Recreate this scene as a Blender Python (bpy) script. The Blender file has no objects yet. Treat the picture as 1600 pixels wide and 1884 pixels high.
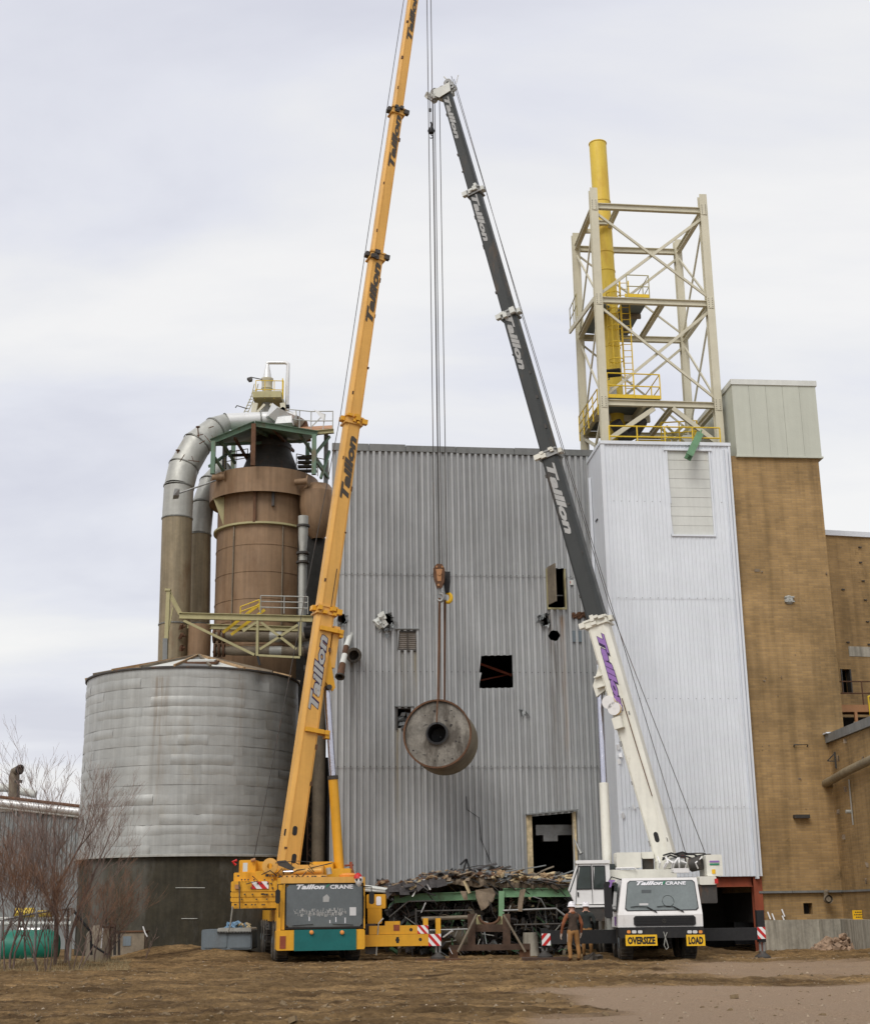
import bpy, math, random
from math import sin, cos, tan, pi, radians, atan2, sqrt
from mathutils import Vector as V, Matrix, noise
R = random.Random(7)
sc = bpy.context.scene
col = sc.collection
# ---------------------------------------------------------------- camera
F, TH, RL, CH = 2550.0, radians(16.0), radians(0.8), 1.7
FW = V((0, cos(TH), sin(TH))); U0 = V((0, -sin(TH), cos(TH))); X0 = V((1, 0, 0))
RT = X0*cos(RL) - U0*sin(RL); UP = X0*sin(RL) + U0*cos(RL)
CAM = V((0, 0, CH))
cd = bpy.data.cameras.new("camera"); cam = bpy.data.objects.new("camera", cd); col.objects.link(cam)
m3 = Matrix((RT, UP, -FW)).transposed()
cam.matrix_world = Matrix.Translation(CAM) @ m3.to_4x4()
cd.sensor_fit = 'HORIZONTAL'; cd.sensor_width = 36.0; cd.lens = F/1600*36; cd.clip_end = 3000
sc.camera = cam
# ---------------------------------------------------------------- light
SUN_EL, SUN_AZ = radians(48), radians(205)          # azimuth clockwise from +Y
sd = V((sin(SUN_AZ)*cos(SUN_EL), cos(SUN_AZ)*cos(SUN_EL), sin(SUN_EL)))
w = bpy.data.worlds.new("World"); sc.world = w; w.use_nodes = True
nt = w.node_tree; nt.nodes.clear(); N = nt.nodes.new; L = nt.links.new
out = N('ShaderNodeOutputWorld'); sky = N('ShaderNodeTexSky'); sky.sky_type = 'NISHITA'; sky.sun_disc = False
sky.sun_elevation = SUN_EL; sky.sun_rotation = SUN_AZ; sky.air_density = 1.5; sky.dust_density = 3
b1 = N('ShaderNodeBackground'); b1.inputs[1].default_value = 0.09; L(sky.outputs[0], b1.inputs[0])
tc = N('ShaderNodeTexCoord'); sp = N('ShaderNodeSeparateXYZ'); L(tc.outputs['Generated'], sp.inputs[0])
ad = N('ShaderNodeMath'); ad.operation = 'ADD'; ad.inputs[1].default_value = 0.35
ab = N('ShaderNodeMath'); ab.operation = 'ABSOLUTE'; L(sp.outputs[2], ab.inputs[0]); L(ab.outputs[0], ad.inputs[0])
dv = []
for k in (0, 1):
    d = N('ShaderNodeMath'); d.operation = 'DIVIDE'; L(sp.outputs[k], d.inputs[0]); L(ad.outputs[0], d.inputs[1]); dv.append(d)
cb = N('ShaderNodeCombineXYZ'); L(dv[0].outputs[0], cb.inputs[0]); L(dv[1].outputs[0], cb.inputs[1])
n1 = N('ShaderNodeTexNoise'); n1.inputs['Scale'].default_value = 1.5; n1.inputs['Detail'].default_value = 9; n1.inputs['Roughness'].default_value = .52; n1.inputs['Distortion'].default_value = .3
mp = N('ShaderNodeMapping'); mp.inputs['Location'].default_value = (3.3, 1.2, 0); mp.inputs['Scale'].default_value = (1, 2.2, 1); L(cb.outputs[0], mp.inputs[0]); L(mp.outputs[0], n1.inputs[0])
cr = N('ShaderNodeValToRGB'); e = cr.color_ramp.elements
e[0].position = .32; e[0].color = (.74, .75, .84, 1); e[1].position = .64; e[1].color = (1.0, .99, .985, 1)
x = e.new(.45); x.color = (.85, .86, .93, 1); x = e.new(.54); x.color = (.93, .93, .95, 1)
L(n1.outputs[0], cr.inputs[0])
b2 = N('ShaderNodeBackground'); b2.inputs[1].default_value = 1.0; L(cr.outputs[0], b2.inputs[0])
mx = N('ShaderNodeMixShader'); mx.inputs[0].default_value = .87; L(b1.outputs[0], mx.inputs[1]); L(b2.outputs[0], mx.inputs[2]); L(mx.outputs[0], out.inputs[0])
sl = bpy.data.lights.new("sun", 'SUN'); sl.energy = 1.9; sl.angle = radians(32); sl.color = (1, .97, .92)
so = bpy.data.objects.new("sun", sl); so.rotation_euler = sd.to_track_quat('Z', 'Y').to_euler(); so.location = (0, 0, 80); col.objects.link(so)
vs = sc.view_settings; vs.view_transform = 'Standard'; vs.look = 'None'; vs.exposure = 0.0; vs.gamma = 1; vs.use_curve_mapping = False
# ---------------------------------------------------------------- geometry of the view (photo pixels -> places)
def ray(u, v): return FW + RT*((u-800)/F) + UP*((942-v)/F)
def P(u, v, Y):
    d = ray(u, v); return CAM + d*(Y/d.y)
def G(u, v, z=0.0):
    d = ray(u, v); return CAM + d*((z-CH)/d.z)
def axd(p): return (p-CAM).dot(FW)
def pxm(p): return axd(p)/F                       # metres per photo pixel there
def proj(p):
    d = p-CAM; k = d.dot(FW); return 800+F*d.dot(RT)/k, 942-F*d.dot(UP)/k
def zat(v, p):                                     # height of the pixel row v above the spot p
    lo, hi = -5.0, 90.0
    for _ in range(40):
        m = (lo+hi)/2
        if proj(V((p.x, p.y, m)))[1] > v: lo = m
        else: hi = m
    return lo
# ---------------------------------------------------------------- materials
def mat(name, c, rough=.6, metal=0, var=.12, sc_=1.5, streak=0, dirt=None, dirt_amt=.5, dscale=.8, bump=.15, bscale=14, spec=.4, dthr=.55, stains=()):
    m = bpy.data.materials.new(name); m.use_nodes = True; t = m.node_tree; n = t.nodes.new; l = t.links.new
    b = t.nodes['Principled BSDF']; b.inputs['Metallic'].default_value = metal; b.inputs['Specular IOR Level'].default_value = spec
    g = n('ShaderNodeNewGeometry')
    def nz(scale, mapping=None, detail=4, rough_=.6):
        q = n('ShaderNodeTexNoise'); q.inputs['Scale'].default_value = scale; q.inputs['Detail'].default_value = detail; q.inputs['Roughness'].default_value = rough_
        if mapping:
            mm = n('ShaderNodeMapping'); mm.inputs['Scale'].default_value = mapping; l(g.outputs['Position'], mm.inputs[0]); l(mm.outputs[0], q.inputs[0])
        else: l(g.outputs['Position'], q.inputs[0])
        return q
    def mr(q, a, b_, lo, hi):
        r = n('ShaderNodeMapRange'); r.inputs[1].default_value = a; r.inputs[2].default_value = b_; r.inputs[3].default_value = lo; r.inputs[4].default_value = hi; l(q.outputs[0], r.inputs[0]); return r
    v1 = mr(nz(sc_), .3, .7, 1-var, 1+var)
    v2 = mr(nz(sc_*9, detail=6), .3, .7, 1-var*.5, 1+var*.5)
    mu = n('ShaderNodeMath'); mu.operation = 'MULTIPLY'; l(v1.outputs[0], mu.inputs[0]); l(v2.outputs[0], mu.inputs[1]); cur = mu
    if streak:
        s = mr(nz(1, (5, 5, .22), 5), .35, .7, 1.0, 1-streak)
        m2 = n('ShaderNodeMath'); m2.operation = 'MULTIPLY'; l(cur.outputs[0], m2.inputs[0]); l(s.outputs[0], m2.inputs[1]); cur = m2
    oi = n('ShaderNodeObjectInfo'); orr = mr(type('q', (), {'outputs': [oi.outputs['Random']]}), 0, 1, 1-var*.35, 1+var*.35)
    m3_ = n('ShaderNodeMath'); m3_.operation = 'MULTIPLY'; l(cur.outputs[0], m3_.inputs[0]); l(orr.outputs[0], m3_.inputs[1]); cur = m3_
    vm = n('ShaderNodeVectorMath'); vm.operation = 'SCALE'; vm.inputs[0].default_value = c[:3]; l(cur.outputs[0], vm.inputs['Scale'])
    colr = vm.outputs[0]
    if dirt:
        dn = mr(nz(dscale, (1.6, 1.6, .5), 7, .7), dthr, dthr+.15, 0, dirt_amt)
        mi = n('ShaderNodeMix'); mi.data_type = 'RGBA'; l(dn.outputs[0], mi.inputs[0]); l(colr, mi.inputs[6]); mi.inputs[7].default_value = (*dirt, 1); colr = mi.outputs[2]
    if stains:                                            # rust and water runs that sit on the sheet itself
        sx = n('ShaderNodeSeparateXYZ'); l(g.outputs['Position'], sx.inputs[0]); sn = nz(1, (7, 7, .5), 5)
        for (x0, w_, z0, z1, cc, am) in stains:
            def mth(op, a_, b_):
                q = n('ShaderNodeMath'); q.operation = op
                for i_, t_ in enumerate((a_, b_)):
                    if isinstance(t_, (int, float)): q.inputs[i_].default_value = t_
                    elif t_ is not None: l(t_, q.inputs[i_])
                return q.outputs[0]
            d_ = mth('ABSOLUTE', mth('SUBTRACT', sx.outputs[0], x0), None); hx = mr(type('q', (), {'outputs': [d_]}), 0, w_, 1, 0).outputs[0]
            vz = mr(type('q', (), {'outputs': [sx.outputs[2]]}), z0, z1, 0, 1).outputs[0]; top = mr(type('q', (), {'outputs': [sx.outputs[2]]}), z1, z1+.15, 1, 0).outputs[0]
            nn = mr(sn, .38, .62, .1, 1).outputs[0]; f_ = mth('MULTIPLY', mth('MULTIPLY', hx, vz), mth('MULTIPLY', top, mth('MULTIPLY', nn, am)))
            mi = n('ShaderNodeMix'); mi.data_type = 'RGBA'; l(f_, mi.inputs[0]); l(colr, mi.inputs[6]); mi.inputs[7].default_value = (*cc, 1); colr = mi.outputs[2]
    l(colr, b.inputs['Base Color'])
    rr = mr(nz(sc_*3), .3, .7, max(.03, rough-.1), min(1, rough+.12)); l(rr.outputs[0], b.inputs['Roughness'])
    if bump:
        bp = n('ShaderNodeBump'); bp.inputs['Strength'].default_value = bump; bp.inputs['Distance'].default_value = .03; l(nz(bscale, detail=6).outputs[0], bp.inputs['Height']); l(bp.outputs[0], b.inputs['Normal'])
    return m
RUST = (.16, .07, .03)
M = {}
M['grey'] = mat('galvanized siding', (.425, .435, .435), .5, .15, .08, .35, .26, (.27, .24, .19), .4, .5, .1, dthr=.62, stains=[(P(1017, 1200, 58).x, .42, P(1017, 1560, 58).z, P(1017, 1128, 58).z, (.10, .07, .045), .9), (P(1036, 1200, 58).x, .16, P(1036, 1500, 58).z, P(1036, 1135, 58).z, (.33, .17, .05), .8), (P(731, 1300, 57.4).x, .16, P(731, 1560, 57.4).z, P(731, 1345, 57.4).z, (.33, .25, .11), .9), (P(764, 1300, 57.4).x, .15, P(764, 1330, 57.4).z, P(764, 1200, 57.4).z, (.30, .24, .12), .8), (P(742, 1300, 57.4).x, .5, P(742, 1420, 57.4).z, P(742, 1200, 57.4).z, (.24, .22, .17), .6), (P(652, 1300, 57.2).x, .35, P(652, 1500, 57.2).z, P(652, 1215, 57.2).z, (.12, .115, .11), .75)])
M['greyshade'] = mat('weathered flashing', (.20, .205, .20), .6, .1, .15, .5, .2)
M['white'] = mat('white siding', (.70, .73, .77), .5, 0, .04, .4, .06, (.5, .48, .44), .3, .4, .05, dthr=.64)
M['offwhite'] = mat('off white panel', (.62, .63, .59), .6, 0, .05, .8, .08, (.45, .40, .30), .4, .9, .05, dthr=.6)
M['cladding'] = mat('pale green cladding', (.50, .515, .44), .6, 0, .04, .3, .07)
M['concrete'] = mat('stained concrete', (.42, .39, .32), .9, 0, .18, .9, .5, (.11, .095, .07), .7, 1.3, .4, 9)
M['redsteel'] = mat('red oxide steel', (.27, .065, .03), .7, 0, .15, 1.5, .2)
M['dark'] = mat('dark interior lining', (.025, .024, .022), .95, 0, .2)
M['black'] = mat('black rubber', (.022, .021, .02), .8, 0, .2, 3, 0, (.12, .10, .075), .7, 1.5, dthr=.42)
M['blackpaint'] = mat('black paint', (.012, .012, .013), .6, 0, .2, 3, 0, (.06, .05, .04), .3, 1.5)
M['yellow'] = mat('crane yellow paint', (.70, .35, .022), .42, 0, .08, .8, .14, (.20, .11, .03), .6, 2.0, .04, dthr=.62)
M['boomyellow'] = mat('faded boom yellow', (.68, .37, .085), .45, 0, .07, .6, .14, (.34, .19, .06), .55, 2.2, .04, dthr=.63)
M['cream'] = mat('cream crane paint', (.74, .725, .64), .45, 0, .06, .8, .12, (.38, .31, .21), .6, 2.2, .04, dthr=.62)
M['crwhite'] = mat('white cab paint', (.75, .735, .72), .4, 0, .04, .8, .06, (.35, .30, .24), .4, 1.8, .03, dthr=.62)
M['boomgrey'] = mat('grey green boom paint', (.034, .037, .036), .45, 0, .12, .6, .12, (.11, .07, .04), .6, .8, .04, dthr=.56)
M['teal'] = mat('teal tarpaulin', (.005, .115, .11), .6, 0, .1, 2)
M['chrome'] = mat('polished rod', (.55, .55, .62), .18, 1, .05)
M['steel'] = mat('worn steel', (.28, .28, .27), .5, .6, .15, 3, 0, RUST, .5, 2)
M['darksteel'] = mat('dark greasy steel', (.06, .055, .05), .6, .2, .2, 3, 0, RUST, .6, 2)
M['rust'] = mat('rusty steel', (.13, .065, .035), .85, .1, .3, 2, .2, (.05, .03, .02), .6, 1.5)
M['brownrust'] = mat('brown rusted beam', (.075, .045, .03), .85, .1, .3, 2)
M['vessel'] = mat('brown weathered vessel', (.275, .175, .10), .65, .1, .12, .4, .28, (.16, .085, .04), .6, .5, .1, dthr=.54)
M['duct'] = mat('grey duct sheet', (.42, .42, .385), .5, .3, .12, .7, .15, (.18, .15, .11), .6, .7, .12, dthr=.55)
M['ductbrown'] = mat('rust washed duct sheet', (.29, .235, .15), .6, .2, .15, .7, .35, (.17, .09, .04), .6, .7, .12, dthr=.55)
M['silver'] = mat('bright duct jacket', (.68, .68, .67), .35, .3, .05, 1, .05)
M['silo'] = mat('dull galvanized sheet', (.41, .415, .395), .45, .3, .09, .45, .2, (.27, .225, .15), .5, .45, .12, dthr=.58, stains=[(P(296, 1300, 57.6).x, .45, P(296, 1560, 57.6).z, P(296, 1250, 57.6).z, (.17, .11, .055), .85), (P(437, 1300, 57.6).x, .3, P(437, 1500, 57.6).z, P(437, 1240, 57.6).z, (.24, .18, .12), .6)])
M['silodark'] = mat('dark tank base', (.046, .040, .026), .9, 0, .4, .5, .3, (.12, .115, .10), .8, .28, dthr=.48)
M['beige'] = mat('beige structural paint', (.58, .545, .42), .6, 0, .06, 1.2, .08, (.30, .24, .13), .4, 1.4, .04, dthr=.63)
M['olive'] = mat('olive yellow beam paint', (.40, .36, .19), .65, 0, .1, 1.2, .1, RUST, .5, 1.2, .05, dthr=.58)
M['safety'] = mat('safety yellow paint', (.70, .48, .03), .5, 0, .08, 1.5, .08)
M['stack'] = mat('yellow stack paint', (.72, .52, .065), .5, 0, .05, .6, .1, (.50, .27, .03), .5, .5, .04, dthr=.52)
M['green'] = mat('green steel paint', (.12, .24, .13), .65, 0, .15, 1.5, .15, RUST, .6, 1.2, .05, dthr=.56)
M['framegreen'] = mat('dull green frame paint', (.13, .21, .145), .65, 0, .15, 1.5, .2, RUST, .7, 1.4, .05, dthr=.53)
M['palegreen'] = mat('pale green primer', (.18, .33, .18), .65, 0, .12, 1.5, .1, (.12, .10, .06), .6, 1.6, dthr=.56)
M['orange'] = mat('orange brown plate', (.40, .20, .09), .7, 0, .12, 1, .15)
M['wood'] = mat('broken timber', (.33, .22, .12), .85, 0, .3, 4)
M['straw'] = mat('pale insulation scrap', (.50, .40, .24), .9, 0, .3, 5)
M['slab'] = mat('broken slab underside', (.22, .17, .12), .95, 0, .3, 2.5, 0, (.08, .06, .05), .6, 2, .5, 10)
M['char'] = mat('charred scrap', (.05, .045, .045), .8, 0, .4, 4)
M['scrapmetal'] = mat('bent scrap metal', (.20, .21, .21), .5, .4, .25, 4)
M['bluegrey'] = mat('blue grey painted box', (.165, .20, .225), .6, 0, .1, 1.2, .12, (.08, .07, .06), .4, 1.5)
M['red'] = mat('warning red', (.50, .015, .015), .5, 0, .05)
M['signwhite'] = mat('reflective white', (.75, .75, .75), .45, 0, .04)
M['signyellow'] = mat('banner yellow', (.80, .47, .015), .55, 0, .06)
M['ink'] = mat('black lettering', (.012, .012, .013), .5, 0, .05, bump=0)
M['letgrey'] = mat('dark grey lettering', (.05, .04, .03), .5, 0, .08, bump=0)
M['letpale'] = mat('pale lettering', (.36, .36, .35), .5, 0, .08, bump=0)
M['letwhite'] = mat('white lettering', (.75, .75, .78), .5, 0, .04, bump=0)
M['letpurple'] = mat('purple lettering', (.28, .15, .42), .5, 0, .06, bump=0)
M['letdark'] = mat('dark purple outline', (.03, .015, .06), .5, 0, .05, bump=0)
M['letgreen'] = mat('green lettering', (.03, .22, .12), .5, 0, .05, bump=0)
M['lamp'] = mat('amber lens', (.75, .28, .06), .3, 0, .05, bump=0)
M['lampclear'] = mat('clear lens', (.6, .6, .6), .2, 0, .05, bump=0)
M['bark'] = mat('reddish bark', (.125, .085, .07), .9, 0, .3, 4)
M['twig'] = mat('thin twigs', (.20, .14, .115), .9, 0, .3, 4, bump=0)
M['twigrust'] = mat('rusty brown twigs', (.19, .105, .065), .9, 0, .3, 4, bump=0)
M['tank'] = mat('green tank paint', (.008, .15, .10), .5, 0, .1, 1)
M['backwall'] = mat('far grey siding', (.27, .29, .29), .65, .1, .15, .5, .25)
M['cloth_rust'] = mat('rust orange shirt', (.22, .075, .032), .95, 0, .15, 6)
M['cloth_vest'] = mat('dark brown vest', (.055, .038, .028), .95, 0, .2, 6)
M['cloth_tan'] = mat('tan duck trousers', (.30, .155, .055), .95, 0, .15, 6)
M['cloth_dark'] = mat('dark jacket', (.025, .03, .028), .95, 0, .2, 6)
M['boot'] = mat('brown boots', (.10, .045, .02), .8, 0, .2, 6)
M['helmet'] = mat('white helmet shell', (.78, .76, .78), .3, 0, .02, bump=0)
M['skin'] = mat('skin', (.50, .27, .19), .6, 0, .05, bump=0)
M['glove'] = mat('pale work glove', (.55, .45, .38), .9, 0, .1)
M['drum'] = mat('scarred drum plate', (.19, .175, .15), .6, .3, .4, 1.3, 0, (.055, .045, .035), .85, 1.1, .25, 7, dthr=.47)
M['drumrim'] = mat('rusty drum barrel', (.19, .155, .10), .7, .2, .2, 1.2, 0, (.09, .05, .03), .6, 1)
M['dirtpile'] = mat('loose soil', (.19, .135, .075), .95, 0, .25, 2, 0, (.08, .06, .04), .6, 1.5, .6, 9)
M['louver'] = mat('louver blades', (.30, .27, .24), .6, .2, .15, 3)
M['pipewrap'] = mat('wrapped pipe jacket', (.20, .165, .12), .7, .1, .25, 1.2, .1, (.07, .05, .035), .6, 1.5)
M['plastic'] = mat('blue plastic sheet', (.17, .29, .42), .4, 0, .2, 5)
def glass(name, c, rough=.08):
    m = mat(name, c, rough, 0, .15, 1.2, bump=0, spec=.6); return m
M['glass'] = glass('tinted windscreen', (.10, .115, .12), .12); M['glass2'] = glass('pale tinted windscreen', (.15, .175, .175), .12)
M['glassdark'] = glass('dark cab glass', (.02, .03, .025), .1)
def brick_mat(name, c1, c2, mortar, ang):
    m = bpy.data.materials.new(name); m.use_nodes = True; t = m.node_tree; n = t.nodes.new; l = t.links.new
    b = t.nodes['Principled BSDF']; b.inputs['Roughness'].default_value = .9; b.inputs['Specular IOR Level'].default_value = .2
    g = n('ShaderNodeNewGeometry'); s = n('ShaderNodeSeparateXYZ'); l(g.outputs['Position'], s.inputs[0])
    ca, sa = cos(ang), sin(ang)
    d = n('ShaderNodeVectorMath'); d.operation = 'DOT_PRODUCT'; l(g.outputs['Position'], d.inputs[0]); d.inputs[1].default_value = (ca-sa*.7, sa+ca*.7, 0)
    c = n('ShaderNodeCombineXYZ'); l(d.outputs['Value'], c.inputs[0]); l(s.outputs[2], c.inputs[1])
    k = n('ShaderNodeTexBrick'); k.inputs['Scale'].default_value = 1; k.inputs['Brick Width'].default_value = .40; k.inputs['Row Height'].default_value = .10; k.inputs['Mortar Size'].default_value = .009; k.inputs['Mortar Smooth'].default_value = .3
    k.inputs['Color1'].default_value = (*c1, 1); k.inputs['Color2'].default_value = (*c2, 1); k.inputs['Mortar'].default_value = (*mortar, 1); l(c.outputs[0], k.inputs[0])
    q = n('ShaderNodeTexNoise'); q.inputs['Scale'].default_value = .45; q.inputs['Detail'].default_value = 7; q.inputs['Roughness'].default_value = .65; l(g.outputs['Position'], q.inputs[0])
    r = n('ShaderNodeMapRange'); r.inputs[1].default_value = .3; r.inputs[2].default_value = .7; r.inputs[3].default_value = .68; r.inputs[4].default_value = 1.25; l(q.outputs[0], r.inputs[0])
    mm = n('ShaderNodeMapping'); mm.inputs['Scale'].default_value = (3, 3, .15); l(g.outputs['Position'], mm.inputs[0])
    q2 = n('ShaderNodeTexNoise'); q2.inputs['Scale'].default_value = 1; q2.inputs['Detail'].default_value = 6; l(mm.outputs[0], q2.inputs[0])
    r2 = n('ShaderNodeMapRange'); r2.inputs[1].default_value = .45; r2.inputs[2].default_value = .75; r2.inputs[3].default_value = 1; r2.inputs[4].default_value = .68; l(q2.outputs[0], r2.inputs[0])
    mu = n('ShaderNodeMath'); mu.operation = 'MULTIPLY'; l(r.outputs[0], mu.inputs[0]); l(r2.outputs[0], mu.inputs[1])
    vm = n('ShaderNodeVectorMath'); vm.operation = 'SCALE'; l(k.outputs['Color'], vm.inputs[0]); l(mu.outputs[0], vm.inputs['Scale'])
    q3 = n('ShaderNodeTexNoise'); q3.inputs['Scale'].default_value = 1.1; q3.inputs['Detail'].default_value = 8; q3.inputs['Roughness'].default_value = .75; l(g.outputs['Position'], q3.inputs[0])
    r3 = n('ShaderNodeMapRange'); r3.inputs[1].default_value = .62; r3.inputs[2].default_value = .72; r3.inputs[3].default_value = 0; r3.inputs[4].default_value = .75; l(q3.outputs[0], r3.inputs[0])
    mi = n('ShaderNodeMix'); mi.data_type = 'RGBA'; l(r3.outputs[0], mi.inputs[0]); l(vm.outputs[0], mi.inputs[6]); mi.inputs[7].default_value = (.10, .065, .03, 1)
    l(mi.outputs[2], b.inputs['Base Color'])
    bp = n('ShaderNodeBump'); bp.inputs['Strength'].default_value = .5; bp.inputs['Distance'].default_value = .012; bp.invert = True; l(k.outputs['Fac'], bp.inputs['Height']); l(bp.outputs[0], b.inputs['Normal'])
    return m
M['brick'] = brick_mat('tan block masonry', (.385, .25, .11), (.30, .197, .092), (.31, .22, .125), radians(6.5))
def ground_mat():
    m = bpy.data.materials.new('churned earth'); m.use_nodes = True; t = m.node_tree; n = t.nodes.new; l = t.links.new
    b = t.nodes['Principled BSDF']; b.inputs['Roughness'].default_value = .95; b.inputs['Specular IOR Level'].default_value = .15
    g = n('ShaderNodeNewGeometry')
    def nz(s, d=6, r=.65, mp=None):
        q = n('ShaderNodeTexNoise'); q.inputs['Scale'].default_value = s; q.inputs['Detail'].default_value = d; q.inputs['Roughness'].default_value = r
        if mp:
            mm = n('ShaderNodeMapping'); mm.inputs['Scale'].default_value = mp; l(g.outputs['Position'], mm.inputs[0]); l(mm.outputs[0], q.inputs[0])
        else: l(g.outputs['Position'], q.inputs[0])
        return q
    r = n('ShaderNodeValToRGB'); l(nz(.5, 8, .7, (1, 1.6, 1)).outputs[0], r.inputs[0])
    e = r.color_ramp.elements; e[0].position = .3; e[0].color = (.14, .092, .047, 1); e[1].position = .7; e[1].color = (.36, .25, .13, 1)
    x = e.new(.5); x.color = (.265, .178, .09, 1)
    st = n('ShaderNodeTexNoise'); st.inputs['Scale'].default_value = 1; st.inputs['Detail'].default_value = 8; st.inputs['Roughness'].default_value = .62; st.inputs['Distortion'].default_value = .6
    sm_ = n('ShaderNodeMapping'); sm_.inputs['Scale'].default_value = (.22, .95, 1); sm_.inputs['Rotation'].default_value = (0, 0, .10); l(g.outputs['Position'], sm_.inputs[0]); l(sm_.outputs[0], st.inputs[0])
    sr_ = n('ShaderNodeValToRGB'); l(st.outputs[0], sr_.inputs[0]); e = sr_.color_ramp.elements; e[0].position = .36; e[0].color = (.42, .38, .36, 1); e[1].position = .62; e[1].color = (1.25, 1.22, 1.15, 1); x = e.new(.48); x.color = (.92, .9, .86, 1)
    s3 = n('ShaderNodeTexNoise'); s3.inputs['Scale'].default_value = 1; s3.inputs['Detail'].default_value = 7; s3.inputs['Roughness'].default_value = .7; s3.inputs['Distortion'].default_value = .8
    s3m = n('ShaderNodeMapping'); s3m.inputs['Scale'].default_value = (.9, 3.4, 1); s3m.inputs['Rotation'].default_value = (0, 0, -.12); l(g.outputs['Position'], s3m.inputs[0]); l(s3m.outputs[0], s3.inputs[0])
    s3r = n('ShaderNodeValToRGB'); l(s3.outputs[0], s3r.inputs[0]); e = s3r.color_ramp.elements; e[0].position = .38; e[0].color = (.48, .44, .42, 1); e[1].position = .60; e[1].color = (1.18, 1.16, 1.12, 1); x = e.new(.46); x.color = (.93, .92, .9, 1)  # finer dark streaks: shadows of clod rows painted into the soil colour
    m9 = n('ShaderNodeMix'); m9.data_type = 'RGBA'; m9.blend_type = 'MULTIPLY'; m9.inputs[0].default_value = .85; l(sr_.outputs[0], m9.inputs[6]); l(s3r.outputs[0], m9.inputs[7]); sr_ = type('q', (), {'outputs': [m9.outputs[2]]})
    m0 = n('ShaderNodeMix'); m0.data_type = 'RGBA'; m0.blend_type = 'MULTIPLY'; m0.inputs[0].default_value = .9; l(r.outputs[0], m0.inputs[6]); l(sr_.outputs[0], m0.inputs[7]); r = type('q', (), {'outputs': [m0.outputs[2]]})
    r2 = n('ShaderNodeValToRGB'); l(nz(9, 8, .75).outputs[0], r2.inputs[0]); e = r2.color_ramp.elements; e[0].position = .35; e[0].color = (.55, .52, .5, 1); e[1].position = .68; e[1].color = (1.3, 1.27, 1.2, 1)
    mu = n('ShaderNodeMix'); mu.data_type = 'RGBA'; mu.blend_type = 'MULTIPLY'; mu.inputs[0].default_value = 1; l(r.outputs[0], mu.inputs[6]); l(r2.outputs[0], mu.inputs[7])
    at2 = n('ShaderNodeAttribute'); at2.attribute_name = 'rut_shade'; dm_ = n('ShaderNodeMix'); dm_.data_type = 'RGBA'; dd_ = n('ShaderNodeMath'); dd_.operation = 'MULTIPLY'; dd_.inputs[1].default_value = .75; l(at2.outputs['Fac'], dd_.inputs[0]); l(dd_.outputs[0], dm_.inputs[0]); l(mu.outputs[2], dm_.inputs[6]); dm_.inputs[7].default_value = (.095, .062, .032, 1)  # ruts darkened in colour, painted shade where soft light leaves them flat
    # pale compacted gravel is stored as a vertex attribute (its own material zone)
    at = n('ShaderNodeAttribute'); at.attribute_name = 'gravel'
    gm = n('ShaderNodeMix'); gm.data_type = 'RGBA'; l(at.outputs['Fac'], gm.inputs[0]); l(dm_.outputs[2], gm.inputs[6])
    gr = n('ShaderNodeValToRGB'); l(nz(28, 6, .8).outputs[0], gr.inputs[0]); e = gr.color_ramp.elements; e[0].position = .3; e[0].color = (.27, .185, .12, 1); e[1].position = .7; e[1].color = (.47, .345, .24, 1)
    l(gr.outputs[0], gm.inputs[7])
    l(gm.outputs[2], b.inputs['Base Color'])
    bp = n('ShaderNodeBump'); bp.inputs['Strength'].default_value = 1.0; bp.inputs['Distance'].default_value = .09; l(nz(16, 8, .75).outputs[0], bp.inputs['Height']); l(bp.outputs[0], b.inputs['Normal'])
    return m
M['ground'] = ground_mat()
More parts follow.
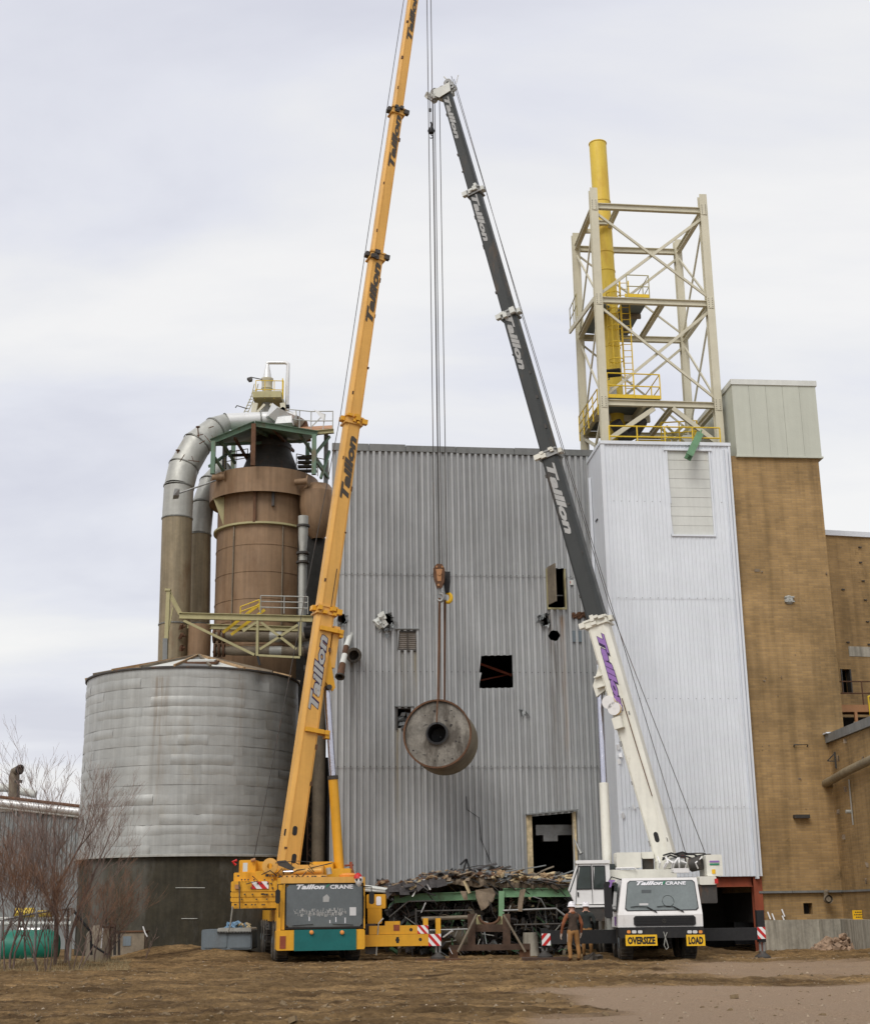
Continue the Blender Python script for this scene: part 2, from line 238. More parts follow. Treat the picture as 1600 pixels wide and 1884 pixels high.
# ---------------------------------------------------------------- mesh helpers
WL = {}
def wloc(o): return WL.get(o.name, V((0, 0, 0)))
def tag(o, label=None, cat=None, group=None, kind=None):
    if label: o['label'] = label
    if cat: o['category'] = cat
    if group: o['group'] = group
    if kind: o['kind'] = kind
    return o
def thing(name, loc, label, cat, group=None):
    o = bpy.data.objects.new(name, None); o.empty_display_size = .3; col.objects.link(o); o.location = loc; WL[o.name] = V(loc); return tag(o, label, cat, group)
class MB:
    def __init__(s, fr=None): s.v = []; s.f = []; s.fr = fr; s.mi = []; s.m = 0
    def add(s, vs, fs):
        k = len(s.v)
        s.v += [tuple(s.fr @ V(p)) if s.fr else tuple(p) for p in vs]
        s.f += [[i+k for i in f] for f in fs]; s.mi += [s.m]*len(fs); return s
    def box(s, a, b, M4=None):
        vs = [V((x, y, z)) for z in (a[2], b[2]) for y in (a[1], b[1]) for x in (a[0], b[0])]
        if M4: vs = [M4 @ p for p in vs]
        return s.add(vs, [[0, 2, 3, 1], [4, 5, 7, 6], [0, 1, 5, 4], [2, 6, 7, 3], [0, 4, 6, 2], [1, 3, 7, 5]])
    def cbox(s, c, d, rot=None):
        m = Matrix.Translation(V(c)) @ (rot.to_4x4() if rot else Matrix.Identity(4)); d = V(d)/2
        return s.box(-d, d, m)
    def bbox(s, a, b, ch, M4=None):      # box with chamfered vertical-outline (front) corners in x-z
        x0, y0, z0 = a; x1, y1, z1 = b
        o = [(x0+ch, z0), (x1-ch, z0), (x1, z0+ch), (x1, z1-ch), (x1-ch, z1), (x0+ch, z1), (x0, z1-ch), (x0, z0+ch)]
        return s.prism([(p[0], y0, p[1]) for p in o], (0, y1-y0, 0), M4)
    def prism(s, poly, d, M4=None):
        d = V(d); n = len(poly); vs = [V(p) for p in poly]+[V(p)+d for p in poly]
        if M4: vs = [M4 @ p for p in vs]
        return s.add(vs, [list(range(n))[::-1], list(range(n, 2*n))]+[[i, (i+1) % n, n+(i+1) % n, n+i] for i in range(n)])
    def axes(s, p, q, up):
        p, q = V(p), V(q); a = (q-p).normalized(); up = V(up)
        if abs(a.dot(up)) > .98*up.length: up = V((0, 1, 0)) if abs(a.y) < .9 else V((1, 0, 0))
        sd_ = a.cross(up).normalized(); return a, sd_, sd_.cross(a).normalized()
    def beam(s, p, q, w_=.1, h=.1, up=(0, 0, 1)):
        a, sd_, n = s.axes(p, q, up); p, q = V(p), V(q)
        c = [(-w_/2, -h/2), (w_/2, -h/2), (w_/2, h/2), (-w_/2, h/2)]
        return s.add([o+sd_*x+n*y for o in (p, q) for x, y in c], [[0, 1, 2, 3][::-1], [4, 5, 6, 7], [0, 1, 5, 4], [1, 2, 6, 5], [2, 3, 7, 6], [3, 0, 4, 7]])
    def ibeam(s, p, q, w_=.2, h=.3, t=.025, up=(0, 0, 1)):
        a, sd_, n = s.axes(p, q, up); p, q = V(p), V(q)
        s.beam(p+n*(h/2-t/2), q+n*(h/2-t/2), w_, t, up); s.beam(p-n*(h/2-t/2), q-n*(h/2-t/2), w_, t, up); return s.beam(p, q, t, h-2*t, up)
    def tube(s, pts, r, n=8, cap=True, up=(0, 0, 1)):
        pts = [V(p) for p in pts]; rs = r if isinstance(r, (list, tuple)) else [r]*len(pts); k = len(pts); vs = []; u = None
        for i, p in enumerate(pts):
            d = ((pts[min(i+1, k-1)]-p).normalized()+(p-pts[max(i-1, 0)]).normalized())
            d = d.normalized() if d.length > 1e-6 else V((0, 0, 1))
            if u is None:
                u = V(up).cross(d)
                if u.length < .1: u = V((1, 0, 0)).cross(d)
                if u.length < .1: u = V((0, 1, 0)).cross(d)
            u = (u-d*u.dot(d)).normalized(); w2 = d.cross(u)
            vs += [p+(u*cos(2*pi*j/n)+w2*sin(2*pi*j/n))*rs[i] for j in range(n)]
        fs = [[i*n+j, i*n+(j+1) % n, (i+1)*n+(j+1) % n, (i+1)*n+j] for i in range(k-1) for j in range(n)]
        if cap: fs += [list(range(n))[::-1], [(k-1)*n+j for j in range(n)]]
        return s.add(vs, fs)
    def lathe(s, c, prof, n=32, ax=(0, 0, 1), a0=0, a1=2*pi):
        ax = V(ax).normalized(); u = ax.cross(V((0, 1, 0)) if abs(ax.y) < .9 else V((1, 0, 0))).normalized(); w2 = ax.cross(u); c = V(c)
        full = abs(a1-a0-2*pi) < 1e-6; m_ = n if full else n+1
        vs = [c+ax*h+(u*cos(a0+(a1-a0)*j/n)+w2*sin(a0+(a1-a0)*j/n))*r for r, h in prof for j in range(m_)]
        return s.add(vs, [[i*m_+j, i*m_+(j+1) % m_, (i+1)*m_+(j+1) % m_, (i+1)*m_+j] for i in range(len(prof)-1) for j in range(n)])
    def cyl(s, p, q, r, n=16): return s.tube([p, q], r, n)
    def chunk(s, c, d, rr, flat=1.0):
        rot = Matrix.Rotation(rr.uniform(0, 6.28), 3, 'Z') @ Matrix.Rotation(rr.uniform(-.6, .6)*flat, 3, 'X') @ Matrix.Rotation(rr.uniform(-.6, .6)*flat, 3, 'Y')
        vs = [V(c)+rot @ V((x*d[0]*rr.uniform(.3, .6), y*d[1]*rr.uniform(.3, .6), z*d[2]*rr.uniform(.3, .6))) for z in (-1, 1) for y in (-1, 1) for x in (-1, 1)]
        return s.add(vs, [[0, 2, 3, 1], [4, 5, 7, 6], [0, 1, 5, 4], [2, 6, 7, 3], [0, 4, 6, 2], [1, 3, 7, 5]])
    def build(s, name, mt, parent=None, smooth=False, label=None, cat=None, group=None, kind=None, origin=None):
        xs = [p[0] for p in s.v]; ys = [p[1] for p in s.v]; zs = [p[2] for p in s.v]
        o = V(origin) if origin is not None else V(((min(xs)+max(xs))/2, (min(ys)+max(ys))/2, min(zs)))
        me = bpy.data.meshes.new(name); me.from_pydata([(p[0]-o.x, p[1]-o.y, p[2]-o.z) for p in s.v], [], s.f)
        mats = mt if isinstance(mt, (list, tuple)) else [mt]
        for m_ in mats: me.materials.append(M[m_])
        if len(mats) > 1: me.polygons.foreach_set('material_index', s.mi)
        if smooth:
            me.polygons.foreach_set('use_smooth', [True]*len(me.polygons))
            try: me.set_sharp_from_angle(angle=radians(38))
            except Exception: pass
        me.update(); ob = bpy.data.objects.new(name, me); col.objects.link(ob); WL[ob.name] = o
        if parent: ob.parent = parent; ob.location = o-wloc(parent)
        else: ob.location = o
        return tag(ob, label, cat, group, kind)
def dup(o, dloc=None, newparent=None, label=None, loc=None):
    c = o.copy(); col.objects.link(c)
    base = WL[o.name]; nl = V(loc) if loc is not None else base+V(dloc or (0, 0, 0)); WL[c.name] = nl
    if newparent is not None: c.parent = newparent; c.location = nl-wloc(newparent)
    elif o.parent: c.location = nl-wloc(o.parent)
    else: c.location = nl
    if label: c['label'] = label
    return c
def dup_tree(o, dloc, label=None):
    c = dup(o, dloc, None, label)
    for ch in list(o.children):
        d = dup(ch, dloc, c)
        for g2 in list(ch.children): dup(g2, dloc, d)
    return c
def frame(origin, ang):
    ex = V((cos(ang), sin(ang), 0)); ey = V((-sin(ang), cos(ang), 0)); ez = V((0, 0, 1))
    m = Matrix((ex, ey, ez)).transposed().to_4x4(); m.translation = V(origin); return m
def onf(fr, u, v, y=0.0):          # pixel -> (x, z) on the plane local-y = y of the frame
    ey = fr.col[1].to_3d(); p0 = fr @ V((0, y, 0)); d = ray(u, v); t = (p0-CAM).dot(ey)/d.dot(ey)
    q = fr.inverted() @ (CAM+d*t); return q.x, q.z
def text(body, origin, xd, yd, length, height, mt, parent, name='lettering', shear=0.0, off=0.0, thick=.004, lift=0.0, label=None):
    c = bpy.data.curves.new('txt', 'FONT'); c.body = body; c.size = 1; c.shear = shear; c.offset = off; c.extrude = .5; c.resolution_u = 2
    o = bpy.data.objects.new('txt', c); col.objects.link(o); bpy.context.view_layer.update()
    me0 = bpy.data.meshes.new_from_object(o.evaluated_get(bpy.context.evaluated_depsgraph_get()))
    vs = [v_.co.copy() for v_ in me0.vertices]; fs = [list(p.vertices) for p in me0.polygons]
    bpy.data.objects.remove(o); bpy.data.curves.remove(c); bpy.data.meshes.remove(me0)
    x0 = min(p.x for p in vs); x1 = max(p.x for p in vs); y0 = min(p.y for p in vs); y1 = max(p.y for p in vs)
    xd = V(xd).normalized(); yd = V(yd).normalized(); zd = xd.cross(yd)
    b = MB(); ex = off
    b.add([V(origin)+xd*((p.x-x0)/(x1-x0)*length)+yd*((p.y-y0)/(y1-y0)*height)+zd*(lift+(p.z+.5)*thick) for p in vs], fs)
    return b.build(name, mt, parent, label=label)
def corr(b, x0, x1, z0, z1, per, dep, holes=(), y=0.0, prof=((0, 0), (.42, 0), (.56, 1), (.86, 1))):
    xs = []; i = math.floor(x0/per)
    while i*per < x1:
        for t, d in prof: xs.append(((i+t)*per, y-d*dep))
        i += 1
    xs.append((i*per, y)); o = [(x0, None)]+[q for q in xs if x0 < q[0] < x1]+[(x1, None)]
    def yy(x):
        for k in range(len(xs)-1):
            if xs[k][0] <= x <= xs[k+1][0]:
                t = (x-xs[k][0])/max(1e-9, xs[k+1][0]-xs[k][0]); return xs[k][1]*(1-t)+xs[k+1][1]*t
        return y
    o = [(x, yy(x) if d is None else d) for x, d in o]
    def iv(poly, x):
        c = []
        for k in range(len(poly)):
            (ax, az), (bx, bz) = poly[k], poly[(k+1) % len(poly)]
            if (ax-x)*(bx-x) <= 0 and ax != bx: c.append(az+(bz-az)*(x-ax)/(bx-ax))
        return (min(c), max(c)) if len(c) > 1 else None
    for k in range(len(o)-1):
        (xa, ya), (xb, yb) = o[k], o[k+1]; xm = (xa+xb)/2; segs = [((z0, z0), (z1, z1))]
        for h in holes:
            hx0 = min(p[0] for p in h); hx1 = max(p[0] for p in h)
            if not (hx0 < xm < hx1): continue
            ia = iv(h, max(xa, hx0+1e-4)) or iv(h, xm); ib = iv(h, min(xb, hx1-1e-4)) or iv(h, xm); new = []
            for (la, lb), (ua, ub) in segs:
                lo = (min(max(ia[0], la), ua), min(max(ib[0], lb), ub)); hi = (min(max(ia[1], la), ua), min(max(ib[1], lb), ub))
                if lo[0] > la+1e-4 or lo[1] > lb+1e-4: new.append(((la, lb), lo))
                if hi[0] < ua-1e-4 or hi[1] < ub-1e-4: new.append((hi, (ua, ub)))
            segs = new
        for (la, lb), (ua, ub) in segs: b.add([(xa, ya, la), (xb, yb, lb), (xb, yb, ub), (xa, ya, ua)], [[0, 1, 2, 3]])
    return b
def rail(b, pts, h=1.07, sp_=1.2, r=.022, mid=1, n=6):
    pts = [V(p) for p in pts]; z = V((0, 0, h))
    for k in range(mid+1): b.tube([p+z*(1-k/(mid+1)) for p in pts], r, n)
    for i in range(len(pts)-1):
        d = pts[i+1]-pts[i]; m_ = max(1, round(d.length/sp_))
        for k in range(m_+(i == len(pts)-2)): q = pts[i]+d*(k/m_); b.tube([q, q+z], r, n)
    return b
# ================================================================ ground
import numpy as np
def sm(t): t = max(0, min(1, t)); return t*t*(3-2*t)
MOUNDS = [(-10.3, 55.6, 1.9, 1.0, .50), (-8.2, 54.4, 1.8, 1.3, .30), (-12.5, 47.2, 3.2, 1.3, .24), (8.9, 52.6, 2.2, 1.2, .30), (12.6, 52.3, 1.6, 1.0, .22), (10.3, 50.2, .9, .5, .16), (5.4, 49.6, 1.0, .7, .16), (15.6, 51.2, 1.8, .9, .25)]
def grav(x, y):
    q = noise.noise(V((x*.35, y*.35, 3)))*1.6
    a = sm(((x-2.2-(y-23)*.02)+q)/.7)*sm((31.5-y+q*.7+x*.15)/1.0)
    b_ = sm((x-5.5+q)/2.5)*sm((y-33.5)/2)*sm((46-y)/3)*.8
    return max(a, b_)
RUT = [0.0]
def gz(x, y):
    RUT[0] = 0.0
    z = noise.fractal(V((x*.16, y*.16, 0)), .9, 2.1, 3)*.07
    for mx_, my, sx, sy, h in MOUNDS: z += h*math.exp(-((x-mx_)/sx)**2-((y-my)/sy)**2)
    # wheel ruts sweep across the yard in wide arcs
    g = grav(x, y); s = 0
    wx = x+noise.noise(V((x*.12, y*.12, 7)))*2
    for (k, ph, c, wd) in ((.018, 0, 27.5, .26), (.022, .4, 30.6, .3), (.012, 1.2, 34.2, .3), (.02, 2.2, 38.5, .33), (.015, .2, 24.2, .22), (.01, 3, 42.5, .35), (.026, 1, 32.3, .22), (-.014, .7, 36.3, .25), (.03, 0, 22.6, .2)):
        d = y-(c+k*(wx+2)**2+.25*sin(wx*.35+ph)+.10*wx)
        for o in (0, 1.0 if k > .015 else .62):
            t = (d-o)/wd
            if abs(t) < 3:
                md = .55+.9*noise.noise(V((x*.3+ph*7, c*.7, o)))
                s += max(.1, md)*(-.11*math.exp(-t*t)+.075*math.exp(-(abs(t)-1.5)**2*3))+.02*sin(x*21+d*9)*math.exp(-t*t)
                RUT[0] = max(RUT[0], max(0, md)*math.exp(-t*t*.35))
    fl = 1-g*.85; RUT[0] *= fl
    z += s*fl
    z += noise.fractal(V((x*1.1, y*2.4, 5)), .8, 2.2, 4)*.06*fl+abs(noise.noise(V((x*3.1, y*4.6, 8))))*.07*fl
    # diagonal tyre track through the gravel patch, lower right
    d = (x-5.1)-(27-y)*.33; d2 = (x-8.7)-(27.5-y)*1.3
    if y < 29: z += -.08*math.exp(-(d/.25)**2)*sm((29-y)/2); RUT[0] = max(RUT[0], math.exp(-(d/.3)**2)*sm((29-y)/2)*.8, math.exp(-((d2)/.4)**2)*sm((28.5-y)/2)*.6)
    if y < 29: z += (-.05*math.exp(-(d2/.45)**2)+.04*math.exp(-((abs(d2)-.8)/.3)**2))*sm((28.5-y)/1.5)
    if 47 < y < 60 and x > 8: z -= .13*sm((x-8)/3)*sm((y-47)/1.5)
    return z
xs = np.concatenate([-np.geomspace(900, 24, 14), np.linspace(-23, 23, 520), np.geomspace(24, 900, 14)])
ys = np.concatenate([np.array([-60, -10, 5, 12]), np.linspace(17, 50, 430), np.linspace(50.2, 66, 80), np.geomspace(67, 1800, 14)])
vv = []; ga = []; ru = []
for y in ys:
    for x in xs:
        near = abs(x) < 24 and 16 < y < 66
        f_ = min(1, (24-abs(x))/2)*min(1, (66-y)/3) if near else 0
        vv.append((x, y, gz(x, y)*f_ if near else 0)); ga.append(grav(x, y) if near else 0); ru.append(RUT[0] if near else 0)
nx, ny = len(xs), len(ys)
ff = [(j*nx+i, j*nx+i+1, (j+1)*nx+i+1, (j+1)*nx+i) for j in range(ny-1) for i in range(nx-1)]
me = bpy.data.meshes.new('ground'); me.from_pydata(vv, [], ff); me.materials.append(M['ground'])
at = me.attributes.new('gravel', 'FLOAT', 'POINT'); at.data.foreach_set('value', ga); at = me.attributes.new('rut_shade', 'FLOAT', 'POINT'); at.data.foreach_set('value', ru); me.polygons.foreach_set('use_smooth', [True]*len(me.polygons))
go = bpy.data.objects.new('ground', me); col.objects.link(go); tag(go, kind='structure')
del vv, ff
b = MB(); r_ = random.Random(3)
for i in range(5200):
    y = 20+r_.random()**1.2*34; x = r_.uniform(-1, 1)*(y*.36+1); k = r_.random()
    s = .009+.03*k**7+.0006*(y-20)*.6; z = gz(x, y)
    c = V((x, y, z+s*.2)); a = r_.uniform(0, 6); 
    vs = [c+V((cos(a+j*2.09)*s*r_.uniform(.6, 1.3), sin(a+j*2.09)*s*r_.uniform(.6, 1.3), 0)) for j in range(3)]
    vs.append(c+V((r_.uniform(-.4, .4)*s, r_.uniform(-.4, .4)*s, s*r_.uniform(.5, 1)))); b.add(vs, [[0, 1, 3], [1, 2, 3], [2, 0, 3]])
M['pebble'] = mat('pale pebbles', (.33, .26, .18), .9, 0, .35, 6, bump=0)
tag(b.build('gravel', 'pebble'), 'small pale stones scattered over the churned dirt yard', 'gravel', kind='stuff')
b = MB()
for i in range(4200):
    y = 20+r_.random()**1.2*34; x = r_.uniform(-1, 1)*(y*.36+1)
    if grav(x, y) > .5 and r_.random() < .8: continue
    s = r_.uniform(.012, .028)*(1+2.5*r_.random()**12); b.chunk((x, y, gz(x, y)+s*.1), (s*2, s*1.6, s), r_)
tag(b.build('clods', 'dirtpile'), 'loose brown clods of soil strewn across the yard', 'soil clods', kind='stuff')
# ================================================================ grey corrugated building
A0 = radians(7.0)
p0 = P(608, 1500, 57.0); GF = frame((p0.x, 57.0, 0), A0)
def gl(u, v, y=0): return onf(GF, u, v, y)
gw = gl(1086, 900)[0]+1.2                     # wall runs on behind the white building a little
zt = gl(800, 822)[1]
gb = thing('grey_building', GF.translation, 'tall grey corrugated metal building with cut openings, between the silo and the white tower block', 'building')
def px_poly(f, pts, y=0): return [onf(f, u, v, y) for u, v in pts]
holes = [px_poly(GF, q) for q in (
    [(880, 1207), (941, 1206), (943, 1266), (881, 1267)],
    [(732, 1162), (765, 1162), (766, 1197), (732, 1197)],
    [(729, 1304), (757, 1304), (757, 1341), (730, 1341)],
    [(977, 1503), (1053, 1496), (1055, 1660), (979, 1660)],
    [(1005, 1046), (1039, 1047), (1039, 1118), (1007, 1120)],
    [(1019+10.5*cos(t*.6283), 1170+10.5*sin(t*.6283)) for t in range(10)],
    [(621, 1129), (634, 1131), (637, 1146), (630, 1151), (621, 1141)],
    [(703, 1131), (721, 1129), (724, 1150), (714, 1156), (703, 1146)],
    [(992, 1134), (1008, 1127), (1010, 1150), (996, 1152)])]
tiers = [gl(800, 1634)[1], gl(800, 1412)[1], gl(800, 1238)[1], gl(800, 1059)[1], zt-.25]
per = .262; nsh = 9; wsh = gw/nsh
rr = random.Random(5)
for ti in range(4):
    for k in range(nsh):
        b = MB(GF); yo = -.004*(k % 2)-.018*(ti % 2)+.012
        corr(b, k*wsh-.0, min(gw, (k+1)*wsh+.03), tiers[ti]-(.03 if ti else 0), tiers[ti+1], per, .115, holes, yo, ((0, 0), (.40, 0), (.50, 1), (.90, 1)))
        b.build('siding_sheet', 'grey', gb)
        if ti in (1, 3) or True:
            b = MB(GF)
    b = MB(GF)
    for k in range(int(gw/per)*2):           # fastener heads along each lap
        x = (k+.2)*per/2; z = tiers[ti]+.03
        if ti and not any(min(p[0] for p in h) < x < max(p[0] for p in h) and min(p[1] for p in h) < z < max(p[1] for p in h) for h in holes):
            b.cbox((x, -.075, z), (.035, .02, .03))
    if b.v: tag(b.build('fasteners', 'darksteel', gb), kind='stuff')
x = -.05
while x < gw:                                 # parapet flashing lengths
    q = rr.choice([2.2, 2.6, 1.6]); b = MB(GF); b.box((x, -.14+rr.uniform(-.015, .01), zt-.30+rr.uniform(-.02, .02)), (min(gw, x+q-.02), .1, zt+rr.uniform(-.02, .03))); b.build('parapet_cap', 'greyshade', gb); x += q
b = MB(GF); b.box((-.03, -.05, tiers[0]), (.0, .25, zt-.3)); b.build('corner_trim', 'grey', gb)
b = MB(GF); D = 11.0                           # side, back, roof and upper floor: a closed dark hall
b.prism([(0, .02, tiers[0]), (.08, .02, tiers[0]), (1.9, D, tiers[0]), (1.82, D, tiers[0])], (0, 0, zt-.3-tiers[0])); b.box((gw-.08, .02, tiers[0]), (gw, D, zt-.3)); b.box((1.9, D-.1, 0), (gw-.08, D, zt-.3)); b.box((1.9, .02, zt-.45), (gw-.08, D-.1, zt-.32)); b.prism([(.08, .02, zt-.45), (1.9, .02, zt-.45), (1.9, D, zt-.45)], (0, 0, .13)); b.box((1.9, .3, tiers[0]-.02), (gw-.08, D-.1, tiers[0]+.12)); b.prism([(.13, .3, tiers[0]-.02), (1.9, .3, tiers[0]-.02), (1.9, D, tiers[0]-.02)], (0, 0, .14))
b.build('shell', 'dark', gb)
b = MB(GF)
for x in (.3, 3.2, gw-.6): b.ibeam((x, .5, 0), (x, .5, zt-.5), .25, .3, up=(0, 1, 0))
b.build('inner_column', 'brownrust', gb)
def hb(pts, name, mt, parent, w_=.1, h=.1, y=0.0, fr=GF):
    q = [onf(fr, u, v, y) for u, v in pts]; b = MB(fr)
    for i in range(len(q)-1): b.beam((q[i][0], y, q[i][1]), (q[i+1][0], y, q[i+1][1]), w_, h, (0, -1, 0))
    return b.build(name, mt, parent)
hb([(884, 1222), (941, 1243)], 'inner_brace', 'redsteel', gb, .1, .1, 1.2); hb([(884, 1252), (941, 1240)], 'inner_brace', 'redsteel', gb, .06, .06, 1.6)
# window frames and louvre
def wframe(pts, mt, name='window', t=.07, dep=.05, y=-.08, pane=None, mull=1):
    (x0, z1), (x1, _), (_, z0) = onf(GF, *pts[0]), onf(GF, *pts[1]), onf(GF, *pts[2])
    b = MB(GF)
    for s in ((x0-t, z1, x1+t, z1+t), (x0-t, z0-t, x1+t, z0), (x0-t, z0, x0, z1), (x1, z0, x1+t, z1)): b.box((s[0], y, s[1]), (s[2], y+dep+.06, s[3]))
    for k in range(mull): xm = x0+(x1-x0)*(k+1)/(mull+1); b.box((xm-.02, y+.01, z0), (xm+.02, y+.06, z1))
    f = b.build(name, mt, gb)
    return f, x0, x1, z0, z1
f, x0, x1, z0, z1 = wframe([(733, 1163), (765, 1163), (765, 1196)], 'darksteel')
for k in range(9):
    b = MB(GF); z = z0+(z1-z0)*(k+.5)/9; b.cbox(((x0+x1)/2, 0, z), (x1-x0, .05, .055), Matrix.Rotation(.6, 3, 'X')); b.build('louver_blade', 'louver', f)
b = MB(GF); b.box((x0-.15, -.16, z1+.09), (x1+.12, -.02, z1+.13)); b.build('drip_cap', 'greyshade', gb)
f, x0, x1, z0, z1 = wframe([(731, 1305), (757, 1305), (757, 1340)], 'darksteel', mull=0)
b = MB(GF)
for k in range(16): b.chunk((rr.uniform(x0, x1), rr.uniform(.02, .3), rr.uniform(z0, z0+.6)), (.22, .2, .16), rr)
b.build('wreckage', 'scrapmetal', f)
b = MB(GF); b.box((x0-.1, -.17, z1+.08), (x1+.1, -.03, z1+.12)); b.build('drip_cap', 'greyshade', gb)
# tall hatch with its open door leaf
x0, z1 = gl(1005, 1047); x1, z0 = gl(1039, 1119)
b = MB(GF); b.box((x0-.05, -.10, z0), (x0, .1, z1)); b.box((x1, -.10, z0), (x1+.06, .1, z1)); b.box((x0-.05, -.12, z0-.08), (x1+.06, .1, z0)); fr_ = b.build('hatch_frame', 'olive', gb)
b = MB(GF @ Matrix.Translation((x0, -.11, 0)) @ Matrix.Rotation(radians(-77), 4, 'Z')); b.box((0, 0, z0+.12), (.78, .05, z1+.05)); b.build('hatch_door', 'pipewrap', fr_)
b = MB(GF); b.box((x0+.05, .3, z0+.6), (x1, .34, z0+.64)); b.build('inner_rail', 'greyshade', fr_)
# torn metal round the rough holes
def torn(cx, cz, n, s, rr, mt='scrapmetal'):
    b = MB(GF)
    for k in range(n):
        a = rr.uniform(0, 6.28); r0 = s*rr.uniform(.55, .95); p = V((cx+cos(a)*r0, -.08, cz+sin(a)*r0*1.1)); q = p+V((cos(a)*rr.uniform(-.1, .22), -rr.uniform(.05, .3), -rr.uniform(-.1, .3)))
        n_ = V((-sin(a), 0, cos(a)))*rr.uniform(.05, .13); t = V((0, .012, 0)); b.add([p-n_, p+n_, q, p-n_+t, p+n_+t, q+t], [[0, 1, 2], [5, 4, 3], [0, 2, 5, 3], [1, 4, 5, 2], [0, 3, 4, 1]])
    return b.build('torn_sheet', mt, gb)
for (u, v, s, n) in ((628, 1140, .22, 14), (710, 1143, .36, 30), (712, 1158, .2, 14), (1000, 1141, .27, 22), (964, 1312, .13, 10)):
    q = gl(u, v); torn(q[0], q[1], n, s, rr)
q = gl(697, 1136); b = MB(GF)
for k in range(5): b.chunk((q[0]+rr.uniform(-.1, .2), -.18, q[1]-k*.1), (.3, .05, .35), rr)
b.build('torn_sheet', 'offwhite', gb, label='pale peeled-back sheet at the ragged hole')
b = MB(GF)
for k in range(26): b.chunk((gl(1075+rr.uniform(-22, 8), 1130)[0], -.12, gl(1070, 1133)[1]+rr.uniform(-.12, .14)), (.16, .1, .1), rr)
b.build('torn_edge', 'rust', gb)
x0, z1 = gl(1051, 1161); x1, z0 = gl(1075, 1182)
b = MB(GF); b.box((x0, -.085, z0), (x1, -.07, z1)); b.build('patch_plate', 'bluegrey', gb)
x0, z1 = gl(1043, 1068); x1, z0 = gl(1056, 1077)
b = MB(GF); b.box((x0, -.085, z0), (x1, -.072, z1)); pl = b.build('notice_plate', 'offwhite', gb)
b = MB(GF); b.box((x0+.05, -.089, z0+.06), (x0+.13, -.086, z1-.05)); b.build('red_mark', 'red', pl)
b = MB(GF); zz = tiers[0]
q0, q1 = gl(966, 1498), gl(1060, 1490)           # door frame and header of the loading doorway
b.box((gl(967, 1500)[0], -.12, zz-1.4), (gl(977, 1500)[0], .1, gl(977, 1500)[1])); b.box((gl(1052, 1500)[0], -.10, zz-1.4), (gl(1058, 1500)[0], .1, gl(1052, 1494)[1]))
b.build('door_frame', 'straw', gb)
b = MB(GF); b.beam((gl(966, 1500)[0], -.2, gl(966, 1500)[1]), (gl(1060, 1491)[0], -.25, gl(1060, 1491)[1]), .3, .05, (0, 0, 1)); b.build('door_canopy', 'greyshade', gb)
b = MB(GF); x0, z1 = gl(992, 1516); x1, z0 = gl(1052, 1530); b.box((x0, .8, z0-.1), (x1+.2, 1.6, z1)); b.box((x0+.3, .78, z0-.35), (x0+.9, 1.5, z0-.1)); b.build('inner_duct', 'steel', gb)
b = MB(GF); x0, z0 = gl(1055, 1604); 
p = [onf(GF, *q) for q in ((1054, 1546), (1064, 1572))]; b.tube([(p[0][0], -.3, p[0][1]), (p[1][0], -.5, p[1][1])], [.02, .10], 8); b.build('conduit_horn', 'steel', gb)
b = MB(GF); pts = [onf(GF, *q) for q in ((857, 1466), (858, 1490), (880, 1505), (884, 1545), (905, 1595))]; b.tube([(x, -.1, z) for x, z in pts], .015, 4); b.build('loose_wire', 'ink', gb)
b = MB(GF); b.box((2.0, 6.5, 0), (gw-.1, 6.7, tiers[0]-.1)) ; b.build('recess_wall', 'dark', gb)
for x in (.2, 3.9, 7.4, gw-.5): b = MB(GF); b.ibeam((x, .3, -.1), (x, .3, tiers[0]), .25, .25, up=(0, 1, 0)); b.build('base_column', 'brownrust', gb)
# pipe stubs sticking out of the wall
def stub(name, pts, rs, mts, label, cut):
    t = thing(name, pts[0], label, 'pipe'); b = MB(); mi = 0
    for i in range(len(pts)-1):
        b = MB(); b.tube([pts[i], pts[i+1]], [rs[i], rs[i+1]], 16, cap=False); b.build('pipe_length', mts[i], t, True)
    d = (V(pts[-1])-V(pts[-2])).normalized(); b = MB(); n = 16
    b.lathe(pts[-1], [(rs[-1]*1.25, -.06), (rs[-1]*1.25, .0), (rs[-1]*.82, .0), (rs[-1]*.82, -.4), (0.01, -.4)], 16, d); b.build('flange', cut, t, True); return t
def gp(u, v, y): q = onf(GF, u, v, y); return GF @ V((q[0], y, q[1]))
stub('broken_pipe', [gp(645, 1166, .1), gp(637, 1190, -.35), gp(634, 1205, -.6), gp(630, 1222, -.9), gp(625, 1246, -1.3)], [.11, .12, .12, .13, .16], ['offwhite', 'rust', 'offwhite', 'rust'], 'broken pipe with red and white bands drooping from the grey wall', 'darksteel')
stub('pipe_stub', [gp(646, 1203, .2), gp(651, 1206, -.55)], [.24, .26], ['pipewrap'], 'short round pipe stub with dark open mouth on the grey wall', 'black')
# ================================================================ white building
A1 = radians(5.6)
p1 = P(1138, 1500, 55.6); WF = frame((p1.x, 55.6, 0), A1)
def wlc(u, v, y=0): return onf(WF, u, v, y)
ww = wlc(1370, 1214)[0]; zw = wlc(1200, 813)[1]; zb = wlc(1350, 1613)[1]
wb = thing('white_building', WF.translation, 'white ribbed metal clad building block carrying the steel frame tower', 'building')
wh = [px_poly(WF, [(1226, 829), (1303, 832), (1313, 985), (1237, 984)])]
wt = [zb, wlc(1250, 1487)[1], wlc(1250, 1287)[1], wlc(1250, 1102)[1], wlc(1250, 925)[1], zw-.1]
for ti in range(5):
    for k in range(6):
        b = MB(WF); x0 = .0+k*ww/6; corr(b, x0, x0+ww/6, wt[ti]-(.02 if ti else 0), wt[ti+1], .165, .03, wh, -.003*(k % 2)-.01*(ti % 2), ((0, 0), (.6, 0), (.72, 1), (.88, 1))); b.build('siding_sheet', 'white', wb)
